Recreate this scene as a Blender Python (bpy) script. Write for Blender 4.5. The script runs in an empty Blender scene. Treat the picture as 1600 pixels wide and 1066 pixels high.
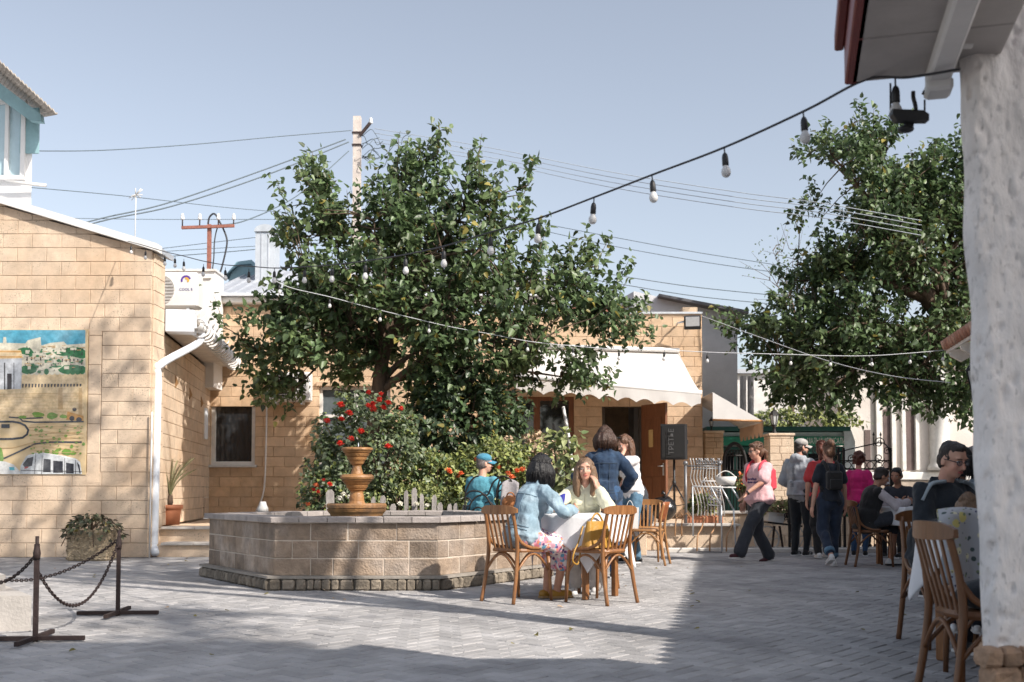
import bpy, bmesh, math, random
import numpy as np
from mathutils import Vector, Matrix, noise

random.seed(7); rng = np.random.default_rng(11)
SC = bpy.context.scene
COL = SC.collection
R = math.radians

# ------------------------------------------------------------------ camera
F = 1650.0            # focal length in pixels of a 1600 px wide frame
CH = 0.98             # eye height of a seated photographer
PITCH = R(2.5); SHIFT = 0.1
cam = bpy.data.cameras.new('camera'); CAM = bpy.data.objects.new('camera', cam); COL.objects.link(CAM)
cam.sensor_width = 36; cam.lens = 36*F/1600; cam.shift_y = SHIFT
CAM.location = (0, 0, CH); CAM.rotation_euler = (R(90)+PITCH, 0, 0)
cam.clip_start = .05; cam.clip_end = 2000
cam.dof.use_dof = True; cam.dof.focus_distance = 10.5; cam.dof.aperture_fstop = 3.4
SC.camera = CAM

# ------------------------------------------------------------------ light
SUN_EL = 38.0; SUN_AZ = 51.0          # azimuth: degrees to the right of straight behind the camera
to_sun = Vector((math.cos(R(SUN_EL))*math.sin(R(SUN_AZ)), -math.cos(R(SUN_EL))*math.cos(R(SUN_AZ)), math.sin(R(SUN_EL))))
W = bpy.data.worlds.new('World'); SC.world = W; W.use_nodes = True
nt = W.node_tree; nt.nodes.clear()
sky = nt.nodes.new('ShaderNodeTexSky'); sky.sky_type = 'NISHITA'; sky.sun_disc = False
sky.sun_elevation = R(SUN_EL); sky.sun_rotation = math.atan2(to_sun.x, to_sun.y)
sky.air_density = 1.0; sky.dust_density = 2.2; sky.ozone_density = 1.2; sky.altitude = 50
hs = nt.nodes.new('ShaderNodeHueSaturation'); hs.inputs['Saturation'].default_value = .55
bg = nt.nodes.new('ShaderNodeBackground'); bg.inputs['Strength'].default_value = .145
wo = nt.nodes.new('ShaderNodeOutputWorld')
nt.links.new(sky.outputs[0], hs.inputs['Color']); nt.links.new(hs.outputs[0], bg.inputs['Color']); nt.links.new(bg.outputs[0], wo.inputs['Surface'])
sl = bpy.data.lights.new('sun', 'SUN'); sl.energy = 4.5; sl.angle = R(.53); sl.color = (1, .93, .84)
SUN = bpy.data.objects.new('sun', sl); COL.objects.link(SUN)
SUN.rotation_euler = to_sun.to_track_quat('Z', 'Y').to_euler()
SC.view_settings.view_transform = 'Standard'; SC.view_settings.look = 'None'
SC.view_settings.exposure = .45; SC.view_settings.gamma = 1; SC.view_settings.use_curve_mapping = False
SC.cycles.max_bounces = 8; SC.cycles.transparent_max_bounces = 8
try:
    SC.cycles.use_denoising = True
except Exception:
    pass

# ------------------------------------------------------------------ pixel helpers (points of the 1600x1066 photograph)
def ray(px, py):
    u = (px-800)/F; v = (533-py)/F + SHIFT*1600/F
    return Vector((u, math.cos(PITCH)-v*math.sin(PITCH), math.sin(PITCH)+v*math.cos(PITCH)))
def P(px, py, d):
    r = ray(px, py); return Vector((0, 0, CH)) + r*(d/r.y)
def G(px, py, z=0.0):
    r = ray(px, py); return Vector((0, 0, CH)) + r*((z-CH)/r.z)
def X(px, d): return P(px, 700, d).x
def Z(py, d): return P(800, py, d).z
def on_line(a, b, px):
    """distance along y where the plan line a-b is met by the sight line through pixel column px"""
    k = X(px, 1.0); den = (b[0]-a[0]) - k*(b[1]-a[1])
    t = (k*a[1]-a[0])/den
    return a[1]+t*(b[1]-a[1])

# ------------------------------------------------------------------ object helpers
def link(o, parent=None):
    COL.objects.link(o)
    if parent is not None: o.parent = parent
    return o
def tag(o, label=None, cat=None, group=None, kind=None):
    if label: o['label'] = label
    if cat: o['category'] = cat
    if group: o['group'] = group
    if kind: o['kind'] = kind
    return o
def thing(name, label, cat, loc=(0, 0, 0), rz=0, group=None):
    o = bpy.data.objects.new(name, None); o.empty_display_size = .1
    o.location = loc; o.rotation_euler = (0, 0, rz); link(o)
    return tag(o, label, cat, group)
def wm(o):
    m = o.matrix_basis.copy()
    while o.parent is not None:
        o = o.parent; m = o.matrix_basis @ m
    return m
def copy_tree(o, parent=None):
    c = o.copy(); link(c)
    if parent is not None: c.parent = parent
    for ch in o.children: copy_tree(ch, c)
    return c

def rot_to(d, up=Vector((0, 0, 1))):
    d = d.normalized()
    x = up.cross(d)
    if x.length < 1e-5: x = Vector((1, 0, 0)).cross(d)
    if x.length < 1e-5: x = Vector((0, 1, 0)).cross(d)
    x.normalize(); y = d.cross(x)
    return x, y

class MB:
    """collects shapes; build() links them as one mesh object"""
    def __init__(s): s.v = []; s.f = []; s.m = []; s.mi = 0; s.sm = []; s.smooth = False
    def mat(s, i): s.mi = i; return s
    def add(s, verts, faces, smooth=None):
        n = len(s.v); s.v.extend(tuple(v) for v in verts)
        for f in faces:
            s.f.append([i+n for i in f]); s.m.append(s.mi); s.sm.append(s.smooth if smooth is None else smooth)
        return s
    def box(s, c, size, M=None, rz=0, taper=1.0, bev=0):
        x, y, z = (a/2 for a in size); c = Vector(c)
        if M is None: M = Matrix.Rotation(rz, 3, 'Z')
        if bev <= 0:
            vs = [(-x, -y, -z), (x, -y, -z), (x, y, -z), (-x, y, -z), (-x*taper, -y*taper, z), (x*taper, -y*taper, z), (x*taper, y*taper, z), (-x*taper, y*taper, z)]
            fs = [(3, 2, 1, 0), (4, 5, 6, 7), (0, 1, 5, 4), (1, 2, 6, 5), (2, 3, 7, 6), (3, 0, 4, 7)]
        else:
            b = min(bev, x*.45, y*.45, z*.45); vs = []; rings = []
            for (zz, ins) in ((-z, b), (-z+b, 0), (z-b, 0), (z, b)):
                X_, Y_ = x-ins, y-ins
                bb = b*.8 if ins == 0 else b*.5
                ring = [(-X_+bb, -Y_), (X_-bb, -Y_), (X_, -Y_+bb), (X_, Y_-bb), (X_-bb, Y_), (-X_+bb, Y_), (-X_, Y_-bb), (-X_, -Y_+bb)]
                rings.append([len(vs)+i for i in range(8)]); vs += [(p[0], p[1], zz) for p in ring]
            fs = [tuple(reversed(rings[0])), tuple(rings[3])]
            for k in range(3):
                a, d = rings[k], rings[k+1]
                fs += [(a[i], a[(i+1) % 8], d[(i+1) % 8], d[i]) for i in range(8)]
        return s.add([c+M@Vector(v) for v in vs], fs)
    def beam(s, a, b, w, h, up=(0, 0, 1), bev=0):
        a = Vector(a); b = Vector(b); d = b-a
        x, y = rot_to(d, Vector(up)); M = Matrix((x, y, d.normalized())).transposed()
        return s.box((a+b)/2, (w, h, d.length), M=M, bev=bev)
    def quad(s, a, b, c, d): return s.add([a, b, c, d], [(0, 1, 2, 3)])
    def poly(s, pts): return s.add(pts, [tuple(range(len(pts)))])
    def prism(s, pts, ext):
        n = len(pts); e = Vector(ext); p = [Vector(q) for q in pts]
        return s.add(p+[q+e for q in p], [tuple(range(n))[::-1], tuple(range(n, 2*n))]+[(i, (i+1) % n, n+(i+1) % n, n+i) for i in range(n)])
    def tube(s, pts, r, n=8, caps=True, flat=1.0, smooth=True):
        p = [Vector(q) for q in pts]; k = len(p)
        rr = r if hasattr(r, '__len__') else [r]*k
        vs = []; fs = []; px = None
        for i in range(k):
            d = (p[min(i+1, k-1)]-p[max(i-1, 0)])
            if d.length < 1e-9: d = Vector((0, 0, 1))
            if px is None: x, y = rot_to(d)
            else:
                d.normalize(); x = (px - d*px.dot(d))
                if x.length < 1e-6: x, y = rot_to(d)
                else: x.normalize(); y = d.cross(x)
            px = x
            for j in range(n):
                a = 2*math.pi*j/n
                vs.append(p[i]+x*math.cos(a)*rr[i]+y*math.sin(a)*rr[i]*flat)
        for i in range(k-1):
            for j in range(n):
                fs.append((i*n+j, i*n+(j+1) % n, (i+1)*n+(j+1) % n, (i+1)*n+j))
        if caps: fs += [tuple(range(n))[::-1], tuple(range((k-1)*n, k*n))]
        return s.add(vs, fs, smooth)
    def lathe(s, prof, c=(0, 0, 0), n=24, smooth=True, caps=True, M=None):
        c = Vector(c); vs = []; fs = []; k = len(prof)
        for (r, z) in prof:
            for j in range(n):
                a = 2*math.pi*j/n; v = Vector((r*math.cos(a), r*math.sin(a), z))
                vs.append(c+(M@v if M else v))
        for i in range(k-1):
            for j in range(n): fs.append((i*n+j, i*n+(j+1) % n, (i+1)*n+(j+1) % n, (i+1)*n+j))
        if caps: fs += [tuple(range(n))[::-1], tuple(range((k-1)*n, k*n))]
        return s.add(vs, fs, smooth)
    def ball(s, c, r, M=None, n=12, m=8):
        c = Vector(c); r = Vector(r) if hasattr(r, '__len__') else Vector((r, r, r))
        vs = [Vector((0, 0, -1))]; fs = []
        for i in range(1, m):
            t = -math.pi/2+math.pi*i/m
            for j in range(n):
                a = 2*math.pi*j/n; vs.append(Vector((math.cos(t)*math.cos(a), math.cos(t)*math.sin(a), math.sin(t))))
        vs.append(Vector((0, 0, 1))); T = len(vs)-1
        for j in range(n): fs.append((0, 1+(j+1) % n, 1+j)); fs.append((T, T-n+j, T-n+(j+1) % n))
        for i in range(m-2):
            for j in range(n):
                a = 1+i*n; fs.append((a+j, a+(j+1) % n, a+n+(j+1) % n, a+n+j))
        out = []
        for v in vs:
            q = Vector((v.x*r.x, v.y*r.y, v.z*r.z)); out.append(c+(M@q if M else q))
        return s.add(out, fs, True)
    def grid(s, fn, nu, nv, smooth=True):
        vs = [fn(i/nu, j/nv) for j in range(nv+1) for i in range(nu+1)]
        fs = [(j*(nu+1)+i, j*(nu+1)+i+1, (j+1)*(nu+1)+i+1, (j+1)*(nu+1)+i) for j in range(nv) for i in range(nu)]
        return s.add(vs, fs, smooth)
    def mesh(s, name, mats):
        me = bpy.data.meshes.new(name); me.from_pydata(s.v, [], s.f)
        for m in (mats if isinstance(mats, (list, tuple)) else [mats]): me.materials.append(m)
        if s.f:
            me.polygons.foreach_set('material_index', s.m); me.polygons.foreach_set('use_smooth', s.sm)
        me.update(); return me
    def build(s, name, mats, parent=None, world=False, label=None):
        if world and parent is not None:
            inv = wm(parent).inverted(); s.v = [tuple(inv@Vector(v)) for v in s.v]
        o = bpy.data.objects.new(name, s.mesh(name, mats)); link(o, parent)
        if label: o['label'] = label
        return o

def solidify(o, t, offset=-1):
    m = o.modifiers.new('solid', 'SOLIDIFY'); m.thickness = t; m.offset = offset; return o
def catenary(a, b, sag, n=16):
    a = Vector(a); b = Vector(b)
    return [a.lerp(b, i/n)-Vector((0, 0, sag*4*(i/n)*(1-i/n))) for i in range(n+1)]
def smooth_path(pts, n=6):
    """Catmull-Rom through the points"""
    p = [Vector(q) for q in pts]; out = []
    for i in range(len(p)-1):
        p0 = p[max(i-1, 0)]; p1 = p[i]; p2 = p[i+1]; p3 = p[min(i+2, len(p)-1)]
        for j in range(n):
            t = j/n
            out.append(.5*((2*p1)+(p2-p0)*t+(2*p0-5*p1+4*p2-p3)*t*t+(3*p1-p0-3*p2+p3)*t*t*t))
    return out+[p[-1]]

# ------------------------------------------------------------------ materials
MATS = {}
def M_(name, col, rough=.7, var=.12, scale=6.0, bump=0.0, bscale=40.0, metal=0.0, rnd=0.0, island=0.0, trans=0.0, spec=.5, pits=0.0, col2=None, c2scale=2.0, c2lo=.45, c2hi=.65, stretch=None, alpha=None, objco=False, sheen=0.0):
    """procedural Principled material: world-space noise tone, optional second colour in blotches, bump, per-object or per-piece tone"""
    if name in MATS: return MATS[name]
    m = bpy.data.materials.new(name); m.use_nodes = True; t = m.node_tree; N = t.nodes; L = t.links
    b = N['Principled BSDF']; out = N['Material Output']
    b.inputs['Roughness'].default_value = rough; b.inputs['Metallic'].default_value = metal
    b.inputs['Specular IOR Level'].default_value = spec
    if sheen: b.inputs['Sheen Weight'].default_value = sheen
    if objco: co = N.new('ShaderNodeTexCoord').outputs['Object']
    else: co = N.new('ShaderNodeNewGeometry').outputs['Position']
    if stretch:
        mp = N.new('ShaderNodeMapping'); mp.inputs['Scale'].default_value = stretch; L.new(co, mp.inputs['Vector']); co = mp.outputs[0]
    c = N.new('ShaderNodeRGB'); c.outputs[0].default_value = (*col, 1); cur = c.outputs[0]
    if col2 is not None:
        n2 = N.new('ShaderNodeTexNoise'); n2.inputs['Scale'].default_value = c2scale; n2.inputs['Detail'].default_value = 5; L.new(co, n2.inputs['Vector'])
        rp = N.new('ShaderNodeMapRange'); rp.inputs[1].default_value = c2lo; rp.inputs[2].default_value = c2hi; L.new(n2.outputs['Fac'], rp.inputs[0])
        mx = N.new('ShaderNodeMix'); mx.data_type = 'RGBA'; L.new(rp.outputs[0], mx.inputs[0]); L.new(cur, mx.inputs[6]); mx.inputs[7].default_value = (*col2, 1); cur = mx.outputs[2]
    fac = None
    def addf(sock, lo, hi, a=0.0, bb=1.0):
        nonlocal fac
        r = N.new('ShaderNodeMapRange'); r.inputs[1].default_value = a; r.inputs[2].default_value = bb
        r.inputs[3].default_value = lo; r.inputs[4].default_value = hi; L.new(sock, r.inputs[0])
        if fac is None: fac = r.outputs[0]
        else:
            mu = N.new('ShaderNodeMath'); mu.operation = 'MULTIPLY'; L.new(fac, mu.inputs[0]); L.new(r.outputs[0], mu.inputs[1]); fac = mu.outputs[0]
    if var:
        n1 = N.new('ShaderNodeTexNoise'); n1.inputs['Scale'].default_value = scale; n1.inputs['Detail'].default_value = 6; n1.inputs['Roughness'].default_value = .65; L.new(co, n1.inputs['Vector'])
        addf(n1.outputs['Fac'], 1-var*1.6, 1+var*1.6, .25, .75)
    if rnd:
        oi = N.new('ShaderNodeObjectInfo'); addf(oi.outputs['Random'], 1-rnd, 1+rnd)
    if island:
        ge = N.new('ShaderNodeNewGeometry'); addf(ge.outputs['Random Per Island'], 1-island, 1+island)
    hgt = None
    if pits:
        vo = N.new('ShaderNodeTexNoise'); vo.inputs['Scale'].default_value = 55; vo.inputs['Detail'].default_value = 3; L.new(co, vo.inputs['Vector'])
        n3 = N.new('ShaderNodeTexNoise'); n3.inputs['Scale'].default_value = 2.2; L.new(co, n3.inputs['Vector'])
        su = N.new('ShaderNodeMath'); su.operation = 'MULTIPLY_ADD'; su.inputs[1].default_value = .35; L.new(n3.outputs['Fac'], su.inputs[0]); L.new(vo.outputs['Fac'], su.inputs[2])
        addf(su.outputs[0], 1-pits, 1.0, .42, .55)
    if fac is not None:
        hv = N.new('ShaderNodeMix'); hv.data_type = 'RGBA'; hv.blend_type = 'MULTIPLY'; hv.inputs[0].default_value = 1
        L.new(cur, hv.inputs[6]); L.new(fac, hv.inputs[7]); cur = hv.outputs[2]
    L.new(cur, b.inputs['Base Color'])
    if bump:
        nb = N.new('ShaderNodeTexNoise'); nb.inputs['Scale'].default_value = bscale; nb.inputs['Detail'].default_value = 5; L.new(co, nb.inputs['Vector'])
        bp = N.new('ShaderNodeBump'); bp.inputs['Strength'].default_value = bump; bp.inputs['Distance'].default_value = .02; L.new(nb.outputs['Fac'], bp.inputs['Height']); L.new(bp.outputs[0], b.inputs['Normal'])
    if trans:
        tr = N.new('ShaderNodeBsdfTranslucent'); L.new(cur, tr.inputs['Color']); ms = N.new('ShaderNodeMixShader'); ms.inputs[0].default_value = trans
        L.new(b.outputs[0], ms.inputs[1]); L.new(tr.outputs[0], ms.inputs[2]); L.new(ms.outputs[0], out.inputs['Surface'])
    if alpha is not None: b.inputs['Alpha'].default_value = alpha
    MATS[name] = m; return m

lime = M_('shell_limestone', (.625, .49, .365), .92, .13, 5, .5, 60, rnd=.06, pits=.5, col2=(.57, .415, .285), c2scale=1.1, c2lo=.48, c2hi=.72)
lime_or = M_('shade_warm_limestone', (.60, .435, .295), .92, .13, 5, .5, 60, rnd=.10, pits=.45, col2=(.56, .375, .225), c2scale=1.3, c2lo=.45, c2hi=.7)  # limestone again, the warm look of its shaded parts mixed into the colour
mortar = M_('lime_mortar', (.53, .40, .28), .95, .15, 9, .4, 50)
pave_m = M_('concrete_paver', (.41, .395, .39), .88, .16, 2.2,   .4, 90, rnd=.13, island=.13, col2=(.29, .28, .28), c2scale=.8, c2lo=.46, c2hi=.70)
joint_m = M_('paving_joint', (.22, .205, .20), .95, .2, 6, .3, 60)
ground_m = M_('ground', (.30, .28, .26), .95, .2, 1.5, .3, 20)
slab_m = M_('step_slab', (.50, .46, .42), .85, .12, 4, .3, 50, rnd=.08)
foun_m = M_('fountain_stone', (.275, .205, .15), .85, .28, 7, .7, 45, rnd=.26, col2=(.35, .285, .235), c2scale=2.6)
foun_j = M_('fountain_mortar', (.56, .48, .40), .95, .1, 9, .4, 60)
cap_m = M_('fountain_cap', (.34, .30, .28), .8, .18, 7, .35, 50, rnd=.12)
rubble_m = M_('rough_plinth_stone', (.215, .18, .14), .95, .3, 12, 1.0, 30, rnd=.3)
cem_m = M_('cement', (.30, .27, .235), .9, .18, 6, .4, 40)
terra_glz = M_('glazed_ochre_stone', (.34, .17, .065), .5, .30, 9, .35, 40, col2=(.17, .095, .05), c2scale=5, c2lo=.42, c2hi=.62)
white_m = M_('white_paint', (.70, .69, .68), .6, .05, 4, .08, 30)
white_dirty = M_('weathered_white', (.68, .66, .63), .7, .12, 5, .2, 40)
plaster_m = M_('rough_plaster', (.86, .81, .775), .95, .12, 4, 1.0, 16, pits=.32, stretch=(1, 1, .45), col2=(.72, .69, .67), c2scale=6, c2lo=.52, c2hi=.75)
grey_pl = M_('grey_plaster', (.44, .45, .48), .9, .08, 2, .3, 40)
blue_m = M_('teal_fascia', (.24, .39, .42), .6, .12, 5, .1, 30)
slate_m = M_('asbestos_sheet', (.36, .32, .28), .95, .18, 6, .3, 30)
metal_roof = M_('metal_roofing', (.46, .48, .52), .45, .08, 3, metal=.3)
galv = M_('galvanised', (.60, .63, .66), .4, .1, 6, metal=.5)
pvc = M_('white_pvc', (.74, .78, .84), .45, .03, 4)
glass_dark = M_('window_glass', (.018, .02, .024), .06, 0, spec=.9)
black_m = M_('black_plastic', (.018, .018, .02), .5, .1, 8)
blackmetal = M_('black_iron', (.022, .02, .02), .5, .15, 12, metal=.4)
rust_m = M_('rusty_iron', (.040, .025, .023), .7, .25, 15, .3, 60, metal=.3)
rust_red = M_('red_oxide_iron', (.27, .105, .075), .75, .2, 12, .2, 50)
cable_m = M_('black_cable', (.03, .03, .035), .6, 0)
wire_grey = M_('weathered_wire', (.10, .13, .15), .6, 0)
wire_pale = M_('pale_wire', (.55, .56, .58), .6, 0)
bulb_m = M_('frosted_bulb', (.80, .79, .78), .25, .02, 5, trans=.25)
canvas = M_('awning_canvas', (.68, .655, .635), .85, .05, 3, .1, 60, trans=.12)
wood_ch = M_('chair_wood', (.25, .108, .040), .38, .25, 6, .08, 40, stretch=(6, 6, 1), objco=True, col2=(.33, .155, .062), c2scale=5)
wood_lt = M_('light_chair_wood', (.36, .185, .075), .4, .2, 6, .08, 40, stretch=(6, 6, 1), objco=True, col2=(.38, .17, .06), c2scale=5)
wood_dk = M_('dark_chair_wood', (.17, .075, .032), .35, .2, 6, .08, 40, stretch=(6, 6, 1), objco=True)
wood_door = M_('door_wood', (.185, .074, .034), .5, .2, 4, .1, 40, stretch=(8, 8, 1))
wood_grey = M_('weathered_wood', (.34, .31, .29), .9, .3, 10, .4, 40, stretch=(3, 3, .6))
bark = M_('bark', (.11, .075, .052), .95, .3, 10, 1.0, 25, stretch=(1, 1, .35))
leaf_m = M_('tree_leaf', (.112, .168, .074), .42, .2, 2.0, island=.55, trans=.38, col2=(.13, .175, .07), c2scale=1.6)
leaf_dk = M_('dark_tree_leaf', (.074, .120, .050), .42, .2, 2.0, island=.55, trans=.35, col2=(.10, .125, .05), c2scale=.8, c2lo=.5, c2hi=.7)
leaf_yel = M_('yellowing_leaf', (.26, .22, .055), .5, .2, 3, island=.35, trans=.25)
leaf_rose = M_('rose_leaf', (.125, .155, .085), .42, .2, 5, island=.4, trans=.15)
leaf_lime = M_('lime_shrub_leaf', (.24, .27, .08), .5, .25, 5, island=.4, trans=.25)
leaf_pale = M_('pale_vine_leaf', (.30, .33, .15), .5, .2, 5, island=.3, trans=.25)
leaf_ivy = M_('dark_shrub_leaf', (.050, .078, .038), .42, .2, 4, island=.45, trans=.15)
leaf_dry = M_('dry_flower_head', (.42, .30, .20), .8, .2, 8, island=.3)
leaf_purp = M_('purple_green_leaf', (.075, .07, .04), .6, .3, 12, island=.5)
palm_m = M_('palm_leaf', (.16, .16, .08), .5, .2, 8, island=.3)
rose_m = M_('red_petal', (.62, .035, .02), .6, .1, 20, island=.25, trans=.2)
orange_m = M_('orange_petal', (.72, .17, .06), .6, .1, 20, island=.2)
whitefl_m = M_('white_petal', (.75, .72, .62), .6, .05, 20)
soil_m = M_('soil', (.09, .065, .045), .98, .3, 9, .6, 30)
pot_m = M_('terracotta', (.42, .165, .085), .75, .12, 6, .1, 50)
shell_m = M_('shell_mosaic', (.56, .46, .33), .8, .3, 40, 1.0, 60, island=.35, col2=(.33, .26, .18), c2scale=14)
cloth_w = M_('white_tablecloth', (.76, .76, .78), .9, .04, 6, .12, 30)
skin_m = M_('skin', (.58, .33, .235), .55, .06, 12, .05, 80, col2=(.60, .29, .21), c2scale=9)
skin_tan = M_('tanned_skin', (.45, .225, .145), .55, .08, 12, .05, 80)
eye_w = M_('eye_white', (.72, .70, .68), .3, 0)
eye_d = M_('iris', (.035, .025, .02), .25, 0)
lip_m = M_('lips', (.42, .12, .10), .5, 0)
def fabric(name, col, var=.12, **k): return M_(name, col, .9, var, 14, .35, 26, sheen=.15, **k)
def hairm(name, col): return M_(name, col, .42, .35, 30, .5, 60, stretch=(3, 3, .5))
# ================================================================== SETTING
g = MB(); g.quad((-300, -300, -.06), (300, -300, -.06), (300, 600, -.06), (-300, 600, -.06))
tag(g.build('ground', ground_m), kind='structure')

# ---- pavement: herringbone of 20 x 10 cm pavers
pavement = MB().box((-1.0, 6.5, -.05), (19, 24, .06)).build('pavement', joint_m); tag(pavement, kind='structure')
def paver_mb(mb, c, a, dz=0, w=.1, l=.2):
    ca, sa = math.cos(a), math.sin(a); hw, hl = w/2-.003, l/2-.003; b = .005
    vs = []
    for (x, y, z) in ((-hl, -hw, -.035), (hl, -hw, -.035), (hl, hw, -.035), (-hl, hw, -.035), (-hl, -hw, -b), (hl, -hw, -b), (hl, hw, -b), (-hl, hw, -b), (-hl+b, -hw+b, 0), (hl-b, -hw+b, 0), (hl-b, hw-b, 0), (-hl+b, hw-b, 0)):
        vs.append((c[0]+x*ca-y*sa, c[1]+x*sa+y*ca, c[2]+z+dz+(x*dz*2)))
    mb.add(vs, [(0, 1, 5, 4), (1, 2, 6, 5), (2, 3, 7, 6), (3, 0, 4, 7), (4, 5, 9, 8), (5, 6, 10, 9), (6, 7, 11, 10), (7, 4, 8, 11), (8, 9, 10, 11)])
def build_paving():
    rng_ = random.Random(3)
    base = R(45+4); ca, sa = math.cos(base), math.sin(base)
    lst = []
    for i in range(-130, 131):
        for j in range(-70, 71):
            ox, oy = i+2*j, i-2*j
            for (cx, cy, rot) in ((ox+1, oy+.5, 0), (ox+.5, oy+2, 1)):
                x, y = cx*.1, cy*.1
                wx, wy = x*ca-y*sa-1, x*sa+y*ca+8.5
                if 3.0 < wy < 17.2 and -8.9 < wx < 8.4: lst.append((wx, wy, base+(math.pi/2 if rot else 0)))
    def vis(p):
        x, y, _ = p; px = 800+F*x/y; py = 765+CH*F/y
        return 0 < px < 1535 and py < 1072
    seen = sorted([p for p in lst if vis(p)], key=lambda p: p[1]); near = seen[:300]; ns = set(near)
    m1 = MB(); paver_mb(m1, (0, 0, 0), 0); me = m1.mesh('paver', pave_m)
    for (x, y, a) in near:
        o = bpy.data.objects.new('paver', me); link(o, pavement)
        o.location = (x, y, rng_.uniform(-.002, .002)); o.rotation_euler = (rng_.uniform(-.006, .006), rng_.uniform(-.006, .006), a+rng_.uniform(-.008, .008))
    m2 = MB()
    for p in lst:
        if p in ns: continue
        paver_mb(m2, (p[0], p[1], rng_.uniform(-.002, .002)), p[2]+rng_.uniform(-.01, .01), rng_.uniform(-.0015, .0015))
    tag(m2.build('paving', pave_m, pavement), kind='stuff')
build_paving()

# ---- terraces and steps in front of the back building
ter = MB(); ter.box((-2.1, 18.45, .2), (8.2, 5.4, .4), bev=.01); ter.box((2.85, 19.1, .2), (1.62, 4.1, .4), bev=.01)
terrace = ter.build('terrace', lime); tag(terrace, kind='structure')
for (x0, x1, yf, zt) in ((-5.1, -3.2, 15.38, .21), (-5.2, -3.2, 15.68, .43), (2.05, 3.66, 16.95, .43)):
    n = 4
    for i in range(n):
        a = x0+(x1-x0)*i/n; b = x0+(x1-x0)*(i+1)/n
        s = MB().box(((a+b)/2, yf+.2, zt-.02), (b-a-.006, .44, .04), bev=.008).build('paving_slab', slab_m, terrace)
st = MB(); st.box((-4.2, 15.6, .09), (1.95, .36, .185), bev=.005); st.box((1.75, 17.1, .1), (.62, .5, .2), bev=.01); st.box((1.9, 17.25, .3), (.36, .4, .2), bev=.01)
st.build('step', lime, terrace)

# ================================================================== block walls
BLK = {}; GAP = .0045
def block_mesh(w, h, d, mat, b=.006):
    k = (round(w, 2), round(h, 3), d, mat.name, GAP)
    if k not in BLK:
        w_, h_ = k[0]-GAP, k[1]-GAP; m = MB()
        vs = [(0, 0, 0), (w_, 0, 0), (w_, 0, h_), (0, 0, h_)]
        f = [(x+(b if x == 0 else -b), -d, z+(b if z == 0 else -b)) for (x, _, z) in vs]; e = [(x, -d+b, z) for (x, _, z) in vs]
        m.add(vs+e+f, [(8, 9, 10, 11), (4, 5, 9, 8), (5, 6, 10, 9), (6, 7, 11, 10), (7, 4, 8, 11), (0, 1, 5, 4), (1, 2, 6, 5), (2, 3, 7, 6), (3, 0, 4, 7)])
        BLK[k] = m.mesh('block', mat)
    return BLK[k]
def block_wall(parent, a, b, z0, top, mat, course=.2, blk=.42, openings=(), depth=.05, seed=1, single=lambda u, z: True, limit=300, jit=.004, pattern=None, maker='block', vary=0.0):
    """blocks laid on the face of a wall from plan point a to b (left to right as one looks at it)"""
    a = Vector((*a, 0)); b = Vector((*b, 0)); L_ = (b-a).length; U = (b-a)/L_; N = Vector((U.y, -U.x, 0)); rz = math.atan2(U.y, U.x)
    rr = random.Random(seed); top_f = top if callable(top) else (lambda u: top); n = 0; rest = MB(); k = 0
    zmax = max(top_f(0), top_f(L_), top_f(L_/2)); z = z0
    while z < zmax-.01:
        h = min(course, zmax-z)
        if h < .04: break
        spans = [(0.0, L_)]
        for (u0, q0, u1, q1) in openings:
            if q0 < z+h*.5 < q1:
                ns = []
                for (s0, s1) in spans:
                    if u1 <= s0 or u0 >= s1: ns.append((s0, s1)); continue
                    if u0 > s0: ns.append((s0, u0))
                    if u1 < s1: ns.append((u1, s1))
                spans = ns
        off = (blk/2 if k % 2 else 0)
        for (s0, s1) in spans:
            u = s0
            first = True
            while u < s1-.03:
                w = blk*(1+rr.uniform(-vary, vary))
                if first: w = (math.floor((u+off)/blk+1)*blk-off)-u; first = False
                if w < blk*.25: w += blk
                w = min(w, s1-u)
                if s1-(u+w) < blk*.25: w = s1-u
                t0, t1 = top_f(u), top_f(u+w)
                if min(t0, t1) > z+h-.001:
                    org = a+U*(u+.003)+Vector((0, 0, z+.003))+N*rr.uniform(-jit, 0)
                    if n < limit and single(u+w/2, z+h/2):
                        o = bpy.data.objects.new(maker, block_mesh(w, h, depth, mat)); link(o, parent); n += 1
                        o.matrix_basis = wm(parent).inverted() @ Matrix.Translation(org-N*(depth*0)+N*0) @ Matrix.Rotation(rz, 4, 'Z')
                    else:
                        m = block_mesh(w, h, depth, mat); T = Matrix.Translation(org) @ Matrix.Rotation(rz, 4, 'Z')
                        rest.add([T@v.co for v in m.vertices], [tuple(p.vertices) for p in m.polygons])
                elif max(t0, t1) > z+.03:
                    q = [(u+.003, z+.003), (u+w-.003, z+.003), (u+w-.003, max(z+.01, min(z+h, t1)-.003)), (u+.003, max(z+.01, min(z+h, t0)-.003))]
                    mb = MB(); mb.prism([a+U*x+Vector((0, 0, zz)) for (x, zz) in q], N*depth); mb.build(maker, mat, parent, world=True)
                u += w
        z += h; k += 1
    if rest.v: tag(rest.build(maker+'_course', mat, parent, world=True), kind='stuff')
    return n

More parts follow.
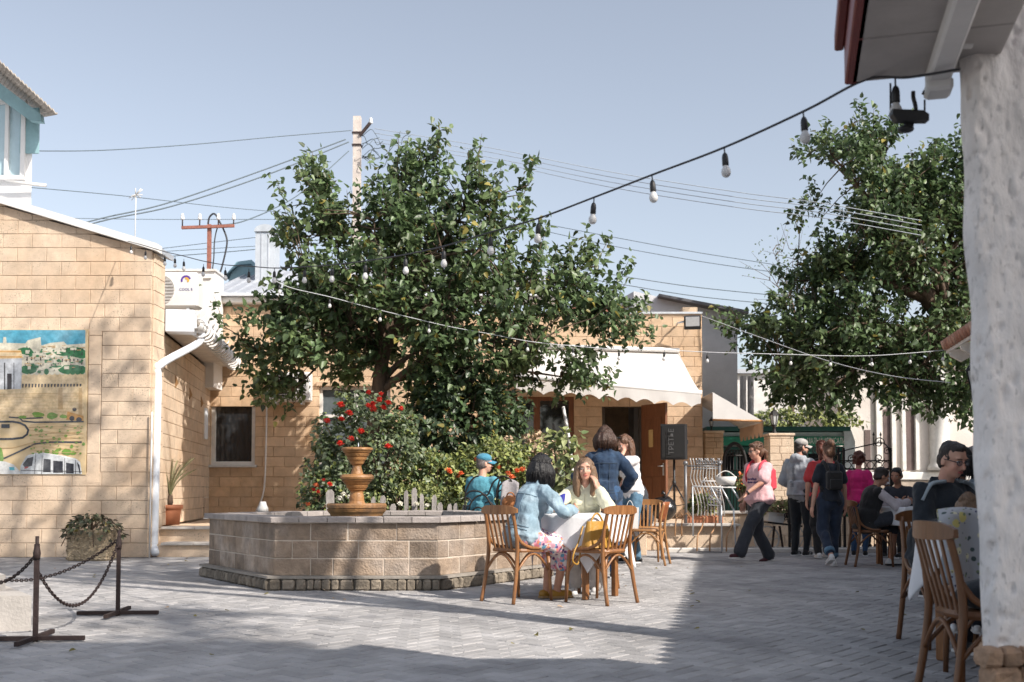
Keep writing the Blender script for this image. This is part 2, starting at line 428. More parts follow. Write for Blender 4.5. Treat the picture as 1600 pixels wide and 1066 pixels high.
# ================================================================== LEFT BUILDING (painted panel wall)
YL = 15.3; XLr = X(233, YL); XLl = -9.6
left = thing('stone_building', 'tall sandy block building with sloping white roof edge and painted wall panel', 'building', (XLr-1, YL, 0))
zA = Z(322, YL); uA = X(0, YL)-XLl; zB = Z(392, YL); uB = XLr-XLl
slope = (zB-zA)/(uB-uA)
ltop = lambda u: zA+slope*(u-uA)
core = MB()
core.prism([(XLl, YL+.06, 0), (XLr-.02, YL+.06, 0), (XLr-.02, YL+.06, ltop(uB)-.02), (XLl, YL+.06, ltop(0)-.02)], (0, .5, 0))
core.prism([(XLl, YL+.56, 0), (XLr-1.6, YL+.56, 0), (XLr-1.6, YL+.56, ltop(uB-1.6)-.02), (XLl, YL+.56, ltop(0)-.02)], (0, 5.4, 0))
core.build('wall', mortar, left, world=True)
mu0, mu1, mz0, mz1 = XLl-XLl+.3, X(135, YL)-XLl, Z(742, YL), Z(515, YL)
bw = .205
block_wall(left, (XLl, YL+.05), (XLr, YL+.05), 0, lambda u: ltop(u), lime, course=bw, blk=.43, openings=[(mu0, mz0-.02, mu1+.2, mz1+.02)], seed=4, depth=.05)
# upright stones framing the panel and the return of the corner
z = mz0-.12; i = 0
while z < mz1-.05:
    h = min(.43, mz1-z)
    o = bpy.data.objects.new('block', block_mesh(.19, h, .05, lime)); link(o, left)
    o.matrix_basis = wm(left).inverted() @ Matrix.Translation((XLl+mu1+.008, YL+.05, z)); z += h
block_wall(left, (XLr-.003, YL+.055), (XLr-.003+.0, YL+.52), 0, ltop(uB)-.02, lime, course=bw, blk=.24, seed=8, depth=.03)
v = MB()
v.prism([(XLl, YL-.09, ltop(0)+.01), (XLr+.1, YL-.09, ltop(uB+.1)+.01), (XLr+.1, YL-.09, ltop(uB+.1)+.12), (XLl, YL-.09, ltop(0)+.12)], (0, .22, 0))
v.build('roof_edge', white_m, left, world=True)
v = MB(); v.prism([(XLl, YL+.13, ltop(0)+.02), (XLr+.1, YL+.13, ltop(uB+.1)+.02), (XLr+.1, YL+.13, ltop(uB+.1)+.1), (XLl, YL+.13, ltop(0)+.1)], (0, .55, 0)); v.prism([(XLl, YL+.68, ltop(0)+.02), (XLr-1.5, YL+.68, ltop(uB-1.5)+.02), (XLr-1.5, YL+.68, ltop(uB-1.5)+.1), (XLl, YL+.68, ltop(0)+.1)], (0, 5.4, 0)); v.build('roof', metal_roof, left, world=True)
ant = MB(); ant.tube([(X(206, YL+.3), YL+.3, Z(378, YL)), (X(206, YL+.3), YL+.3, Z(300, YL))], .008, 6)
for k in range(9):
    a = k*2.4; ant.tube([(X(206, YL+.3), YL+.3, Z(302, YL)+.06), (X(206, YL+.3)+.1*math.cos(a), YL+.3+.05*math.sin(a), Z(302, YL)+.06+.09*math.sin(a*1.7))], .007, 4)
ao = ant.build('roof_aerial', white_dirty); tag(ao, 'thin whitish aerial rod standing on the sloping roof edge', 'aerial')

# ---- the painted panel: flat print, layered cut shapes on one board
panel = thing('painted_panel', 'large painted panel of a walled city and a tram on the sandy wall', 'mural', (X(60, YL), YL-.02, mz0))
pb = MB(); pb.box(((XLl+mu0+XLl+mu1)/2, YL+.005, (mz0+mz1)/2), (mu1-mu0, .03, mz1-mz0)); pb.build('board', M_('mural_sand', (.62, .47, .27), .6, .12, 3, col2=(.66, .52, .33), c2scale=5), panel, world=True)
mcol = dict(sky=(.08, .33, .46), pale=(.62, .58, .46), pale2=(.52, .48, .38), green=(.03, .16, .06), lgreen=(.16, .30, .05), wall=(.66, .50, .29), wall2=(.52, .35, .17), dark=(.04, .035, .04), road=(.035, .045, .06), white=(.70, .70, .68), tram=(.55, .57, .58), glass=(.02, .022, .03), orange=(.55, .28, .07), gate=(.50, .52, .55), sand=(.60, .42, .20), cyan=(.08, .45, .55), red=(.45, .05, .05))
mm = {k: M_('mural_'+k, c, .5, .22, 14, col2=tuple(.75*x+.11 for x in c), c2scale=3.5, c2lo=.4, c2hi=.75) for k, c in mcol.items()}
mlayer = [0]
def mp(name, pts, col, smooth=False):
    """pts in photograph pixels on the panel plane; each shape a print layer a little proud of the last"""
    mlayer[0] += 1; y = YL-.0105-.0003*mlayer[0]
    q = [P(min(px, 133.8), py, YL) for (px, py) in pts]; m = MB(); m.poly([(p.x, y, p.z) for p in q])
    return m.build(name, mm[col], panel, world=True)
def many(name, polys, col):
    mlayer[0] += 1; y = YL-.0105-.0003*mlayer[0]; m = MB()
    for k, pts in enumerate(polys): m.poly([(P(min(px, 133.8), py, YL).x, y-.000012*k, P(px, py, YL).z) for (px, py) in pts])
    return tag(m.build(name, mm[col], panel, world=True), kind='stuff')
def oval(cx, cy, rx, ry, n=12, jag=0, s=0):
    r_ = random.Random(s); return [(cx+rx*math.cos(2*math.pi*k/n)*(1+r_.uniform(-jag, jag)), cy+ry*math.sin(2*math.pi*k/n)*(1+r_.uniform(-jag, jag))) for k in range(n)]
lx = -100
mp('painted_sky', [(lx, 516), (135, 516), (135, 545), (110, 543), (64, 541), (30, 540), (lx, 542)], 'sky')
mp('painted_town', [(lx, 537), (5, 536), (6, 527), (10, 527), (11, 536), (40, 537), (44, 532), (64, 527), (65, 540), (80, 536), (100, 534), (105, 539), (135, 537), (135, 585), (lx, 590)], 'pale')
many('painted_trees', [oval(40, 549, 14, 6, 14, .2, 1), oval(115, 551, 26, 8, 16, .2, 2), oval(125, 556, 12, 6, 12, .2, 3), oval(45, 578, 14, 7, 12, .1, 4), oval(115, 578, 24, 8, 14, .1, 5), oval(73, 581, 4, 5, 8, .1, 6), oval(88, 572, 10, 3, 10, .2, 7), oval(72, 563, 4, 5, 9, .2, 8)], 'green')
many('painted_house', [[(38, 556), (58, 553), (58, 572), (38, 570)], [(78, 558), (108, 556), (133, 562), (133, 570), (80, 572)], [(60, 556), (70, 554), (70, 572), (60, 573)]], 'pale2')
many('painted_window', [[(85+6*k, 561), (87+6*k, 561), (87+6*k, 566), (85+6*k, 566)] for k in range(7)]+[[(42+7*k, 558), (44+7*k, 558), (44+7*k, 564), (42+7*k, 564)] for k in range(4)], 'dark')
mp('painted_parapet', [(34, 588)]+[(34+4*k, 584 if k % 2 else 587) for k in range(1, 25)]+[(133, 586), (133, 600), (34, 601)], 'wall')
many('painted_battlement', [[(35+5*k, 600), (38+5*k, 600), (37+5*k, 608-((k*3) % 4)), (35+5*k, 606)] for k in range(19)], 'dark')
mp('painted_city_wall', [(lx, 612), (34, 606), (133, 604), (131, 656), (lx, 662)], 'wall')
many('painted_buttress', [[(92, 606), (98, 606), (99, 640), (91, 640)], [(124, 606), (129, 606), (129, 648), (123, 648)]], 'wall2')
many('painted_wall_course', [[(lx, 617), (131, 614), (131, 615), (lx, 618.3)], [(lx, 624), (131, 619), (131, 619.8), (lx, 625)]], 'wall2')
mp('painted_bridge', [(106, 643), (131, 650), (131, 658), (104, 656)], 'orange')
many('painted_arch', [oval(113, 654, 4, 4), oval(124, 656, 4.5, 4), oval(117, 640, 3.4, 3)], 'dark')
mp('painted_gatehouse', [(lx, 548), (33, 548), (35, 560), (34, 608), (lx, 611)], 'gate')
mp('painted_gate_cornice', [(lx, 546), (33, 547), (37, 560), (lx, 565)], 'wall')
many('painted_gate_tile', [[(lx, 548), (34, 549), (34, 551), (lx, 550)], [(lx, 557), (35, 557), (35, 559), (lx, 559)]], 'orange')
many('painted_gate_slit', [[(12, 584), (19, 584), (19, 608), (12, 609)], [(7, 567), (9, 567), (9, 609), (7, 609)], [(22, 567), (23, 567), (23, 608), (22, 608)]], 'dark')
def band(pts, w):
    up = [(x, y-w/2) for x, y in pts]; dn = [(x, y+w/2) for x, y in pts[::-1]]; return up+dn
def strokes(pts, w):
    out = []
    for (x0, y0), (x1, y1) in zip(pts, pts[1:]):
        l = math.hypot(x1-x0, y1-y0); dx, dy = (x1-x0)/l, (y1-y0)/l; e = w*.25
        x0, y0, x1, y1 = x0-dx*e, y0-dy*e, x1+dx*e, y1+dy*e
        out.append([(x0+dy*w/2, y0-dx*w/2), (x1+dy*w/2, y1-dx*w/2), (x1-dy*w/2, y1+dx*w/2), (x0-dy*w/2, y0+dx*w/2)])
    return out
many('painted_road', strokes([(15, 652), (40, 654), (68, 653)], 2)+strokes([(30, 652), (36, 658), (55, 660), (131, 659)], 2.2)+strokes([(lx, 660), (20, 659), (32, 661), (40, 665), (45, 672), (43, 679), (36, 684), (20, 686), (lx, 687)], 3), 'road')
many('painted_lane', strokes([(lx, 735), (8, 716), (30, 706), (55, 694), (80, 691), (128, 691)], 2.4), 'road')
many('painted_field_line', [band([(46, 668), (90, 666), (131, 669)], 1.2), band([(50, 680), (90, 676), (131, 678)], 1.2), band([(60, 688), (131, 684)], 1), band([(lx, 703), (20, 700), (60, 690)], 1.2)], 'wall2')
many('painted_bush', [oval(60, 648, 10, 4, 12, .2, 11), oval(82, 650, 9, 5, 12, .2, 12), oval(100, 651, 6, 3.4, 10, .2, 13), oval(36, 652, 7, 2.5, 10, .2, 14), oval(0, 716, 6, 18, 12, .1, 15)]+[oval(57+k*9.3 % 75, 672+(k*17) % 38, 2.6, 2.6, 8, .15, k) for k in range(14)]+[oval(74, 706, 4, 4), oval(89, 707, 3.6, 4), oval(105, 706, 7, 5, 10, .2, 5), oval(115, 708, 5, 3)], 'lgreen')
mp('painted_van', [(lx, 722), (8, 721), (22, 726), (34, 739), (34, 741), (lx, 741)], 'white')
mp('painted_tram', [(32, 741), (33, 728), (42, 713), (56, 708), (90, 711), (118, 716), (126, 722), (129, 741)], 'tram')
many('painted_tram_roof', [band([(44, 712), (66, 708), (100, 713), (122, 719)], 1.6)], 'white')
many('painted_tram_window', [[(36, 726), (44, 716), (53, 714), (51, 728), (40, 731)], [(69, 717), (80, 718), (80, 738), (68, 738)], [(84, 720), (99, 721), (99, 739), (84, 739)], [(104, 723), (116, 725), (116, 740), (104, 740)], [(121, 722), (125, 727), (127, 740), (125, 740)]], 'glass')
many('painted_tram_mark', [[(39, 730), (45, 729), (45, 731), (39, 733)]], 'red')
many('painted_van_mark', [[(15, 730), (23, 730), (24, 735), (16, 735)]], 'cyan')
mp('painted_sign', [(3, 663), (16, 663), (16, 669), (3, 669)], 'road')

rs = random.Random(55)
many('painted_house', [[(x, y), (x+w, y-.6), (x+w, y+h), (x, y+h)] for x, y, w, h in [(rs.uniform(36, 126), rs.uniform(540, 574), rs.uniform(4, 10), rs.uniform(3, 6)) for _ in range(26)]], 'pale')
many('painted_roof', [[(x, y), (x+w, y-.4), (x+w, y+1), (x, y+1)] for x, y, w in [(rs.uniform(36, 126), rs.uniform(540, 574), rs.uniform(4, 9)) for _ in range(22)]], 'wall2')
many('painted_window', [[(x, y), (x+1.1, y), (x+1.1, y+2.2), (x, y+2.2)] for x, y in [(rs.uniform(36, 130), rs.uniform(541, 578)) for _ in range(46)]], 'dark')
many('painted_tree', [oval(rs.uniform(36, 131), rs.uniform(544, 582), rs.uniform(1.2, 3.4), rs.uniform(1, 2.2), 9, .25, k) for k in range(34)], 'green')
many('painted_terrace', [s_ for k in range(9) for s_ in strokes([(x, 664+5.2*k+2*math.sin(x*.06+k)) for x in range(48, 132, 7)], .7)], 'wall2')
many('painted_scrub', [oval(rs.uniform(48, 131), rs.uniform(664, 710), rs.uniform(.8, 2.2), rs.uniform(.6, 1.4), 8, .25, k) for k in range(60)], 'lgreen')
many('painted_masonry', [s_ for k in range(7) for s_ in strokes([(lx, 622+5*k), (130, 617+5.2*k)], .35)]+[s_ for k in range(44) for s_ in strokes([(rs.uniform(-40, 128), 620+rs.choice([0, 5, 10, 15, 20, 25])), (rs.uniform(-40, 128), 620)][:1]*1+[(0, 0)], .3) if False], 'wall2')
many('painted_tram_line', strokes([(34, 735), (129, 737)], .8)+strokes([(57, 709), (55, 740)], .7)+strokes([(67, 712), (66, 741)], .7)+strokes([(102, 716), (102, 741)], .7)+strokes([(119, 719), (119, 741)], .7), 'dark')
# ---- white upper storey behind it
YT = 17.0
tow = thing('upper_house', 'white upper storey with teal eaves behind the sloping roof edge', 'house', (X(10, YT), YT, Z(330, YT)))
xr = X(41, YT)
tw = MB(); tw.prism([(xr-4, YT, Z(330, YT)-.9), (xr, YT, Z(330, YT)-.9), (xr-1.9, YT+4, Z(330, YT)-.9), (xr-5.9, YT+4, Z(330, YT)-.9)], (0, 0, Z(185, YT)-Z(330, YT)+.9)); tw.build('wall', white_m, tow, world=True)
wx0, wx1 = X(-22, YT), X(32, YT)
fr = MB()
zb, zt_ = Z(282, YT), Z(158, YT)
for (c, s) in (((wx0+.03, YT-.03, (zb+zt_)/2), (.07, .08, zt_-zb)), ((wx1-.035, YT-.03, (zb+zt_)/2), (.07, .08, zt_-zb)), ((X(3, YT), YT-.03, (zb+zt_)/2), (.06, .08, zt_-zb)), (((wx0+wx1)/2, YT-.03, zb+.03), (wx1-wx0, .082, .07)), (((wx0+wx1)/2, YT-.03, zt_-.03), (wx1-wx0, .082, .07))): fr.box(c, s)
w = fr.build('window', white_m, tow, world=True)
MB().box(((wx0+wx1)/2, YT-.004, (zb+zt_)/2), (wx1-wx0-.1, .02, zt_-zb-.08)).build('pane', M_('pale_glass', (.42, .55, .60), .12, .1, 3, spec=.8), w, world=True)
e = MB()
e.prism([P(-60, 110, YT-.3), P(46, 188, YT-.3), P(65, 190, YT-.3), P(63, 178, YT-.3), P(-60, 84, YT-.3)], (0, .12, 0))
e.box((xr-.04, YT-.015, Z(205, YT)), (.3, .05, .75))
e.build('fascia', blue_m, tow, world=True)
ro = MB(); nst = 30
A0, A1, B0_, B1_ = P(-90, 12, 16.3), P(88, 176, 16.3), P(-90, 62, 17.6), P(66, 180, 17.6)
def slate(u, vv):
    p = A0.lerp(A1, u).lerp(B0_.lerp(B1_, u), vv); w_ = .03*math.sin(u*nst*2*math.pi); return (p.x-w_*.5, p.y, p.z+w_)
ro.grid(slate, nst*6, 2)
so = ro.build('roof', slate_m, tow, world=True); solidify(so, .02)
dec = MB(); dec.tube([P(9, 284, YT-.15), P(72, 290, YT-.1)], .03, 6); dec.build('pole_bracket', white_dirty, tow, world=True)

# ---- low side building running back from the corner
YB = 21.0; XBl = X(326, YB); EZ = 3.45
s0 = (X(246, 15.85), 15.85); s1 = (XBl-.03, YB)
side = thing('side_wing', 'low sandy wing with a white gutter running back beside the tall block building', 'building', (s0[0]-1, 18, 0))
sd = Vector((s1[0]-s0[0], s1[1]-s0[1], 0)).normalized(); sn = Vector((sd.y, -sd.x, 0))
c = MB(); c.prism([(s0[0]-.06, s0[1], 0), (s1[0]-.06, s1[1], 0), (s1[0]-2.5, s1[1], 0), (s0[0]-2.5, s0[1], 0)], (0, 0, EZ)); c.build('wall', lime, side, world=True)
block_wall(side, s0, s1, .43, EZ-.1, lime, course=.2, blk=.6, seed=15, depth=.05, jit=.002)
for t, zz in ((.22, 2.72), (.5, 2.66), (.76, 2.62)):
    q = Vector((*s0, 0)).lerp(Vector((*s1, 0)), t)+sn*.058
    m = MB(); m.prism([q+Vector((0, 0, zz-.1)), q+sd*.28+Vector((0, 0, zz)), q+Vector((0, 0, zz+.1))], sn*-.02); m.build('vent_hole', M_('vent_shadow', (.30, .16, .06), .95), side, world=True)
qa = Vector((*s0, EZ)); qb = Vector((*s1, EZ))
so_ = MB(); so_.prism([qa+sn*.42+Vector((0, 0, -.02)), qb+sn*.42+Vector((0, 0, -.02)), qb+Vector((0, 0, -.02)), qa+Vector((0, 0, -.02))], (0, 0, .05)); so_.prism([qa+sn*.42, qb+sn*.42, qb+sn*.42+Vector((0, 0, .14)), qa+sn*.42+Vector((0, 0, .14))], sn*.025)
so_.build('soffit', white_dirty, side, world=True)
rf = MB(); rf.prism([qa+sn*.5+Vector((0, 0, .1)), qb+sn*.5+Vector((0, 0, .1)), qb-sn*2.6+Vector((0, 0, .75)), qa-sn*2.6+Vector((0, 0, .75))], (0, 0, .06)); rf.build('roof', slate_m, side, world=True)
gt = MB()
def gut(u, vv):
    p = qa.lerp(qb, u*.99)+sn*.52; a = math.pi*(1+vv); return p+sn*(.085*math.cos(a))+Vector((0, 0, .06+.085*math.sin(a)))
gt.grid(gut, 8, 8); go = gt.build('gutter', white_m, side, world=True); solidify(go, .008, 0)
co = MB(); npt = 340; pts = []
for i in range(npt):
    t = i/(npt-1); a = t*2*math.pi*17; p = qa.lerp(qb, .05+t*.93)+sn*.52+Vector((0, 0, .04)); pts.append(p+sn*(.14*math.cos(a))+Vector((0, 0, .13*math.sin(a))))
tag(co.tube(pts, .02, 5).build('light_hose', white_m), 'white spiral light hose wound round the gutter of the side wing', 'light hose')
pk = MB()
for i in range(24):
    t = .15+.8*i/24; p = qa.lerp(qb, t)+sn*.42+Vector((0, 0, .15)); pk.tube([p, p+Vector((0, 0, .13+.05*(i % 3))), p+sn*.03+Vector((0, 0, .2+.05*(i % 3)))], .009, 4)
pk.build('snow_guard', white_dirty, side, world=True)
bx = MB(); bx.box(qa+sn*.3+sd*.12+Vector((0, 0, .08)), (.42, .3, .34), rz=math.atan2(sd.y, sd.x)-math.pi/2, bev=.01); bx.build('gutter_box', pvc, side, world=True)
dp = smooth_path([qa+sn*.52+sd*.6+Vector((0, 0, .02)), qa+sn*.50+sd*.5+Vector((0, 0, -.18)), (X(246, 15.5), 15.5, Z(572, 15.5)), (X(245, 15.5), 15.5, Z(600, 15.5)), (X(243, 15.45), 15.45, .35), (X(243, 15.45), 15.45, .16), (X(246, 15.36), 15.33, .06)], 5)
tag(MB().tube(dp, .058, 12).build('downpipe', pvc), 'white downpipe with an angled neck at the corner of the tall building', 'downpipe')
tag(MB().tube([(X(234.5, 15.2), 15.24, 0), (X(235.5, 15.2), 15.24, 2.1)], .013, 6).build('conduit', white_m), 'thin white conduit standing against the building corner', 'conduit')

# ---- white clad stair head and outdoor unit above the wing
wh = thing('roof_cabin', 'white clad cabin wall standing above the wing with the gutter', 'cabin', (X(300, 20.4), 20.4, EZ))
ca, cb2 = X(243, 20.3), X(332, 20.3)
MB().box(((ca+cb2)/2, 20.62, (Z(424, 20.3)+2.95)/2), (cb2-ca, .62, Z(424, 20.3)-2.95)).build('wall', white_m, wh, world=True)
MB().box(((ca+cb2)/2, 20.62, Z(424, 20.3)+.02), (cb2-ca+.06, .7, .04)).build('roof', white_dirty, wh, world=True)
MB().box((X(310, 20.3), 20.29, Z(434, 20.3)), (.42, .04, .03)).build('ledge', white_dirty, wh, world=True)
def ac_unit(name, label, c, w, h, d, fan_x, logo=False):
    r = thing(name, label, 'air conditioner', c, group=None)
    MB().box((0, d/2, h/2), (w, d, h), bev=.03).build('casing', white_m, r)
    f = MB(); f.lathe([(.0, 0), (h*.4, 0), (h*.43, -.012), (h*.43, .012), (h*.4, .012)], n=28, M=Matrix.Rotation(R(-90), 3, 'X'), c=(fan_x, -.003, h*.5)); fo = f.build('fan_opening', M_('fan_dark', (.05, .05, .055), .7) if not logo else white_dirty, r)
    gr = MB()
    for k in range(9):
        zz = -h*.36+h*.72*k/8; hw = math.sqrt(max(0.001, (h*.41)**2-zz*zz)); gr.box((fan_x, -.022, h*.5+zz), (hw*2, .012, .012))
    gr.build('grille', M_('grille_grey', (.42, .41, .41), .6), r)
    for sx in (-.3, .3): MB().box((sx*w, d/2, -.03), (.05, d*.8, .055)).build('foot', galv, r)
    if logo:
        cx, cz = w*.27, h*.76
        for (col, a0, a1, r0, r1) in (((.10, .04, .30), 20, 200, .055, .085), ((.75, .40, .06), -40, 110, .02, .052)):
            e_ = MB(); n = 12; pts = [(cx+r1*math.cos(R(a0+(a1-a0)*k/n)), -.006, cz+r1*math.sin(R(a0+(a1-a0)*k/n))) for k in range(n+1)]+[(cx+r0*math.cos(R(a1-(a1-a0)*k/n)), -.006, cz+r0*math.sin(R(a1-(a1-a0)*k/n))) for k in range(n+1)]
            e_.poly(pts); e_.build('emblem', M_('emblem_%d' % a0, col, .5, 0), r)
        text(r, 'COOL E', (cx, -.006, cz-.15), .062, M_('logo_ink', (.10, .10, .28), .5, 0), 'lettering')
    return r
def text(parent, s, loc, size, mat, name, rot=(R(90), 0, 0), ext=.001, align='CENTER'):
    cu = bpy.data.curves.new('t', 'FONT'); cu.body = s; cu.size = size; cu.extrude = ext; cu.align_x = align; cu.align_y = 'CENTER'; cu.resolution_u = 2
    o = bpy.data.objects.new('t', cu); COL.objects.link(o); bpy.context.view_layer.update()
    me = bpy.data.meshes.new_from_object(o.evaluated_get(bpy.context.evaluated_depsgraph_get())); bpy.data.objects.remove(o); bpy.data.curves.remove(cu)
    me.materials.clear(); me.materials.append(mat); r = bpy.data.objects.new(name, me); link(r, parent); r.location = loc; r.rotation_euler = rot; return r
ac_unit('outdoor_unit', 'white outdoor unit with a round fan and small emblem on the side wing roof', (X(266, 17.2), 17.2, Z(480, 17.2)), .82, .58, .32, -.2, True)

# ================================================================== BACK BUILDING
XBr = X(1097, YB); ZW = Z(491, YB)
back = thing('back_building', 'long sandy block building with awnings and windows behind the garden', 'building', ((XBl+XBr)/2, YB, .4))
def ub(px): return X(px, YB)-XBl
win1 = (ub(329), Z(727, YB), ub(398), Z(628, YB)); win2 = (ub(498), Z(760, YB), ub(609), Z(604, YB))
win3 = (ub(795), Z(775, YB), ub(897), Z(618, YB)); door = (ub(941), .43, ub(1004), Z(632, YB))
ops = [win1, win2, win3, door]
cb = MB()
def carve(mb, L0, L1, z0, z1, ops, y0, th):
    """solid wall with rectangular openings, as a set of boxes that meet edge to edge"""
    us = sorted(set([L0, L1]+[o[0] for o in ops]+[o[2] for o in ops])); zs = sorted(set([z0, z1]+[o[1] for o in ops]+[o[3] for o in ops]))
    for i in range(len(us)-1):
        for j in range(len(zs)-1):
            cu, cz = (us[i]+us[i+1])/2, (zs[j]+zs[j+1])/2
            if cz < z0 or cz > z1 or any(o[0] < cu < o[2] and o[1] < cz < o[3] for o in ops): continue
            mb.box((XBl+cu, y0+th/2, cz), (us[i+1]-us[i], th, zs[j+1]-zs[j]))
carve(cb, 0, XBr-XBl-.02, .4, ZW, ops, YB+.05, .3)
cb.box(((XBl+X(700, YB))/2, YB+.2, (ZW+Z(474, YB))/2), (X(700, YB)-XBl, .3, Z(474, YB)-ZW)); cb.box((XBl+.15, YB+2, (ZW+.4)/2), (.28, 3.3, ZW-.4))
cb.box((XBr-.16, YB+2, (ZW+.4)/2+.2), (.3, 3.3, ZW-.4)); cb.box(((XBl+XBr)/2, YB+3.6, ZW/2), (XBr-XBl-.4, .2, ZW))
cb.build('wall', mortar, back, world=True)
MB().box(((XBl+XBr)/2, YB+1.9, ZW-.08), (XBr-XBl-.1, 3.2, .1)).build('ceiling', wood_door, back, world=True)
def single_b(u, zz):
    px = 800+F*(XBl+u)/YB; py = 765-(zz-CH)*F/YB
    return not (520 < px < 900 and py > 560) and not (440 < px < 940 and py < 590) and not (960 < px < 1060 and 550 < py < 625)
block_wall(back, (XBl, YB+.05), (XBr, YB+.05), .43, ZW, lime_or, course=.2, blk=.43, openings=ops, seed=21, single=single_b) if False else block_wall(back, (XBl, YB+.05), (XBr, YB+.05), .43, lambda u: (Z(477, YB) if u < ub(700) else ZW), lime_or, course=.2, blk=.43, openings=ops, seed=21, single=single_b)
block_wall(back, (XBr-.003, YB+.06), (XBr-.003, YB+1.2), .43, ZW, lime_or, course=.2, blk=.43, seed=23, depth=.03)
# cornice and corrugated roof at the left, coping at the right
xk = X(880, YB)
MB().box(((XBl+xk)/2, YB-.02, Z(471, YB)), (xk-XBl, .3, .12), bev=.02).build('cornice', white_dirty, back, world=True)
MB().box(((XBl+xk)/2, YB-.1, Z(466, YB)+.03), (xk-XBl, .34, .05)).build('gutter', pvc, back, world=True)
MB().box(((XBr+xk)/2, YB+.17, ZW+.02), (XBr-xk+.06, .42, .045), bev=.008).build('coping', galv, back, world=True)
rm = MB(); rx0, rx1 = XBl+.02, xk
def corr(u, vv):
    x = rx0+(rx1-rx0)*u; return (x, YB-.18+3.6*vv, Z(463, YB)+.02+1.2*vv)
rm.grid(corr, 2, 1); n = int((rx1-rx0)/.24)
for i in range(n+1):
    x = rx0+.24*i; a, b2 = Vector((x, YB-.185, Z(463, YB)+.035)), Vector((x, YB+3.42, Z(463, YB)+1.235)); rm.beam(a, b2, .035, .035)
rm.build('roof', metal_roof, back, world=True)
yc = 23.0
ch = thing('chimney', 'square metal clad chimney with an arched cap on the corrugated roof', 'chimney', (X(414, yc), yc, Z(440, yc)))
cwid = X(430, yc)-X(400, yc); zc0, zc1 = Z(450, yc), Z(368, yc)
MB().box((X(415, yc), yc, (zc0+zc1)/2), (cwid, cwid*1.2, zc1-zc0)).build('shaft', galv, ch, world=True)
cs = MB()
for k in (-.18, .18): cs.box((X(415, yc)+cwid*k, yc-cwid*.6-.008, (zc0+zc1)/2), (.02, .012, zc1-zc0))
cs.build('seam', metal_roof, ch, world=True)
cp = MB(); n = 8; prof = [(X(415, yc)+(cwid*.56)*math.cos(math.pi*k/n), yc-cwid*.7, zc1+.02+.16*math.sin(math.pi*k/n)) for k in range(n+1)]
cp.prism(prof, (0, cwid*1.4, 0)); cp.build('cap', galv, ch, world=True)
dm = thing('roof_dormer', 'low teal metal dormer beside the chimney', 'dormer', (X(378, 23.6), 23.6, Z(440, 23.6)))
d0 = MB(); d0.prism([P(352, 455, 23.6), P(362, 425, 23.6), P(372, 411, 23.6), P(392, 409, 23.6), P(402, 424, 23.6), P(402, 455, 23.6)], (0, 1.2, 0)); d0.build('dormer_wall', M_('teal_metal', (.20, .34, .40), .5, .1, 4), dm, world=True)
MB().prism([P(350, 432, 23.5), P(370, 409, 23.5), P(393, 406, 23.5), P(408, 424, 23.5), P(404, 426, 23.5), P(392, 412, 23.5), P(372, 414, 23.5)], (0, 1.4, 0)).build('dormer_roof', M_('teal_metal', (.20, .34, .40), .5), dm, world=True)

def window(parent, o, y, frame_m, mull=(), trans=(), fw=.06, sill=True, pane=glass_dark, name='window'):
    u0, z0, u1, z1 = o; x0, x1 = XBl+u0, XBl+u1; m = MB()
    m.box((x0+fw/2, y, (z0+z1)/2), (fw, .09, z1-z0)); m.box((x1-fw/2, y, (z0+z1)/2), (fw, .09, z1-z0))
    m.box(((x0+x1)/2, y, z0+fw/2), (x1-x0-2*fw, .088, fw)); m.box(((x0+x1)/2, y, z1-fw/2), (x1-x0-2*fw, .088, fw))
    for px in mull: m.box((X(px, YB), y, (z0+z1)/2), (fw*1.3, .1, z1-z0-2*fw))
    for py in trans: m.box(((x0+x1)/2, y, Z(py, YB)), (x1-x0-2*fw, .084, fw))
    w = m.build(name, frame_m, parent, world=True)
    MB().box(((x0+x1)/2, y+.02, (z0+z1)/2), (x1-x0-fw, .012, z1-z0-fw)).build('pane', pane, w, world=True)
    if sill: MB().box(((x0+x1)/2, y-.08, z0-.02), (x1-x0+.1, .22, .05), bev=.006).build('sill', galv, w, world=True)
    return w
window(back, win1, YB+.10, white_dirty, fw=.075, pane=M_('thin_glass', (.03, .034, .04), .05, 0, spec=.9, alpha=.5))
cm = MB(); cx0, cx1 = XBl+win1[0]+.05, XBl+win1[2]-.05
cm.grid(lambda u, v: (cx0+(cx1-cx0)*u, YB+.30+.025*math.sin(u*44)+.012*math.sin(u*17), win1[1]+(win1[3]-win1[1])*v), 70, 2); cm.build('curtain', M_('grey_curtain', (.16, .155, .15), .9, .1, 5), back, world=True)
window(back, win2, YB+.10, white_dirty, mull=(556,), trans=(650,), fw=.06, pane=M_('curtained_glass', (.10, .12, .13), .15, .3, 5))
window(back, win3, YB+.10, wood_door, mull=(839,), fw=.10, sill=False)
MB().box((XBl+(win2[0]+win2[2])/2, YB-.01, win2[3]+.05), (win2[2]-win2[0]+.1, .1, .1), bev=.01).build('lintel', lime_or, back, world=True)
df = MB(); dx0, dx1 = XBl+door[0], XBl+door[2]
df.box((dx0+.03, YB+.08, (door[1]+door[3])/2), (.06, .12, door[3]-door[1])); df.box((dx1-.03, YB+.08, (door[1]+door[3])/2), (.06, .12, door[3]-door[1])); df.box(((dx0+dx1)/2, YB+.08, door[3]-.03), (dx1-dx0-.12, .118, .06))
df.build('door_frame', M_('dark_door_frame', (.06, .045, .035), .5), back, world=True)
hx = dx1+.0; lw = .8; ang = R(62); dd = Vector((math.cos(ang), -math.sin(ang), 0)); base = Vector((hx, YB+.0, 0))
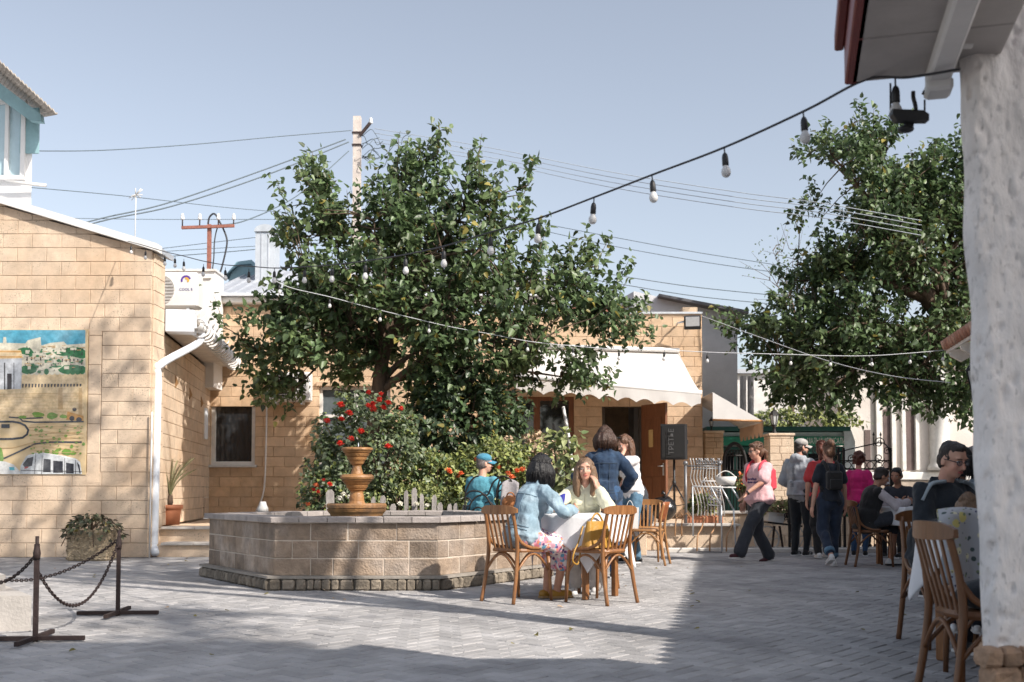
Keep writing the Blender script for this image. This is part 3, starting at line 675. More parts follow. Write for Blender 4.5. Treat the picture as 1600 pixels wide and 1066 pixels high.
dl = MB(); dl.beam(base+dd*.0+Vector((0, 0, (door[1]+door[3])/2)), base+dd*lw+Vector((0, 0, (door[1]+door[3])/2)), .055, door[3]-door[1]-.02, up=(0, 0, 1))
dlo = MB(); M3 = Matrix.Rotation(-ang, 3, 'Z'); hh = door[3]-door[1]-.02
dlo.box(base+dd*lw/2+Vector((0, 0, door[1]+hh/2)), (lw, .05, hh), M=M3)
nrm = Vector((-dd.y, dd.x, 0))
for (u0, u1, z0, z1) in ((.12, .36, .15, .8), (.44, .68, .15, .8), (.12, .36, 1.0, 1.95), (.44, .68, 1.0, 1.95)):
    for sgn in (1, -1): dlo.box(base+dd*((u0+u1)/2)+nrm*(.028*sgn)+Vector((0, 0, door[1]+(z0+z1)/2)), (u1-u0, .014, z1-z0), M=M3, bev=.004)
do = dlo.build('door', wood_door, back, world=True)
hm = MB(); hp = base+dd*(lw-.07)+Vector((0, 0, door[1]+1.0))
for sgn in (1, -1): hm.tube([hp, hp+nrm*.07*sgn, hp+nrm*.075*sgn-dd*.11], .012, 6); hm.box(hp+nrm*.027*sgn+Vector((0, 0, -.06)), (.045, .012, .24), M=M3)
hm.build('handle', galv, do, world=True)
MB().box(base+dd*.33-nrm*.03+Vector((0, 0, door[1]+1.55)), (.13, .016, .34), M=M3).build('notice_plate', M_('brass_plate', (.55, .40, .18), .5), do, world=True)
ac_unit('wall_unit', 'white wall mounted outdoor unit half hidden by the tree leaves', (X(450, 20.75), 20.72, Z(627, 20.7)), .86, .58, .27, -.14)
tag(MB().tube(smooth_path([(X(417, YB), YB-.03, Z(626, YB)), (X(416, YB), YB-.03, Z(700, YB)), (X(415, YB), YB-.03, Z(745, YB)), (X(412, YB), YB-.05, Z(775, YB)), (X(402, YB), YB-.06, Z(800, YB))], 4), .018, 6).build('drain_pipe', white_m), 'thin white drain pipe running down the wall from the outdoor unit', 'pipe')
mb = thing('meter_box', 'grey metal meter box at the inner corner beside the window', 'meter box', (X(316, 20.3), 20.3, Z(684, 20.3)))
MB().box((0, 0, .27), (.17, .16, .6), bev=.012).build('case', pvc, mb)
MB().box((0.0, -.085, .3), (.13, .012, .48), bev=.004).build('lid', white_m, mb)
MB().tube([(0, 0, 0), (0, 0, -.06), (.03, .02, -1.5)], .02, 6).build('cable_duct', rust_m, mb)
# ---- awnings
aw = thing('awning', 'wide off white canvas awning with a scalloped hem over the doorway', 'awning', (X(950, 20), 20.9, 2.7))
yw, yf = YB-.03, 19.6
TL, TR = Vector((X(830, yw), yw, Z(545, yw))), Vector((X(1062, yw), yw, Z(552, yw)))
BL, BR = Vector((X(806, yf), yf, Z(590, yf))), Vector((X(1095, yf), yf, Z(614, yf)))
cv = MB(); cv.grid(lambda u, v_: TL.lerp(TR, u).lerp(BL.lerp(BR, u), v_)+Vector((0, 0, -.05*math.sin(math.pi*v_))), 12, 6); solidify(cv.build('canvas', canvas, aw, world=True), .006)
MB().tube([BL+Vector((-.02, -.02, 0)), BR+Vector((.02, -.02, 0))], .045, 10).build('front_bar', white_m, aw, world=True)
MB().tube([TL+Vector((0, -.04, .05)), TR+Vector((0, -.04, .05))], .05, 10).build('roller', white_dirty, aw, world=True)
va = MB(); ns = 10; sub = 8; vs = []; fs = []
for i in range(ns*sub+1):
    t = i/(ns*sub); p = BL.lerp(BR, t)+Vector((0, -.05, -.03)); dz = .25-.075*abs(math.cos(math.pi*t*ns))
    vs += [p, p+Vector((0, -.012*math.sin(t*31), -(dz-.0)))]
for i in range(ns*sub): fs.append((2*i, 2*i+1, 2*i+3, 2*i+2))
va.add(vs, fs); solidify(va.build('valance', canvas, aw, world=True), .004)
am = MB()
for t in (.08, .92): a = TL.lerp(TR, t)+Vector((0, 0, -.5)); b2 = BL.lerp(BR, t); mid = a.lerp(b2, .5)+Vector((.25, 0, .1)); am.tube([a, mid, b2], .018, 6)
am.build('folding_arm', white_dirty, aw, world=True)
aw2 = thing('side_awning', 'small off white awning with a jagged hem on the end of the sandy building', 'awning', (X(1140, 20.5), 20.8, 2.4))
y0, y1 = 19.95, 22.0
A = Vector((XBr+.02, y0, Z(613, y0))); Bq = Vector((X(1192, y0), y0, Z(658, y0))); A2 = Vector((XBr+.02, y1, A.z)); B2 = Vector((Bq.x, y1, Bq.z)); C_ = Vector((XBr+.02, y0, Z(656, y0)))
c2 = MB(); c2.grid(lambda u, v_: A.lerp(A2, v_).lerp(Bq.lerp(B2, v_), u), 6, 4); solidify(c2.build('canvas', canvas, aw2, world=True), .006)
c3 = MB(); c3.add([A+Vector((0, -.004, 0)), C_+Vector((0, -.004, 0)), Bq+Vector((0, -.004, 0))], [(0, 1, 2)]); solidify(c3.build('side_flap', canvas, aw2, world=True), .004)
MB().tube([Bq, B2], .03, 8).build('front_bar', white_m, aw2, world=True)
MB().tube([C_, Bq], .02, 8).build('side_bar', wood_lt, aw2, world=True)
v3 = MB(); vs = []; fs = []; n = 24
for i in range(n+1):
    t = i/n; p = Bq.lerp(B2, t)+Vector((.01, 0, 0)); vs += [p, p+Vector((0, 0, -.3 if i % 4 else -.2))]
for i in range(n): fs.append((2*i, 2*i+1, 2*i+3, 2*i+2))
v3.add(vs, fs); solidify(v3.build('valance', M_('backlit_canvas', (.62, .47, .36), .9, .05, trans=.35), aw2, world=True), .004)  # same awning canvas, light coming through it put into the colour
# flood light
fl = thing('flood_light', 'black framed flood light bracketed to the top of the sandy wall', 'flood light', P(1082, 512, 20.6))
M5 = Matrix.Rotation(R(-10), 3, 'Z')@Matrix.Rotation(R(22), 3, 'X')
MB().box((0, 0, .1), (.33, .09, .27), M=M5, bev=.015).build('housing', black_m, fl)
MB().box((-.006, -.052, .112), (.265, .012, .185), M=M5).build('lens', M_('lamp_lens', (.62, .63, .64), .25, .1, 20), fl)
MB().tube([(-.17, .02, .12), (-.26, .2, .12), (-.26, .38, .1)], .02, 6).build('bracket', galv, fl)

# ================================================================== BEHIND
gh = thing('grey_house', 'plain grey rendered house with a mono pitch roof behind the sandy building', 'house', (X(1050, 24), 24.5, 0))
yg = 24.0
gh_m = M_('pale_grey_render', (.62, .63, .66), .9, .08, 2, .3, 40)
m = MB(); m.prism([P(990, 455, yg), P(1152, 492, yg), (X(1152, yg), yg, 0), (X(990, yg), yg, 0)][::-1], (0, 4, 0)); m.build('wall', gh_m, gh, world=True)
m = MB(); a, b_ = P(957, 474, 26), P(990, 456, yg+.01); m.prism([(a.x, a.y, 0), (b_.x-.01, b_.y, 0), (b_.x-.01, b_.y, b_.z), (a.x, a.y, a.z)], (0, .15, 0)); m.build('gable_return', gh_m, gh, world=True)
m = MB(); p0, p1 = P(1030, 463, yg-.25), P(1170, 490, yg-.5); m.prism([p0, p1, p1+Vector((0, 0, .07)), p0+Vector((0, 0, .06))], (0, 4.6, 0)); m.build('roof', M_('dark_sheet_roof', (.12, .12, .13), .7), gh, world=True)
tr = thing('tiled_house', 'low house with a red tiled roof peeping out above the sandy wall', 'house', (X(930, 29), 30, 0))
m = MB(); m.prism([P(890, 480, 29), P(905, 468, 29), P(960, 472, 29), P(975, 497, 29), P(885, 497, 29)], (0, 5, 0)); m.build('roof', M_('red_tile', (.42, .17, .12), .85, .15, 10), tr, world=True)
m = MB(); m.box((X(930, 31.5), 31.5, Z(500, 29)/2), (1.3, 4.6, Z(497, 29))); m.build('wall', lime, tr, world=True)
m = MB()
for k in range(12): q = P(906+4.6*k, 468+.33*k, 28.98); m.tube([q, q+Vector((0, 5, .03))], .05, 6)
m.build('ridge_tile', M_('red_tile', (.42, .17, .12), .85), tr, world=True)
# pale house deep behind, seen between the roofs and the tree
ph = thing('pale_house', 'pale rendered house far behind between grey house and tree', 'house', (X(1185, 31), 31, 0))
m = MB(); m.box((X(1215, 31), 32.5, 2.2), (3.2, 3, 4.4)); m.build('wall', white_dirty, ph, world=True)
m = MB(); m.box((X(1215, 31), 32.5, 4.45), (3.5, 3.3, .12)); m.build('roof', metal_roof, ph, world=True)
for px in (1160, 1172):
    po = MB().tube([(X(px, 25.5), 25.5, 0), (X(px, 25.5)+.03, 25.5, Z(588, 25.5))], .075, 10).build('pale_post', wood_grey); tag(po, ('left' if px == 1160 else 'right')+' one of two pale round posts beside the grey house', 'post', 'pale posts by the grey house')
# white ornate house
yo = 27.0
oh = thing('ornate_house', 'old white house with tall niches and pilasters behind the iron gate', 'house', (X(1420, yo), yo, 0))
ox0, ox1 = X(1312, yo), X(1560, yo); zt = Z(560, yo)
m = MB(); m.box(((ox0+ox1)/2, yo+1.5, zt/2), (ox1-ox0, 3, zt)); m.build('wall', M_('old_plaster', (.66, .61, .57), .95, .12, 2, .4, 20, col2=(.50, .44, .40), c2scale=1.0), oh, world=True)
m = MB(); m.box(((ox0+ox1)/2, yo-.05, Z(738, yo)-.1), (ox1-ox0, .2, .2), bev=.02); m.build('sill_band', white_dirty, oh, world=True); m = MB(); m.box(((ox0+ox1)/2, yo-.04, zt-.12), (ox1-ox0+.2, .3, .24), bev=.03); m.build('cornice', white_dirty, oh, world=True)
m = MB(); m.box(((ox0+ox1)/2, yo-.03, .6), (ox1-ox0, .12, 1.2)); m.build('plinth', M_('grimy_stone', (.34, .28, .23), .95, .3, 3, .6, 15), oh, world=True)
for (a, b_, y0_, y1_) in ((1351, 1360, 672, 735), (1381, 1391, 640, 735), (1416, 1428, 640, 735)):
    w_ = MB(); w_.box((X((a+b_)/2, yo), yo-.005, (Z(y0_, yo)+Z(y1_, yo))/2), (X(b_, yo)-X(a, yo), .03, Z(y0_, yo)-Z(y1_, yo))); w_.build('window', M_('dusty_dark', (.12, .085, .08), .8, .2, 4), oh, world=True)
for px in (1371, 1395, 1411, 1432, 1455, 1473):
    m = MB(); m.box((X(px, yo), yo-.05, (Z(735, yo)+zt)/2), (.09, .1, zt-Z(735, yo)-.02)); m.build('pilaster', white_dirty, oh, world=True)
m = MB(); m.lathe([(.0, 0), (.32, 0), (.30, .1), (.22, .2), (.22, 1.5), (.30, 1.6), (.34, 1.75), (0, 1.75)], c=(X(1465, yo), yo-.15, Z(735, yo)), n=14); m.build('half_column', white_dirty, oh, world=True)

# green kiosk
yk = 23.5
ki = thing('kiosk', 'green shop kiosk with a white lettered sign band behind the stone pillars', 'kiosk', (X(1220, yk), yk, 0))
green_d = M_('dark_green_paint', (.014, .085, .07), .45, .1, 4); green_l = M_('green_sign', (.012, .20, .12), .45, .1, 4)
kx0, kx1 = X(1100, yk), X(1322, yk)
def kb(name, py0, py1, y, th, mat, a=kx0, b=kx1): return MB().box(((a+b)/2, y+th/2, (Z(py0, yk)+Z(py1, yk))/2), (b-a, th, abs(Z(py0, yk)-Z(py1, yk))), bev=.01).build(name, mat, ki, world=True)
kb('roof', 668, 675, yk-.35, 2.4, green_d); kb('fascia', 676, 682.5, yk-.2, 2.0, M_('pale_fascia', (.45, .55, .55), .5, .1)); sb = kb('sign_band', 683, 697, yk-.28, .08, green_l)
kb('shutter', 698, 707, yk-.1, .15, green_d); kb('glazing', 708, 735, yk+.3, .04, glass_dark); kb('counter', 736, 800, yk, .5, green_d); kb('back_wall', 676, 840, yk+1.9, .1, green_d)
for px in (1101, 1150, 1205, 1260, 1318): MB().box((X(px, yk), yk+.06, Z(700, yk)/2), (.09, .09, Z(700, yk))).build('post', green_d, ki, world=True)
tx = text(ki, 'К «МАЛЫЙ ИЕРУСАЛИМ»', Vector((X(1291, yk-.29), yk-.285, Z(689.6, yk-.28)))-Vector(ki.location), .18, white_m, 'lettering', ext=.002); tx.scale = (.48, 1, 1)
kp = MB(); kp.prism([P(1319, 672, yk-.3), P(1330, 672, yk-.3), P(1336, 690, yk-.3), P(1336, 735, yk-.3), P(1319, 735, yk-.3)], (0, .08, 0)); kp.build('end_panel', M_('pale_panel', (.45, .50, .53), .4), ki, world=True)

# stone pillars with lanterns
def lantern(name, label, base, s=1.0, hang=False):
    r = thing(name, label, 'lantern', base)
    m = MB()
    if not hang: m.lathe([(.07, 0), (.07, .02), (.03, .05), (.025, .12), (.05, .15)], n=8)
    m.lathe([(.05, .15), (.055, .17), (.05, .175)], n=6); m.build('stem', blackmetal, r)
    g_ = MB(); g_.lathe([(.045, .175), (.08, .35)], n=6, smooth=False); g_.build('glass', M_('lantern_glass', (.55, .56, .55), .2, .1), r)
    f = MB()
    for k in range(6): a = k*math.pi/3; f.tube([(.047*math.cos(a), .047*math.sin(a), .175), (.083*math.cos(a), .083*math.sin(a), .35)], .008, 4)
    f.lathe([(.10, .35), (.09, .37), (.05, .43), (.02, .45), (.012, .50), (0, .51)], n=6, smooth=False); f.build('cage', blackmetal, r)
    r.scale = (s, s, s); return r
def pillar(label, px0, px1, py_top, d, mat):
    x0, x1 = X(px0, d), X(px1, d); zt = Z(py_top, d); w = x1-x0
    r = thing('stone_pillar', label, 'pillar', ((x0+x1)/2, d+w/2, 0))
    MB().box((0, 0, zt/2-.02), (w-.1, w-.1, zt-.06)).build('core', mortar, r)
    rr = random.Random(px0)
    z = 0; k = 0
    while z < zt-.08:
        h = min(rr.uniform(.09, .15), zt-.05-z)
        if h < .03: break
        for side_ in range(4):
            M4 = Matrix.Rotation(side_*math.pi/2, 4, 'Z'); sp = rr.uniform(.35, .65)*w
            for (a, b2) in ((-w/2, -w/2+sp), (-w/2+sp, w/2-.05)):
                o = bpy.data.objects.new('stone', block_mesh(b2-a, h, .055, mat)); link(o, r); o.matrix_basis = M4@Matrix.Translation((a, -w/2+.05, z))
        z += h; k += 1
    MB().box((0, 0, zt-.025), (w+.05, w+.05, .05), bev=.01).build('capstone', lime, r)
    return r, zt, w
pr, zt, w = pillar('pale rough stone pillar with a lantern standing behind the woman in pink', 1203, 1240, 677, 19.6, lime)
lantern('pillar_lantern', 'black six sided lantern standing on top of the pale rough stone pillar', (pr.location.x-.08, pr.location.y, zt), 1.0)
pr, zt, w = pillar('stone pillar tinted warm for the shade under the small side awning', 1102, 1130, 673, 22.3, lime_or)
lantern('pillar_lantern', 'dark lantern half hidden under the small side awning', (pr.location.x-.02, pr.location.y, zt), .6)
# right hand low wall and kerb
lw_ = thing('garden_wall', 'low sandy block wall behind the strolling visitors', 'wall', (X(1220, 18.3), 18.3, 0))
MB().box((X(1220, 18.3)+.45, 18.45, .27), (3.2, .2, .54)).build('core', mortar, lw_, world=True)
block_wall(lw_, (X(1220, 18.3)-1.15, 18.35), (X(1220, 18.3)+2.05, 18.35), 0, .56, lime, course=.187, blk=.4, seed=31, depth=.05)
MB().box((X(1220, 18.3)+.45, 18.42, .585), (3.26, .34, .05), bev=.01).build('coping', slab_m, lw_, world=True)
kerb = MB(); kerb.box((X(1270, 16.4), 16.55, .03), (4.6, .18, .08), bev=.015); tag(kerb.build('kerb', M_('pale_kerb', (.60, .57, .53), .8, .1)), kind='structure')

# ================================================================== RIGHT HAND SIDE
# long tiled building along the right
eA, eB = Vector((4.05, 2.6, 3.2)), Vector((6.93, 16.8, 3.2)); ed = (eB-eA).normalized(); en = Vector((-ed.y, ed.x, 0))   # en points to the court
tb = thing('tiled_building', 'long low building with a clay tile eave along the right of the court', 'building', (6.9, 10, 0))
dkw = M_('dark_boarding', (.045, .035, .03), .7, .3, 3, .2, 30, stretch=(8, 8, .6))
m = MB(); a = eA-en*.75; b_ = eB-en*.75-ed*.5; m.prism([(a.x, a.y, 0), (b_.x, b_.y, 0), (b_.x+4, b_.y-1, 0), (a.x+4, a.y-1, 0)], (0, 0, 3.15)); m.build('wall', dkw, tb, world=True)
for k in range(16):
    q = b_-ed*(.25+.32*k)+en*.02; MB().box((q.x, q.y, 1.3), (.04, .05, 2.4), rz=math.atan2(ed.y, ed.x)).build('batten', M_('batten', (.20, .17, .14), .8), tb, world=True)
rl = b_+en*.06; MB().beam((rl.x, rl.y, 2.55), tuple((b_-ed*5+en*.06)[:2])+(2.55,), .08, .05).build('rail', wood_grey, tb, world=True)
tile_m = M_('clay_tile', (.40, .19, .13), .9, .2, 8, .2, 40, col2=(.52, .32, .24), c2scale=3)
m = MB(); ntile = 74; Lr = (eB-eA).length; rise = 1.55; run = 4.2
m.prism([eA+en*0, eB, eB-en*run+Vector((0, 0, rise)), eA-en*run+Vector((0, 0, rise))], (0, 0, .04)); m.build('roof', tile_m, tb, world=True)
tl = MB(); tl.tube([(0, 0, 0), (-.9, 0, .333)], [.085, .075], 8); tme = tl.mesh('eave_tile', tile_m); rzt = math.atan2(en.y, en.x)
for k in range(ntile):
    q = eA.lerp(eB, (k+.5)/ntile)+en*.06+Vector((0, 0, .06)); o = bpy.data.objects.new('eave_tile', tme); link(o, tb)
    o.matrix_basis = wm(tb).inverted()@Matrix.Translation(q)@Matrix.Rotation(rzt, 4, 'Z')
br = MB(); br.prism([(0, 0, .0), (-.72, 0, .0), (-.72, 0, -.1), (-.5, 0, -.2), (-.34, 0, -.12), (-.2, 0, -.2), (-.04, 0, -.1)], (0, .09, 0)); bme = br.mesh('eave_bracket', white_dirty)
for k in range(18):
    q = eB-ed*(.12+.8*k)+Vector((0, 0, -.01)); o = bpy.data.objects.new('eave_bracket', bme); link(o, tb); o.matrix_basis = wm(tb).inverted()@Matrix.Translation(q)@Matrix.Rotation(rzt, 4, 'Z')
MB().beam(eA-en*.02+Vector((0, 0, -.0)), eB-en*.02+Vector((0, 0, 0)), .03, .1).build('fascia', white_dirty, tb, world=True)
lantern('wall_lantern', 'dark hanging lantern under the clay tile eave', P(1525, 610, 15.0)-Vector((0, 0, .25)), 1.5, True)

# near plastered corner with the overhanging eave (the eave runs 15 degrees off the line of sight)
yE = 4.15; ze = 2.585; yN = 3.85
nb = thing('plastered_building', 'near rough white plastered building corner with an overhanging red edged eave', 'building', (X(1343, yE), yE, 0), R(-15))
def nwall(u, v_):
    zz = .38+v_*2.52
    xe = X(1541, yN)+(X(1515, yN)-X(1541, yN))*min(1, (v_*.95))+.014*noise.noise(Vector((3, v_*9, 1)))
    if u < .2: p = Vector((xe+.26*(1-u/.2), yN+.06+.5*(1-u/.2), zz))
    elif u < .26: a = (u-.2)/.06*math.pi/2; p = Vector((xe+.06*(1-math.cos(a)), yN+.06*(1-math.sin(a)), zz))
    else: p = Vector((xe+.06+1.7*(u-.26)/.74, yN, zz))
    n_ = noise.noise(Vector((p.x*7, p.y*7, zz*5)))*.010+noise.noise(Vector((p.x*22, p.y*22, zz*11)))*.007-max(0, noise.noise(Vector((p.x*42, p.y*42, zz*20)))-.25)*.035
    return p+Vector((-n_*.5, -n_, 0))
m = MB(); m.grid(nwall, 230, 260); m.build('wall', plaster_m, nb, world=True)
rr = random.Random(9)
stone_t = M_('tawny_rubble', (.40, .26, .17), .95, .25, 10, 1.0, 25, rnd=.22)
def rubble(w, h, d, s):
    m = MB(); m.box((0, 0, 0), (w, d, h), bev=min(w, h)*.2); r_ = random.Random(s); m.v = [(x*(1+r_.uniform(-.16, .12)), y*(1+r_.uniform(-.16, .12)), z_*(1+r_.uniform(-.16, .12))) for (x, y, z_) in m.v]; m.sm = [False]*len(m.f); return m.mesh('stone', stone_t)
rms = [rubble(.16, .10, .14, s) for s in range(6)]
inb = wm(nb).inverted()
for row in range(6):
    zz = .034+row*.069
    x = X(1528, yN)+rr.uniform(-.03, .01)
    while x < X(1528, yN)+1.6:
        w = rr.uniform(.06, .115); o = bpy.data.objects.new('stone', rr.choice(rms)); link(o, nb)
        o.matrix_basis = inb@Matrix.LocRotScale(Vector((x+w/2, yN-.015+rr.uniform(-.012, .012), zz)), Matrix.Rotation(rr.uniform(-.14, .14), 3, 'Y')@Matrix.Rotation(rr.uniform(-.15, .15), 3, 'Z'), Vector((w/.16, .8, rr.uniform(.62, .72)))); x += w+.005
    y = yN+.10
    for k in range(7):
        o = bpy.data.objects.new('stone', rr.choice(rms)); link(o, nb); o.matrix_basis = inb@Matrix.LocRotScale(Vector((X(1530, yN)+.06+(y-yN)*.5, y, zz)), Matrix.Rotation(R(62)+rr.uniform(-.1, .1), 3, 'Z'), Vector((.62, 1, .68))); y += .1
MB().box((X(1530, yN)+.9, yN+.2, .2), (1.5, .3, .4)).build('plinth_core', mortar, nb, world=True)
sofm = M_('soffit_grey', (.46, .43, .41), .8, .1, 4)
for k in range(5):
    MB().box((.25, -.23-.42*k, ze+.02), (.52, .412, .02), bev=.003).build('soffit_board', sofm, nb)
redm = M_('red_metal_edge', (.20, .035, .03), .5, .15, 5)
m = MB(); m.box((-.012, -1.06, ze+.11), (.05, 2.12, .20), bev=.006); m.box((-.056, -1.06, ze+.19), (.036, 2.14, .07), bev=.006); m.build('fascia', redm, nb)
m = MB(); m.prism([(-.07, .05, ze+.222), (.62, .05, ze+.49), (.62, .05, ze+.52), (-.07, .05, ze+.25)], (0, -2.2, 0)); m.build('roof', redm, nb)
m = MB(); m.prism([(.07, -.03, ze+.045), (.56, -.03, ze+.045), (.56, -.03, ze+.42), (.07, -.03, ze+.2)], (0, -.05, 0)); m.build('gable_boarding', grey_pl, nb)
m = MB(); m.box((.30, -1.05, ze-.025), (.085, 2.0, .068), bev=.01); m.box((.30, -.10, ze-.072), (.095, .12, .05), bev=.012); m.build('wall_plate', white_m, nb)
yp = 3.78
MB().tube(smooth_path([P(1464, -90, yp), P(1466, 0, yp), P(1468, 45, yp), P(1474, 62, yp), P(1488, 67, yp), P(1518, 67, yp)], 6), .021, 10).build('bent_pipe', white_m, nb, world=True)
# camera-like black fitting under the eave
cf = thing('hanging_bracket', 'black twin wire fitting hanging below the end of the eave', 'fitting', P(1425, 172, 4.02))
yq = 4.02
def loc(px, py): return P(px, py, yq)-Vector(cf.location)
m = MB(); m.prism([loc(1395, 170), loc(1442, 172), loc(1452, 178), loc(1452, 188), loc(1402, 188), loc(1395, 178)], (0, .04, 0)); m.build('body', black_m, cf)
m = MB(); m.ball(loc(1423, 195)+Vector((0, .05, 0)), (.032, .025, .015)); m.tube([loc(1428, 186)+Vector((0, .05, 0)), loc(1426, 194)+Vector((0, .05, 0))], .02, 8); m.build('knob', black_m, cf)
m = MB()
for (a, b_) in (((1397, 124), (1397, 172)), ((1451, 150), (1451, 180))): m.tube([loc(*a)+Vector((0, .04, 0)), loc(*b_)+Vector((0, .04, 0))], .004, 5)
m.tube(smooth_path([loc(1427, 143), loc(1427, 152), loc(1430, 164), loc(1431, 172)], 4), .008, 6); m.tube([loc(1443, 142), loc(1458, 150)], .014, 6); m.build('hanger', blackmetal, cf)

# unseen tall block, added and sized to cast shade over the near paving
sh = thing('shade_block', 'tall grey block added out of frame to shade the near paving', 'house', (8, -4.7, 0))
MB().box((7.6, -6.4, 6.0), (5.6, 7.2, 12.0)).build('wall', grey_pl, sh, world=True)
# ================================================================== FOUNTAIN
dF = 10.3
hexo = [(X(421, dF), dF), (X(690, dF), dF), None, None, None, None]
dL = 11.98; xL = X(316, dL); cxF = (hexo[0][0]+hexo[1][0])/2
hexo[2] = (2*cxF-xL, dL); hexo[5] = (xL, dL); hexo[3] = (hexo[1][0], 2*dL-dF); hexo[4] = (hexo[0][0], 2*dL-dF)
def inset(poly, d):
    n = len(poly); out = []
    for i in range(n):
        p0, p1, p2 = Vector(poly[i-1]), Vector(poly[i]), Vector(poly[(i+1) % n])
        d1 = (p1-p0).normalized(); d2 = (p2-p1).normalized(); n1 = Vector((-d1.y, d1.x)); n2 = Vector((-d2.y, d2.x))
        b = (n1+n2).normalized(); out.append(tuple(p1+b*(d/b.dot(n1))))
    return out
fo = thing('fountain_basin', 'low six sided stone basin with a tiered ochre fountain bowl in it', 'fountain', (cxF, dL, 0))
wallp = inset(hexo, .07)
def ring(mb, po, pi, z0, z1):
    n = len(po)
    for i in range(n):
        j = (i+1) % n; a, b, c, d = po[i], po[j], pi[j], pi[i]
        mb.add([(*a, z0), (*b, z0), (*c, z0), (*d, z0), (*a, z1), (*b, z1), (*c, z1), (*d, z1)], [(3, 2, 1, 0), (4, 5, 6, 7), (0, 1, 5, 4), (2, 3, 7, 6)])
m = MB(); core = inset(wallp, .010); ring(m, core, inset(wallp, .2), 0, .66); m.build('wall_core', foun_j, fo, world=True)
GAP = .010
for i in range(6):
    a, b = Vector(wallp[i]), Vector(wallp[(i+1) % 6]); u = (b-a).normalized(); nin = Vector((-u.y, u.x))*.05
    block_wall(fo, tuple(a+nin+u*0), tuple(b+nin-u*0), .135, .655, foun_m, course=.173, blk=.36, seed=40+i, depth=.05, vary=.42, jit=.007, maker='stone')
GAP = .0045
m = MB(); ring(m, inset(hexo, -.015), inset(hexo, .12), .115, .14); m.build('plinth_ledge', cem_m, fo, world=True)
m = MB(); ring(m, inset(hexo, .03), inset(hexo, .14), 0, .114); m.build('plinth_core', cem_m, fo, world=True)
cs = [rubble(.13, .115, .09, 70+s) for s in range(6)]
for me_ in cs: me_.materials.clear(); me_.materials.append(rubble_m); me_.polygons.foreach_set('use_smooth', [False]*len(me_.polygons))
rr = random.Random(5); inf = wm(fo).inverted()
for i in range(6):
    a, b = Vector(inset(hexo, .02)[i]), Vector(inset(hexo, .02)[(i+1) % 6]); L_ = (b-a).length; u = (b-a)/L_; t = 0
    while t < L_-.04:
        w = min(rr.uniform(.06, .15), L_-t); q = a+u*(t+w/2)
        o = bpy.data.objects.new('plinth_stone', rr.choice(cs)); link(o, fo)
        o.matrix_basis = inf@Matrix.LocRotScale(Vector((q.x, q.y, .054)), Matrix.Rotation(math.atan2(u.y, u.x)+rr.uniform(-.12, .12), 3, 'Z'), Vector((w/.13*.97, 1, rr.uniform(.92, 1.04)))); t += w+.004
po, pi = inset(wallp, -.045), inset(wallp, .28)
for i in range(6):
    j = (i+1) % 6; n = 6
    for k in range(n):
        t0, t1 = k/n, (k+1)/n; g_ = .004
        A, B, C, D = (Vector(po[i]).lerp(Vector(po[j]), t0), Vector(po[i]).lerp(Vector(po[j]), t1), Vector(pi[i]).lerp(Vector(pi[j]), t1), Vector(pi[i]).lerp(Vector(pi[j]), t0))
        u = (B-A).normalized()*g_; dz = rr.uniform(-.003, .003); m = MB(); bb = .008
        lo = [(*(A+u), .658), (*(B-u), .658), (*(C-u), .658), (*(D+u), .658)]; mid = [(x, y, .705+dz) for x, y, _ in lo]
        c_ = sum((Vector(q) for q in mid), Vector())/4; top = [tuple(Vector(q).lerp(c_, .03)+Vector((0, 0, bb))) for q in mid]
        m.add(lo+mid+top, [(3, 2, 1, 0)]+[(p, (p+1) % 4, 4+(p+1) % 4, 4+p) for p in range(4)]+[(4+p, 4+(p+1) % 4, 8+(p+1) % 4, 8+p) for p in range(4)]+[(8, 9, 10, 11)])
        m.build('cap_stone', cap_m, fo, world=True)
m = MB(); m.poly([(*q, .30) for q in inset(wallp, .15)]); m.build('basin_floor', cem_m, fo, world=True)
water = M_('basin_water', (.03, .05, .045), .05, .1, 3, .15, 12, spec=.6)
wo_ = MB().poly([(*q, .55) for q in inset(wallp, .195)]).build('water', water); tag(wo_, kind='structure')
dB = 12.0; kB = F/dB
def zy(y): return CH+(765-y)/kB
prof = [(.24, .3), (.24, .66)]+[(r, zy(y)) for (r, y) in ((.29, 806), (.30, 803), (.325, 799), (.337, 795), (.322, 794.4), (.322, 793.4), (.338, 793), (.338, 789), (.325, 786.5), (.29, 787), (.10, 787), (.085, 783), (.082, 776), (.072, 770), (.078, 767), (.103, 765), (.096, 764.2), (.112, 762.8), (.126, 759.5), (.118, 758.6), (.134, 757), (.158, 753), (.176, 751), (.170, 750.4), (.170, 749.6), (.186, 749), (.194, 746), (.184, 743), (.165, 741.5), (.13, 742), (.072, 741), (.066, 738), (.055, 733), (.048, 729), (.052, 727), (.072, 725), (.082, 722), (.092, 720), (.088, 719.4), (.104, 718.6), (.116, 715), (.108, 714.2), (.126, 713), (.142, 709.5), (.134, 708.6), (.152, 707.4), (.166, 704.8), (.180, 703), (.178, 700.5), (.165, 699.5), (.14, 702), (.0, 702))]
tag(MB().lathe(prof, c=(X(558, dB), dB, 0), n=72, caps=False, smooth=False).build('fountain_bowl', terra_glz, fo, world=True))
sp = MB(); sp.lathe([(.0, 0), (.07, 0), (.065, .05), (.045, .09), (.035, .13), (.0, .13)], c=(X(412, 13.2), 13.2, .70), n=12); tag(sp.build('tap_cup', white_dirty), 'small white upturned cup on the back rim of the stone basin', 'cup')
sp = MB(); sp.tube([(X(560, dB), dB, zy(703)), (X(560, dB), dB, zy(692))], .006, 5); sp.build('jet_pipe', galv, fo, world=True)

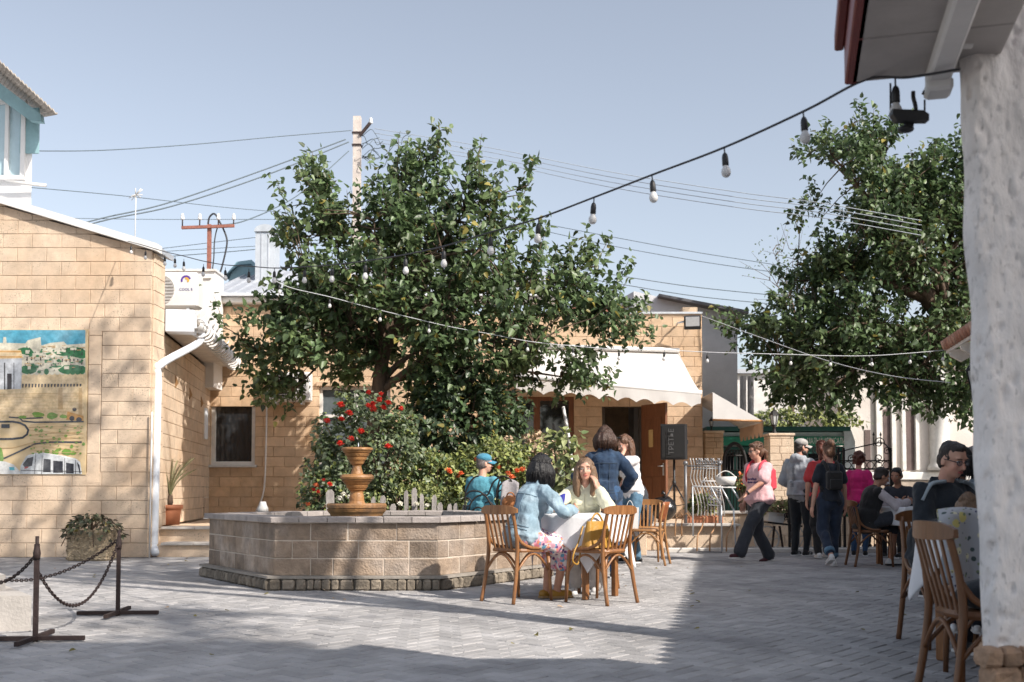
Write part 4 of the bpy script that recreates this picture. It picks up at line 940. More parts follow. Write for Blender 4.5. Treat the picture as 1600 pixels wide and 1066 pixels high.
# ================================================================== CHAIRS
def arc(a, b, h, n=10, up=(0, 0, 1)):
    a = Vector(a); b = Vector(b); u = Vector(up)
    return [a.lerp(b, i/n)+u*(h*math.sin(math.pi*i/n)) for i in range(n+1)]
def bentwood(name, label, mat, loc, rz, group, panel=False):
    r = thing(name, label, 'chair', loc, rz, group)
    s = MB(); n = 20
    pr_ = []
    for k in range(n):
        a = 2*math.pi*k/n; c, s_ = math.cos(a), math.sin(a); e = 2/3.2
        pr_.append((.205*math.copysign(abs(c)**e, c)*(1+.10*s_), .2*math.copysign(abs(s_)**e, s_)))
    vs = [(x, y, .435) for x, y in pr_]+[(x*1.03, y*1.03, .45) for x, y in pr_]+[(x*.98, y*.98, .468) for x, y in pr_]+[(x*.8, y*.8, .462) for x, y in pr_]
    fs = [tuple(range(n))[::-1], tuple(range(3*n, 4*n))]+[(k*n+i, k*n+(i+1) % n, (k+1)*n+(i+1) % n, (k+1)*n+i) for k in range(3) for i in range(n)]
    s.add(vs, fs); s.build('seat', mat, r)
    for sx in (-1, 1):
        MB().tube(smooth_path([(sx*.195, -.265, 0), (sx*.185, -.222, .22), (sx*.175, -.195, .45), (sx*.172, -.208, .62), (sx*.168, -.250, .80)], 4), [.017]*4+[.018]*4+[.018]*4+[.016]*5, 8).build('leg', mat, r)
        MB().tube([(sx*.185, .185, .44), (sx*.20, .215, 0)], [.019, .014], 8).build('leg', mat, r)
        if not panel: MB().tube(smooth_path([(sx*.172, -.205, .60), (sx*.185, -.15, .52), (sx*.205, -.05, .475), (sx*.215, .06, .47)], 4), .012, 6, flat=1.3).build('side_bracket', mat, r)
        MB().tube(arc((sx*.19, -.215, .27), (sx*.19, .19, .27), .15), .011, 6).build('brace', mat, r)
    MB().tube(arc((-.18, .195, .27), (.18, .195, .27), .15), .011, 6).build('brace', mat, r)
    MB().tube(arc((-.18, -.215, .27), (.18, -.215, .27), .15), .011, 6).build('brace', mat, r)
    if panel:
        m = MB(); m.grid(lambda u, v: ((u-.5)*.40*(1-.12*(2*v-1)**2), -.20-.075*v-.045*math.cos((u-.5)*math.pi)+.03, .56+.26*v), 10, 6); solidify(m.build('backrest', wood_dk if mat is wood_dk else M_('veneer', (.30, .10, .04), .35, .2, 5, objco=True, stretch=(2, 2, 8)), r), .012, 0)
    else:
        t = MB(); n = 12; vs = []
        for k in range(n+1):
            x = -.215+.43*k/n; y = -.237-.045*(1-(2*k/n-1)**2); e = .03*(abs(2*k/n-1)**4)
            vs += [(x, y-.011, .765+e*.5), (x, y+.011, .765+e*.5), (x, y+.009, .845-e), (x, y-.009, .845-e)]
        fs = [(4*k+i, 4*k+(i+1) % 4, 4*k+4+(i+1) % 4, 4*k+4+i) for k in range(n) for i in range(4)]+[(3, 2, 1, 0), (4*n, 4*n+1, 4*n+2, 4*n+3)]
        t.add(vs, fs); t.build('top_rail', mat, r)
        for k in range(5):
            x = -.105+.0525*k; yb = -.185; MB().beam((x*.95, yb, .455), (x*1.12, -.268+.6*x*x, .775), .022, .010, up=(0, 1, 0), bev=.003).build('slat', mat, r)
    return r
GF = 'bentwood chairs at the front table'
ch1 = bentwood('wooden_chair', 'slatted bentwood chair under the woman in the pale denim jacket', wood_ch, (.055, 9.384, 0), R(-44), GF)
def copy_chair(src, label, loc, rz, group, mat=None):
    c = copy_tree(src); c.location = loc; c.rotation_euler = (0, 0, rz); c['label'] = label
    if group: c['group'] = group
    if mat:
        for ch_ in c.children:
            ch_.data = MESHV.setdefault((ch_.data.name, mat.name), None) or ch_.data.copy(); MESHV[(src.name, ch_.name)] = ch_.data
            ch_.data.materials.clear(); ch_.data.materials.append(mat)
    return c
MESHV = {}
copy_chair(ch1, 'slatted bentwood chair with a yellow handbag on its seat', (.764, 9.256, 0), R(43), GF)
copy_chair(ch1, 'bentwood chair hidden behind the table under the woman resting her chin', (.78, 10.35, 0), R(160), GF)
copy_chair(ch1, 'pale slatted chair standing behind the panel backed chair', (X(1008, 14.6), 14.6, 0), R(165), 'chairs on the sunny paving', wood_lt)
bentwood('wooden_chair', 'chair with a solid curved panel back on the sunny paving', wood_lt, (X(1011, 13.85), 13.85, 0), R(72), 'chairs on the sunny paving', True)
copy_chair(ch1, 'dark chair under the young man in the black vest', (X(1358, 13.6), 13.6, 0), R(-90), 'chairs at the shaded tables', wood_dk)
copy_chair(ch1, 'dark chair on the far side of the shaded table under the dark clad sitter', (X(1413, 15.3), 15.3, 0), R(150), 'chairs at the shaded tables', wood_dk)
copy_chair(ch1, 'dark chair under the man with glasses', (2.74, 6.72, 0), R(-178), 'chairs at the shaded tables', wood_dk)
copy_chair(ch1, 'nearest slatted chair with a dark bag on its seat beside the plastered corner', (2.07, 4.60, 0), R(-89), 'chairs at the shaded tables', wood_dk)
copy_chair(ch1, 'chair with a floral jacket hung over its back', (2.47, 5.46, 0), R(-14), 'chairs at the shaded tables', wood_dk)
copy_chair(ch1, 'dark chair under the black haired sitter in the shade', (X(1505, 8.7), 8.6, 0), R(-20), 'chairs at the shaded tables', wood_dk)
copy_chair(ch1, 'dark chair under the sitter half hidden by the plastered corner', (X(1548, 9.4), 9.4, 0), R(60), 'chairs at the shaded tables', wood_dk)
# black scrolled iron garden seat
def spiral(c, r0, r1, a0, a1, n=18):
    return [(c[0]+(r0+(r1-r0)*i/n)*math.cos(a0+(a1-a0)*i/n), c[1], c[2]+(r0+(r1-r0)*i/n)*math.sin(a0+(a1-a0)*i/n)) for i in range(n+1)]
yI = 13.75
ir = thing('iron_chair', 'black wrought iron garden seat with scrolled back under the man in the blue cap', 'chair', (X(762, yI), yI, 0))
def pi_(px, py): return P(px, py, yI)
m = MB()
for pts in ([(727, 806), (727, 775), (731, 760), (740, 747), (748, 744)], [(727, 775), (735, 768), (748, 768), (757, 773), (763, 772), (770, 755), (780, 746), (786, 744), (796, 748), (804, 756), (812, 758)], [(778, 806), (777, 790), (776, 770), (781, 748)], [(778, 778), (779, 762), (787, 753), (798, 752), (806, 757)], [(732, 806), (735, 788), (745, 776), (757, 774), (764, 783), (771, 796)], [(736, 800), (745, 793), (754, 796), (758, 806)]):
    m.tube(smooth_path([pi_(*q) for q in pts], 5), .013, 6)
for (cx, cy, r0, r1, a0, a1) in ((788, 776, .10, .03, 2.6, -4.2), (730, 786, .07, .02, 2.0, -4.0), (764, 792, .07, .02, 2.4, -3.6)):
    c = pi_(cx, cy); m.tube(spiral((c.x, c.y, c.z), r0, r1, a0, a1), .010, 6)
m.build('backrest', blackmetal, ir, world=True)
m = MB(); xa, xb = X(727, yI), X(812, yI)
for k in range(9): m.beam((xa+.02, yI+.06+.05*k, .47), (xb-.02, yI+.06+.05*k, .47), .03, .012)
m.build('seat', blackmetal, ir, world=True)
for (x, y) in ((xa, yI), (xb, yI), (xa, yI+.48), (xb, yI+.48)): MB().tube([(x, y, 0), (x, y, .70 if y > yI else .47)], .014, 6).build('leg', blackmetal, ir, world=True)
for x in (xa, xb): MB().tube(smooth_path([(x, yI, .72), (x, yI+.25, .74), (x, yI+.46, .72), (x, yI+.5, .64)], 4), .014, 6).build('armrest', blackmetal, ir, world=True)
jk = MB(); jk.grid(lambda u, v: P(784+27*u-3*v, 749+46*v, yI-.035)+Vector((0, .05*math.sin(math.pi*u)-.03*v, -.05*abs(2*u-1)**2*(1-v))), 10, 8); jo = jk.build('grey_wrap', fabric('grey_fabric', (.33, .31, .32))); solidify(jo, .02); tag(jo, 'grey wrap hung over the back of the scrolled iron seat', 'wrap')
ob = MB(); ob.ball(P(797, 786, yI-.09), (.11, .06, .10)); ob.tube(smooth_path([P(790, 780, yI-.1), P(794, 771, yI-.1), P(801, 771, yI-.1), P(806, 780, yI-.1)], 4), .01, 5); tag(ob.build('handbag', fabric('tan_leather', (.36, .14, .05))), 'small tan bag hanging behind the scrolled iron seat', 'bag')

# ================================================================== TABLES
def cloth_table(loc, rz, half, over, label_t, label_c, group, seed=0, h=.755, rnd=False):
    t = thing('table', label_t, 'table', loc, rz, group)
    (MB().lathe([(0, h-.045), (half-.012, h-.045), (half-.006, h-.03), (half-.012, h-.014), (0, h-.014)], n=32, smooth=False) if rnd else MB().box((0, 0, h-.03), (2*half-.02, 2*half-.02, .03), bev=.006)).build('table_top', wood_dk, t)
    if rnd: half *= .72
    for sx in (-1, 1):
        for sy in (-1, 1): MB().beam((sx*(half-.07), sy*(half-.07), 0), (sx*(half-.07), sy*(half-.07), h-.045), .05, .05, bev=.006).build('leg', wood_ch, t)
    MB().box((0, 0, h-.085), (2*half-.2, 2*half-.2, .08)).build('apron', wood_ch, t)
    if rnd: half /= .72
    m = MB(); E = half+over; rs = random.Random(seed); p1, p2 = rs.uniform(0, 6), rs.uniform(0, 6)
    def fn(u, v):
        a, b = (u*2-1)*E, (v*2-1)*E
        if rnd:
            rho = math.hypot(a, b); ang = math.atan2(b, a)
            if rho <= half: return Vector((a, b, h+.003*math.sin(a*14+p1)*math.sin(b*11+p2)))
            dr = rho-half; f = math.sin(ang*8+p1)*.6+math.sin(ang*13+p2)*.4; rr2 = half+.012+dr*(.07+.13*f)
            return Vector((rr2*math.cos(ang), rr2*math.sin(ang), h-max(0, dr-.012)))
        ca, cb_ = max(-half, min(half, a)), max(-half, min(half, b)); ea, eb = a-ca, b-cb_
        dr = math.hypot(ea, eb); q = Vector((ca, cb_, h))
        if dr > 1e-6:
            ang = math.atan2(b, a); f = math.sin(ang*9+p1)*.5+math.sin(ang*17+p2)*.3
            o = Vector((ea, eb, 0)).normalized(); out = .012+dr*.10+dr*.16*f
            if abs(ea) > 1e-6 and abs(eb) > 1e-6: out += .03*dr
            q += o*out; q.z -= max(0, dr-.01)
        else: q.z += .003*math.sin(a*14+p1)*math.sin(b*11+p2)
        return q
    m.grid(fn, 56, 56); c = m.build('tablecloth', cloth_w); c.location = loc; c.rotation_euler = (0, 0, rz); tag(c, label_c, 'tablecloth', 'white cloths on the cafe tables'); solidify(c, .004, 1)
    return t, c
GT = 'cafe tables'
cloth_table((X(908, 9.76), 9.76, 0), R(48), .40, .25, 'small round table between the two women in the sun', 'white tablecloth hanging in points off the table between two seated women', GT, 1, rnd=True)
cloth_table((X(1428, 13.7), 13.7, 0), R(12), .40, .24, 'square table in front of the young man in the vest', 'white tablecloth in front of the young man in the black vest', GT, 2)
cloth_table((2.80, 6.12, 0), R(45), .42, .18, 'round table in front of the man with glasses', 'white tablecloth with a hanging corner in front of the man with glasses', GT, 3, rnd=True)

# ================================================================== SMALL THINGS AT THE TABLES
# yellow handbag on the second chair
hb = thing('handbag', 'mustard yellow leather handbag standing on the slatted chair seat', 'handbag', (.745, 9.30, .47), R(40))
leath = M_('yellow_leather', (.44, .235, .04), .42, .12, 10, .2, 40)
m = MB(); n = 10
def bagp(u, v):
    a = 2*math.pi*u; w, d = .165-.05*v, .075-.045*v; return (w*math.copysign(abs(math.cos(a))**.6, math.cos(a)), d*math.copysign(abs(math.sin(a))**.8, math.sin(a))*(1+.12*math.sin(a*7)), .002+.23*v)
m.grid(bagp, 32, 8); m.box((0, 0, .01), (.3, .13, .02), bev=.006); m.build('bag_body', leath, hb)
MB().tube(arc((-.09, 0, .2), (.09, 0, .2), .1), .009, 6).build('handle', leath, hb)
MB().tube(smooth_path([(-.14, .03, .19), (-.22, .0, .06), (-.29, -.02, -.02), (-.31, -.02, -.10), (-.25, -.02, -.13), (-.20, 0, -.03)], 5), .008, 5).build('strap', leath, hb)
MB().box((0, 0, .225), (.22, .014, .014), bev=.004).build('clasp', M_('brass_plate', (.55, .40, .18), .5), hb)
bk = MB(); a = P(868, 786, 9.5); bk.prism([a, a+Vector((.06, .02, -.01)), a+Vector((.075, .05, .085)), a+Vector((.03, .04, .06))], (.02, .012, 0)); tag(bk.build('menu_card', M_('blue_card', (.015, .02, .30), .4)), 'bright blue card held up behind the pale denim jacket', 'card')
pb_ = thing('paper_bag', 'white paper carrier bag hanging beside the woman in the white tee', 'bag', P(985, 838, 14.0)-Vector((0, 0, .0)))
m = MB(); m.prism([(-.10, 0, 0), (.10, 0, 0), (.115, 0, .38), (-.115, 0, .38)], (0, .09, 0)); m.build('bag_body', white_m, pb_); MB().tube(arc((-.05, .045, .38), (.05, .045, .38), .09), .005, 5).build('handle', white_m, pb_)
# dark bag on the nearest chair
db = MB(); db.ball((0, 0, .06), (.19, .14, .075)); db.box((.05, -.05, .09), (.2, .16, .05), rz=.3, bev=.02); dbo = db.build('dark_bag', fabric('dark_jeans_bag', (.012, .018, .026))); dbo.location = (2.11, 4.62, .465); dbo.rotation_euler = (0, 0, .3); tag(dbo, 'dark folded denim bag lying on the nearest slatted chair', 'bag')
# floral jacket over the chair back
fj = bpy.data.materials.new('floral_fabric'); fj.use_nodes = True; t_ = fj.node_tree; b_ = t_.nodes['Principled BSDF']; b_.inputs['Roughness'].default_value = .9
tc = t_.nodes.new('ShaderNodeTexCoord'); cur = None
base = t_.nodes.new('ShaderNodeRGB'); base.outputs[0].default_value = (.42, .43, .46, 1); cur = base.outputs[0]
for (sc_, col, th, off) in ((10, (.62, .55, .20, 1), .22, 0), (13, (.70, .67, .46, 1), .18, 3.3), (19, (.07, .10, .10, 1), .18, 7.1), (24, (.22, .27, .16, 1), .2, 1.7), (30, (.05, .05, .12, 1), .17, 5.2)):
    mp_ = t_.nodes.new('ShaderNodeMapping'); mp_.inputs['Location'].default_value = (off, off*.7, off*.3); t_.links.new(tc.outputs['Object'], mp_.inputs['Vector'])
    vo = t_.nodes.new('ShaderNodeTexVoronoi'); vo.inputs['Scale'].default_value = sc_; t_.links.new(mp_.outputs[0], vo.inputs['Vector'])
    nz = t_.nodes.new('ShaderNodeTexNoise'); nz.inputs['Scale'].default_value = 5; t_.links.new(mp_.outputs[0], nz.inputs['Vector'])
    ad = t_.nodes.new('ShaderNodeMath'); ad.operation = 'MULTIPLY_ADD'; ad.inputs[1].default_value = .5; t_.links.new(nz.outputs['Fac'], ad.inputs[0]); t_.links.new(vo.outputs['Distance'], ad.inputs[2])
    lt = t_.nodes.new('ShaderNodeMath'); lt.operation = 'LESS_THAN'; lt.inputs[1].default_value = th+.24; t_.links.new(ad.outputs[0], lt.inputs[0])
    mx = t_.nodes.new('ShaderNodeMix'); mx.data_type = 'RGBA'; t_.links.new(lt.outputs[0], mx.inputs[0]); t_.links.new(cur, mx.inputs[6]); mx.inputs[7].default_value = col; cur = mx.outputs[2]
t_.links.new(cur, b_.inputs['Base Color'])
m = MB()
def jac(u, v):
    # over the top rail: v<0.4 front, then down the back
    x = -.27+.56*u; s = (v-.22)*.62
    rail = .862+.012*math.sin(u*9)
    if s < 0: y = -.215; z = rail+s
    elif s < .07: y = -.215-s; z = rail+.012*math.sin(s/.07*math.pi)
    else: y = -.295-.03*math.sin(u*11+v*2)-.05*(s-.07)-.02*math.sin(u*23); z = rail-(s-.07)-.06*max(0, abs(u-.5)-.32)
    return (x*(1+.08*math.sin(v*5)), y, z)
m.grid(jac, 44, 34); fo_ = m.build('floral_jacket', fj); fo_.location = (2.47, 5.46, 0); fo_.rotation_euler = (0, 0, R(-14)); solidify(fo_, .008); tag(fo_, 'pale jacket with yellow flowers draped over a chair back', 'jacket')

# ================================================================== CHAIN POSTS
def chain(label, a, b, sag, group, r=.0042, ll=.036):
    pts = catenary(a, b, sag, 60); L_ = 0; acc = [0]
    for i in range(60): L_ += (pts[i+1]-pts[i]).length; acc.append(L_)
    n = int(L_/(ll*.72)); m = MB()
    for k in range(n):
        s = (k+.5)/n*L_; i = max(j for j in range(60) if acc[j] <= s); q = pts[i].lerp(pts[i+1], (s-acc[i])/(acc[i+1]-acc[i])); d = (pts[i+1]-pts[i]).normalized()
        x, y = rot_to(d)
        if k % 2: x, y = y, -x
        ring_ = [q+d*(ll*.5*math.cos(t))+x*(ll*.3*math.sin(t)) for t in [2*math.pi*j/10 for j in range(11)]]
        m.tube(ring_, r, 5, caps=False)
    o = m.build('chain', rust_m); o['kind'] = 'thing'; return tag(o, label, 'chain', group)
def post(label, px, py, top_py, L1=.31):
    g0 = G(px, py); d = g0.y; zt = Z(top_py, d); r = thing('chain_post', label, 'post', (g0.x, g0.y, 0), R(4), 'rusty chain posts')
    MB().box((0, 0, zt/2), (.027, .027, zt)).build('upright', rust_m, r)
    MB().lathe([(.0, zt-.10), (.021, zt-.10), (.025, zt-.06), (.018, zt-.02), (.012, zt), (.012, zt+.05), (0, zt+.05)], n=10).build('finial', rust_m, r)
    MB().box((0, 0, .022), (2*L1, .030, .030), bev=.003).build('foot_bar', rust_m, r); MB().box((0, 0, .028), (.030, 2*L1, .030), bev=.003).build('foot_bar', rust_m, r)
    return g0, zt
p1, z1 = post('rusty chain post standing nearest at the stone step', 55, 1003, 850)
p2, z2 = post('rusty chain post standing in front of the shell covered planter', 184, 962, 838)
p3, z3 = post('rusty chain post outside the frame beside the stone step', -75, 985, 845)
p4, z4 = post('rusty chain post outside the frame behind the stone step', -110, 945, 838)
up = lambda p, z, k=.09: Vector((p.x, p.y, z-k))
chain('dark chain sagging deep between the two visible posts', up(p1, z1, .16), up(p2, z2, .03), .36, 'chains between the rusty posts')
chain('dark chain running left from the nearest post out of the frame', up(p1, z1, .06), up(p3, z3), .20, 'chains between the rusty posts')
chain('dark chain running from the farther post low over the stone step', up(p2, z2, .02), up(p4, z4, .1), .30, 'chains between the rusty posts')
# stone step at the left edge
ss = thing('stone_step', 'pale stone step block at the left edge behind the nearest chain post', 'step', (X(0, 7.6), 7.6, 0))
def stp(d0, x0, d1, x1, z1, nm):
    MB().prism([(X(x0, d0), d0, 0), (X(x1, d1), d1, 0), (X(x1, d1)-1.2, d1, 0), (X(x0, d0)-1.2, d0, 0)], (0, 0, z1)).build(nm, slab_m, ss, world=True)
stp(7.36, 54, 8.1, 14, .245, 'tread'); stp(7.72, 13, 8.35, -18, .36, 'upper_tread')

# ================================================================== POTS AND PLANTERS
sp_ = G(135, 877); shp = thing('shell_planter', 'square planter covered in pale shells under a trailing purple green plant', 'planter', (sp_.x, sp_.y+.17, 0))
m = MB(); m.box((0, 0, .21), (.56, .32, .42), bev=.02)
m.build('box', M_('shell_ground', (.42, .33, .22), .9, .2, 20, .6, 50), shp)
m = MB(); rr = random.Random(77)
for k in range(1500):
    f = rr.randrange(4); u, v = rr.uniform(-.28, .28), rr.uniform(.02, .42)
    q = [Vector((u, -.165, v)), Vector((.285, u*.56, v)), Vector((u, .165, v)), Vector((-.285, u*.56, v))][f]; N_ = [Vector((0, -1, 0)), Vector((1, 0, 0)), Vector((0, 1, 0)), Vector((-1, 0, 0))][f]
    s = rr.uniform(.010, .02); x, y = rot_to(N_+Vector((rr.uniform(-.5, .5), rr.uniform(-.5, .5), rr.uniform(-.5, .5)))); m.add([q+x*s, q+y*s*.6, q-x*s, q-y*s*.6, q+N_*s*.9], [(0, 1, 4), (1, 2, 4), (2, 3, 4), (3, 0, 4)])
tag(m.build('shell', shell_m, shp), kind='stuff')
pp = thing('plant_pot', 'large terracotta pot with a small palm on the terrace step', 'plant pot', (X(267, 16.5), 16.5, .43))
m = MB(); m.lathe([(.0, 0), (.145, 0), (.165, .22), (.175, .25), (.195, .25), (.195, .31), (.175, .312), (.165, .28), (0, .28)], n=28, caps=False); m.build('pot', pot_m, pp)
MB().lathe([(0, .285), (.166, .285)], n=16, caps=False).build('soil', soil_m, pp)
# speaker on tripod
YS = 19.6
spk = thing('loudspeaker', 'black loudspeaker box raised on a tripod beside the open door', 'loudspeaker', (X(1053, YS), YS, Z(718, YS)))
ws = X(1076, YS)-X(1034, YS); hs_ = Z(663, YS)-Z(718, YS)
m = MB(); m.prism([(-ws/2, -.02, 0), (ws/2-.06, -.10, 0), (ws/2, 0, 0), (ws/2-.06, .34, 0), (-ws/2+.06, .34, 0)], (0, 0, hs_)); m.build('cabinet', black_m, spk)
m = MB(); m.prism([(-ws/2+.02, -.045, .03), (ws/2-.075, -.115, .03), (ws/2-.075, -.105, .03), (-ws/2+.02, -.03, .03)], (0, 0, hs_-.06)); m.build('grille', M_('speaker_cloth', (.012, .012, .013), .9), spk)
text(spk, 'ТРЕТЬЕ', (-.06, -.108, hs_*.5), .13, M_('speaker_print', (.09, .09, .095), .6), 'lettering', rot=(R(90), R(-90), R(-9)))
for k in range(2): MB().tube([(ws/2-.01, .08+.1*k, hs_*.5-.06), (ws/2+.025, .1+.1*k, hs_*.5-.03), (ws/2+.025, .1+.1*k, hs_*.5+.03), (ws/2-.01, .08+.1*k, hs_*.5+.06)], .008, 5).build('handle', black_m, spk)
tp = thing('speaker_stand', 'black tripod stand carrying the loudspeaker', 'tripod', (X(1053, YS)+.02, YS+.12, .43))
hz = Z(718, YS)-.43; MB().tube([(0, 0, .12), (0, 0, hz)], .022, 8).build('pole', black_m, tp)
MB().lathe([(0, .62), (.035, .62), (.035, .72), (0, .72)], n=10).build('collar', black_m, tp); MB().lathe([(0, .2), (.03, .2), (.03, .27), (0, .27)], n=10).build('collar', black_m, tp)
for k in range(3):
    a = R(200+120*k); e_ = Vector((math.cos(a)*.42, math.sin(a)*.42, .01)); MB().tube([(0, 0, .68), e_], .014, 6).build('leg', black_m, tp); MB().tube([(0, 0, .24), Vector((0, 0, .68)).lerp(e_, .6)], .009, 6).build('brace', black_m, tp)
gb = MB(); gb.ball((0, 0, .2), (.24, .2, .22), n=16, m=10); gb.v = [tuple(Vector(v)*(1+.12*noise.noise(Vector(v)*7))) for v in gb.v]; gb.tube([(0, 0, .38), (.02, 0, .46), (-.04, 0, .5)], [.04, .02, .05], 6)
gbo = gb.build('bin_bag', M_('black_film', (.012, .012, .014), .22, .1, 9, .6, 20)); gbo.location = (X(1037, 19.3), 19.3, .43); tag(gbo, 'black shiny plastic sack standing at the foot of the tripod', 'sack')
# black equipment by the window, leaning pole
bxs = thing('amplifier_case', 'black equipment case standing before the brown framed window', 'case', (X(890, 19.3), 19.3, .43))
m = MB(); m.box((0, .2, .5), (.62, .45, 1.0), bev=.02); m.build('case', black_m, bxs); m = MB(); m.ball((-.16, .15, 1.02), (.34, .25, .12)); m.build('draped_cover', fabric('black_cloth', (.012, .012, .013)), bxs)
for k in (-1, 1): MB().tube([(.18*k-.05, -.04, .9), (.18*k-.05, -.06, .95), (.18*k+.05, -.06, .95), (.18*k+.05, -.04, .9)], .01, 5).build('handle', galv, bxs)
wc = MB(); rr = random.Random(12)
for k in range(7):
    q = P(866+rr.uniform(-8, 8), 712+rr.uniform(-12, 12), 19.2); wc.tube(smooth_path([q+Vector((rr.uniform(-.12, .12), rr.uniform(-.05, .05), rr.uniform(-.16, .16))) for _ in range(5)], 5), .006, 4)
tag(wc.build('cable_tangle', wire_grey), 'tangle of pale thin wire in front of the black equipment case', 'wire')
tag(MB().tube([P(880, 636, 18.8), P(890, 690, 18.6), P(900, 800, 18.4)], .028, 8).build('parasol_pole', white_m), 'pale pole leaning in front of the brown framed window', 'pole')

# ================================================================== IRON GATE AND METAL CLUTTER AT THE RIGHT
yGt = 16.8
gate = thing('iron_gate', 'black wrought iron gate with scrolls and spikes behind the visitors', 'gate', (X(1320, yGt), yGt, 0))
def gp(px, py): return P(px, py, yGt)
m = MB(); m.tube(smooth_path([gp(1232, 733), gp(1280, 716), gp(1320, 704), gp(1355, 696), gp(1375, 692), gp(1386, 697), gp(1391, 712)], 5), .011, 6)
m.tube([gp(1232, 722), gp(1262, 720), gp(1390, 720)], .012, 6); m.tube([gp(1232, 733), gp(1390, 733)], .014, 6); m.tube([gp(1232, 800), gp(1390, 800)], .012, 6); m.tube([gp(1232, 859), gp(1390, 859)], .016, 6); m.build('rail', blackmetal, gate, world=True)
for px in (1232, 1310, 1318, 1391): MB().beam((X(px, yGt), yGt, 0), (X(px, yGt), yGt, Z(700 if px > 1300 else 722, yGt)), .035, .035).build('gate_post', blackmetal, gate, world=True)
for px in range(1240, 1390, 9): MB().tube([gp(px, 735), gp(px, 857)], .008, 5).build('bar', M_('pale_bar', (.40, .40, .40), .6) if px < 1330 else blackmetal, gate, world=True)
m = MB()
for (cx, cy, r0, s) in ((1373, 692, .09, 1), (1373, 716, .085, -1), (1386, 705, .07, 1), (1330, 717, .07, 1), (1305, 706, .06, -1), (1275, 705, .075, 1), (1256, 714, .06, -1), (1345, 710, .07, -1), (1290, 716, .05, 1)):
    c = gp(cx, cy); m.tube(spiral((c.x, c.y-.01, c.z), r0, .015, 0, s*9.5, 26), .008, 5)
for px in range(1240, 1390, 12): c = gp(px, 727); m.tube([c+Vector((.055*math.cos(t), -.01, .055*math.sin(t))) for t in [2*math.pi*k/12 for k in range(13)]], .007, 5, caps=False)
for px in (1365, 1376): m.tube([gp(px, 697), gp(px, 682)], .008, 5); m.lathe([(0, -.02), (.02, 0), (0, .06)], c=gp(px, 680), n=6)
m.build('scroll', blackmetal, gate, world=True)
for (a, b_, c, d) in ((1365, 1389, 737, 757), (1321, 1333, 737, 760)):
    p = gp((a+b_)/2, (c+d)/2); o = MB().box((p.x, p.y-.03, p.z), (X(b_, yGt)-X(a, yGt), .006, Z(c, yGt)-Z(d, yGt))).build('paper_notice', white_m); tag(o, 'white paper notice fixed to the iron gate above the young man' if a == 1365 else 'narrow white notice on the gate beside the curly haired woman', 'notice', 'notices on the gate')
p = gp(1317, 795); o = MB().box((p.x+.02, p.y+.06, p.z), (.30, .02, .26)).build('green_board', M_('green_sign', (.012, .20, .12), .45)); tag(o, 'small green board behind the lower gate bars', 'board')
# arched garden gate
yAr = 20.6; ag = thing('arched_gate', 'dark arched iron gate between the stone pillars', 'gate', (X(1148, yAr), yAr, 0))
def ap(px, py): return P(px, py, yAr)
m = MB(); m.tube(smooth_path([ap(1131, 800), ap(1131, 740), ap(1132, 715), ap(1138, 700), ap(1148, 693), ap(1158, 700), ap(1164, 715), ap(1166, 740), ap(1166, 800)], 5), .035, 8); m.build('frame', blackmetal, ag, world=True)
m = MB()
for k in range(6): m.tube([ap(1136+5*k, 712), ap(1136+5*k, 800)], .009, 5)
m.tube([ap(1132, 712), ap(1165, 712)], .018, 6); m.tube([ap(1132, 735), ap(1165, 735)], .012, 6)
for k in range(5): c = ap(1138+5*k, 708); m.tube([c+Vector((.05*math.cos(t), 0, .06*math.sin(t))) for t in [2*math.pi*j/10 for j in range(11)]], .012, 5, caps=False)
tag(m.build('ironwork', blackmetal, ag, world=True), kind='stuff')
# railing with ball finials and wavy rods
yR = 17.3; rg = thing('iron_railing', 'grey iron railing frame with ball finials and wavy rods on the terrace edge', 'railing', (X(1098, yR), yR, .43))
def rp(px, py, dy=0): return P(px, py, yR+dy)
steel = M_('grey_steel', (.20, .20, .21), .45, .15, 10, metal=.5)
for px in (1071, 1124):
    MB().tube([(X(px, yR), yR, .43 if px < 1100 else 0.02), rp(px, 727)], .024, 8).build('post', steel, rg, world=True)
    b2 = MB(); b2.ball(rp(px, 724), .042, n=12, m=8); b2.build('finial', steel, rg, world=True)
m = MB(); m.tube([rp(1071, 728), rp(1124, 729)], .014, 6); m.tube([rp(1082, 733), rp(1124, 732)], .012, 6); m.build('rail', steel, rg, world=True)
for k in range(9): MB().tube(smooth_path([rp(1078+4.6*k, 716), rp(1081+4.6*k, 732), rp(1079+4.9*k, 748), rp(1086+5*k, 768), rp(1091+5*k, 790), rp(1090+5.2*k, 806)], 4), .010, 5).build('rod', M_('pale_steel', (.50, .49, .48), .4, metal=.4), rg, world=True)
m = MB()
for k in range(8): c = rp(1090+5*k, 722); m.tube(spiral((c.x, c.y-.02, c.z), .055, .012, 1.6, 1.6+(7 if k % 2 else -7), 18), .009, 5)
for k in range(6): c = rp(1112+5*(k % 3), 770+14*(k//3), -.08); m.tube(spiral((c.x, c.y, c.z), .09, .02, .5*k, .5*k+8, 20), .009, 5)
tag(m.build('scroll', steel, rg, world=True), kind='stuff')
pst = thing('plant_stand', 'white welded plant stand with crossed bars in front of the railing', 'plant stand', (X(1110, 16.4), 16.4, 0))
def sp2(px, py, d=16.4): return P(px, py, d)
whm = white_m
for (a, b_) in (((1082, 760), (1083, 838)), ((1127, 790), (1128, 862)), ((1146, 795), (1150, 862)), ((1110, 760), (1127, 792)), ((1126, 760), (1146, 796)), ((1143, 762), (1156, 782))): MB().tube([sp2(*a), sp2(*b_)], .013, 6).build('leg', galv, pst, world=True)
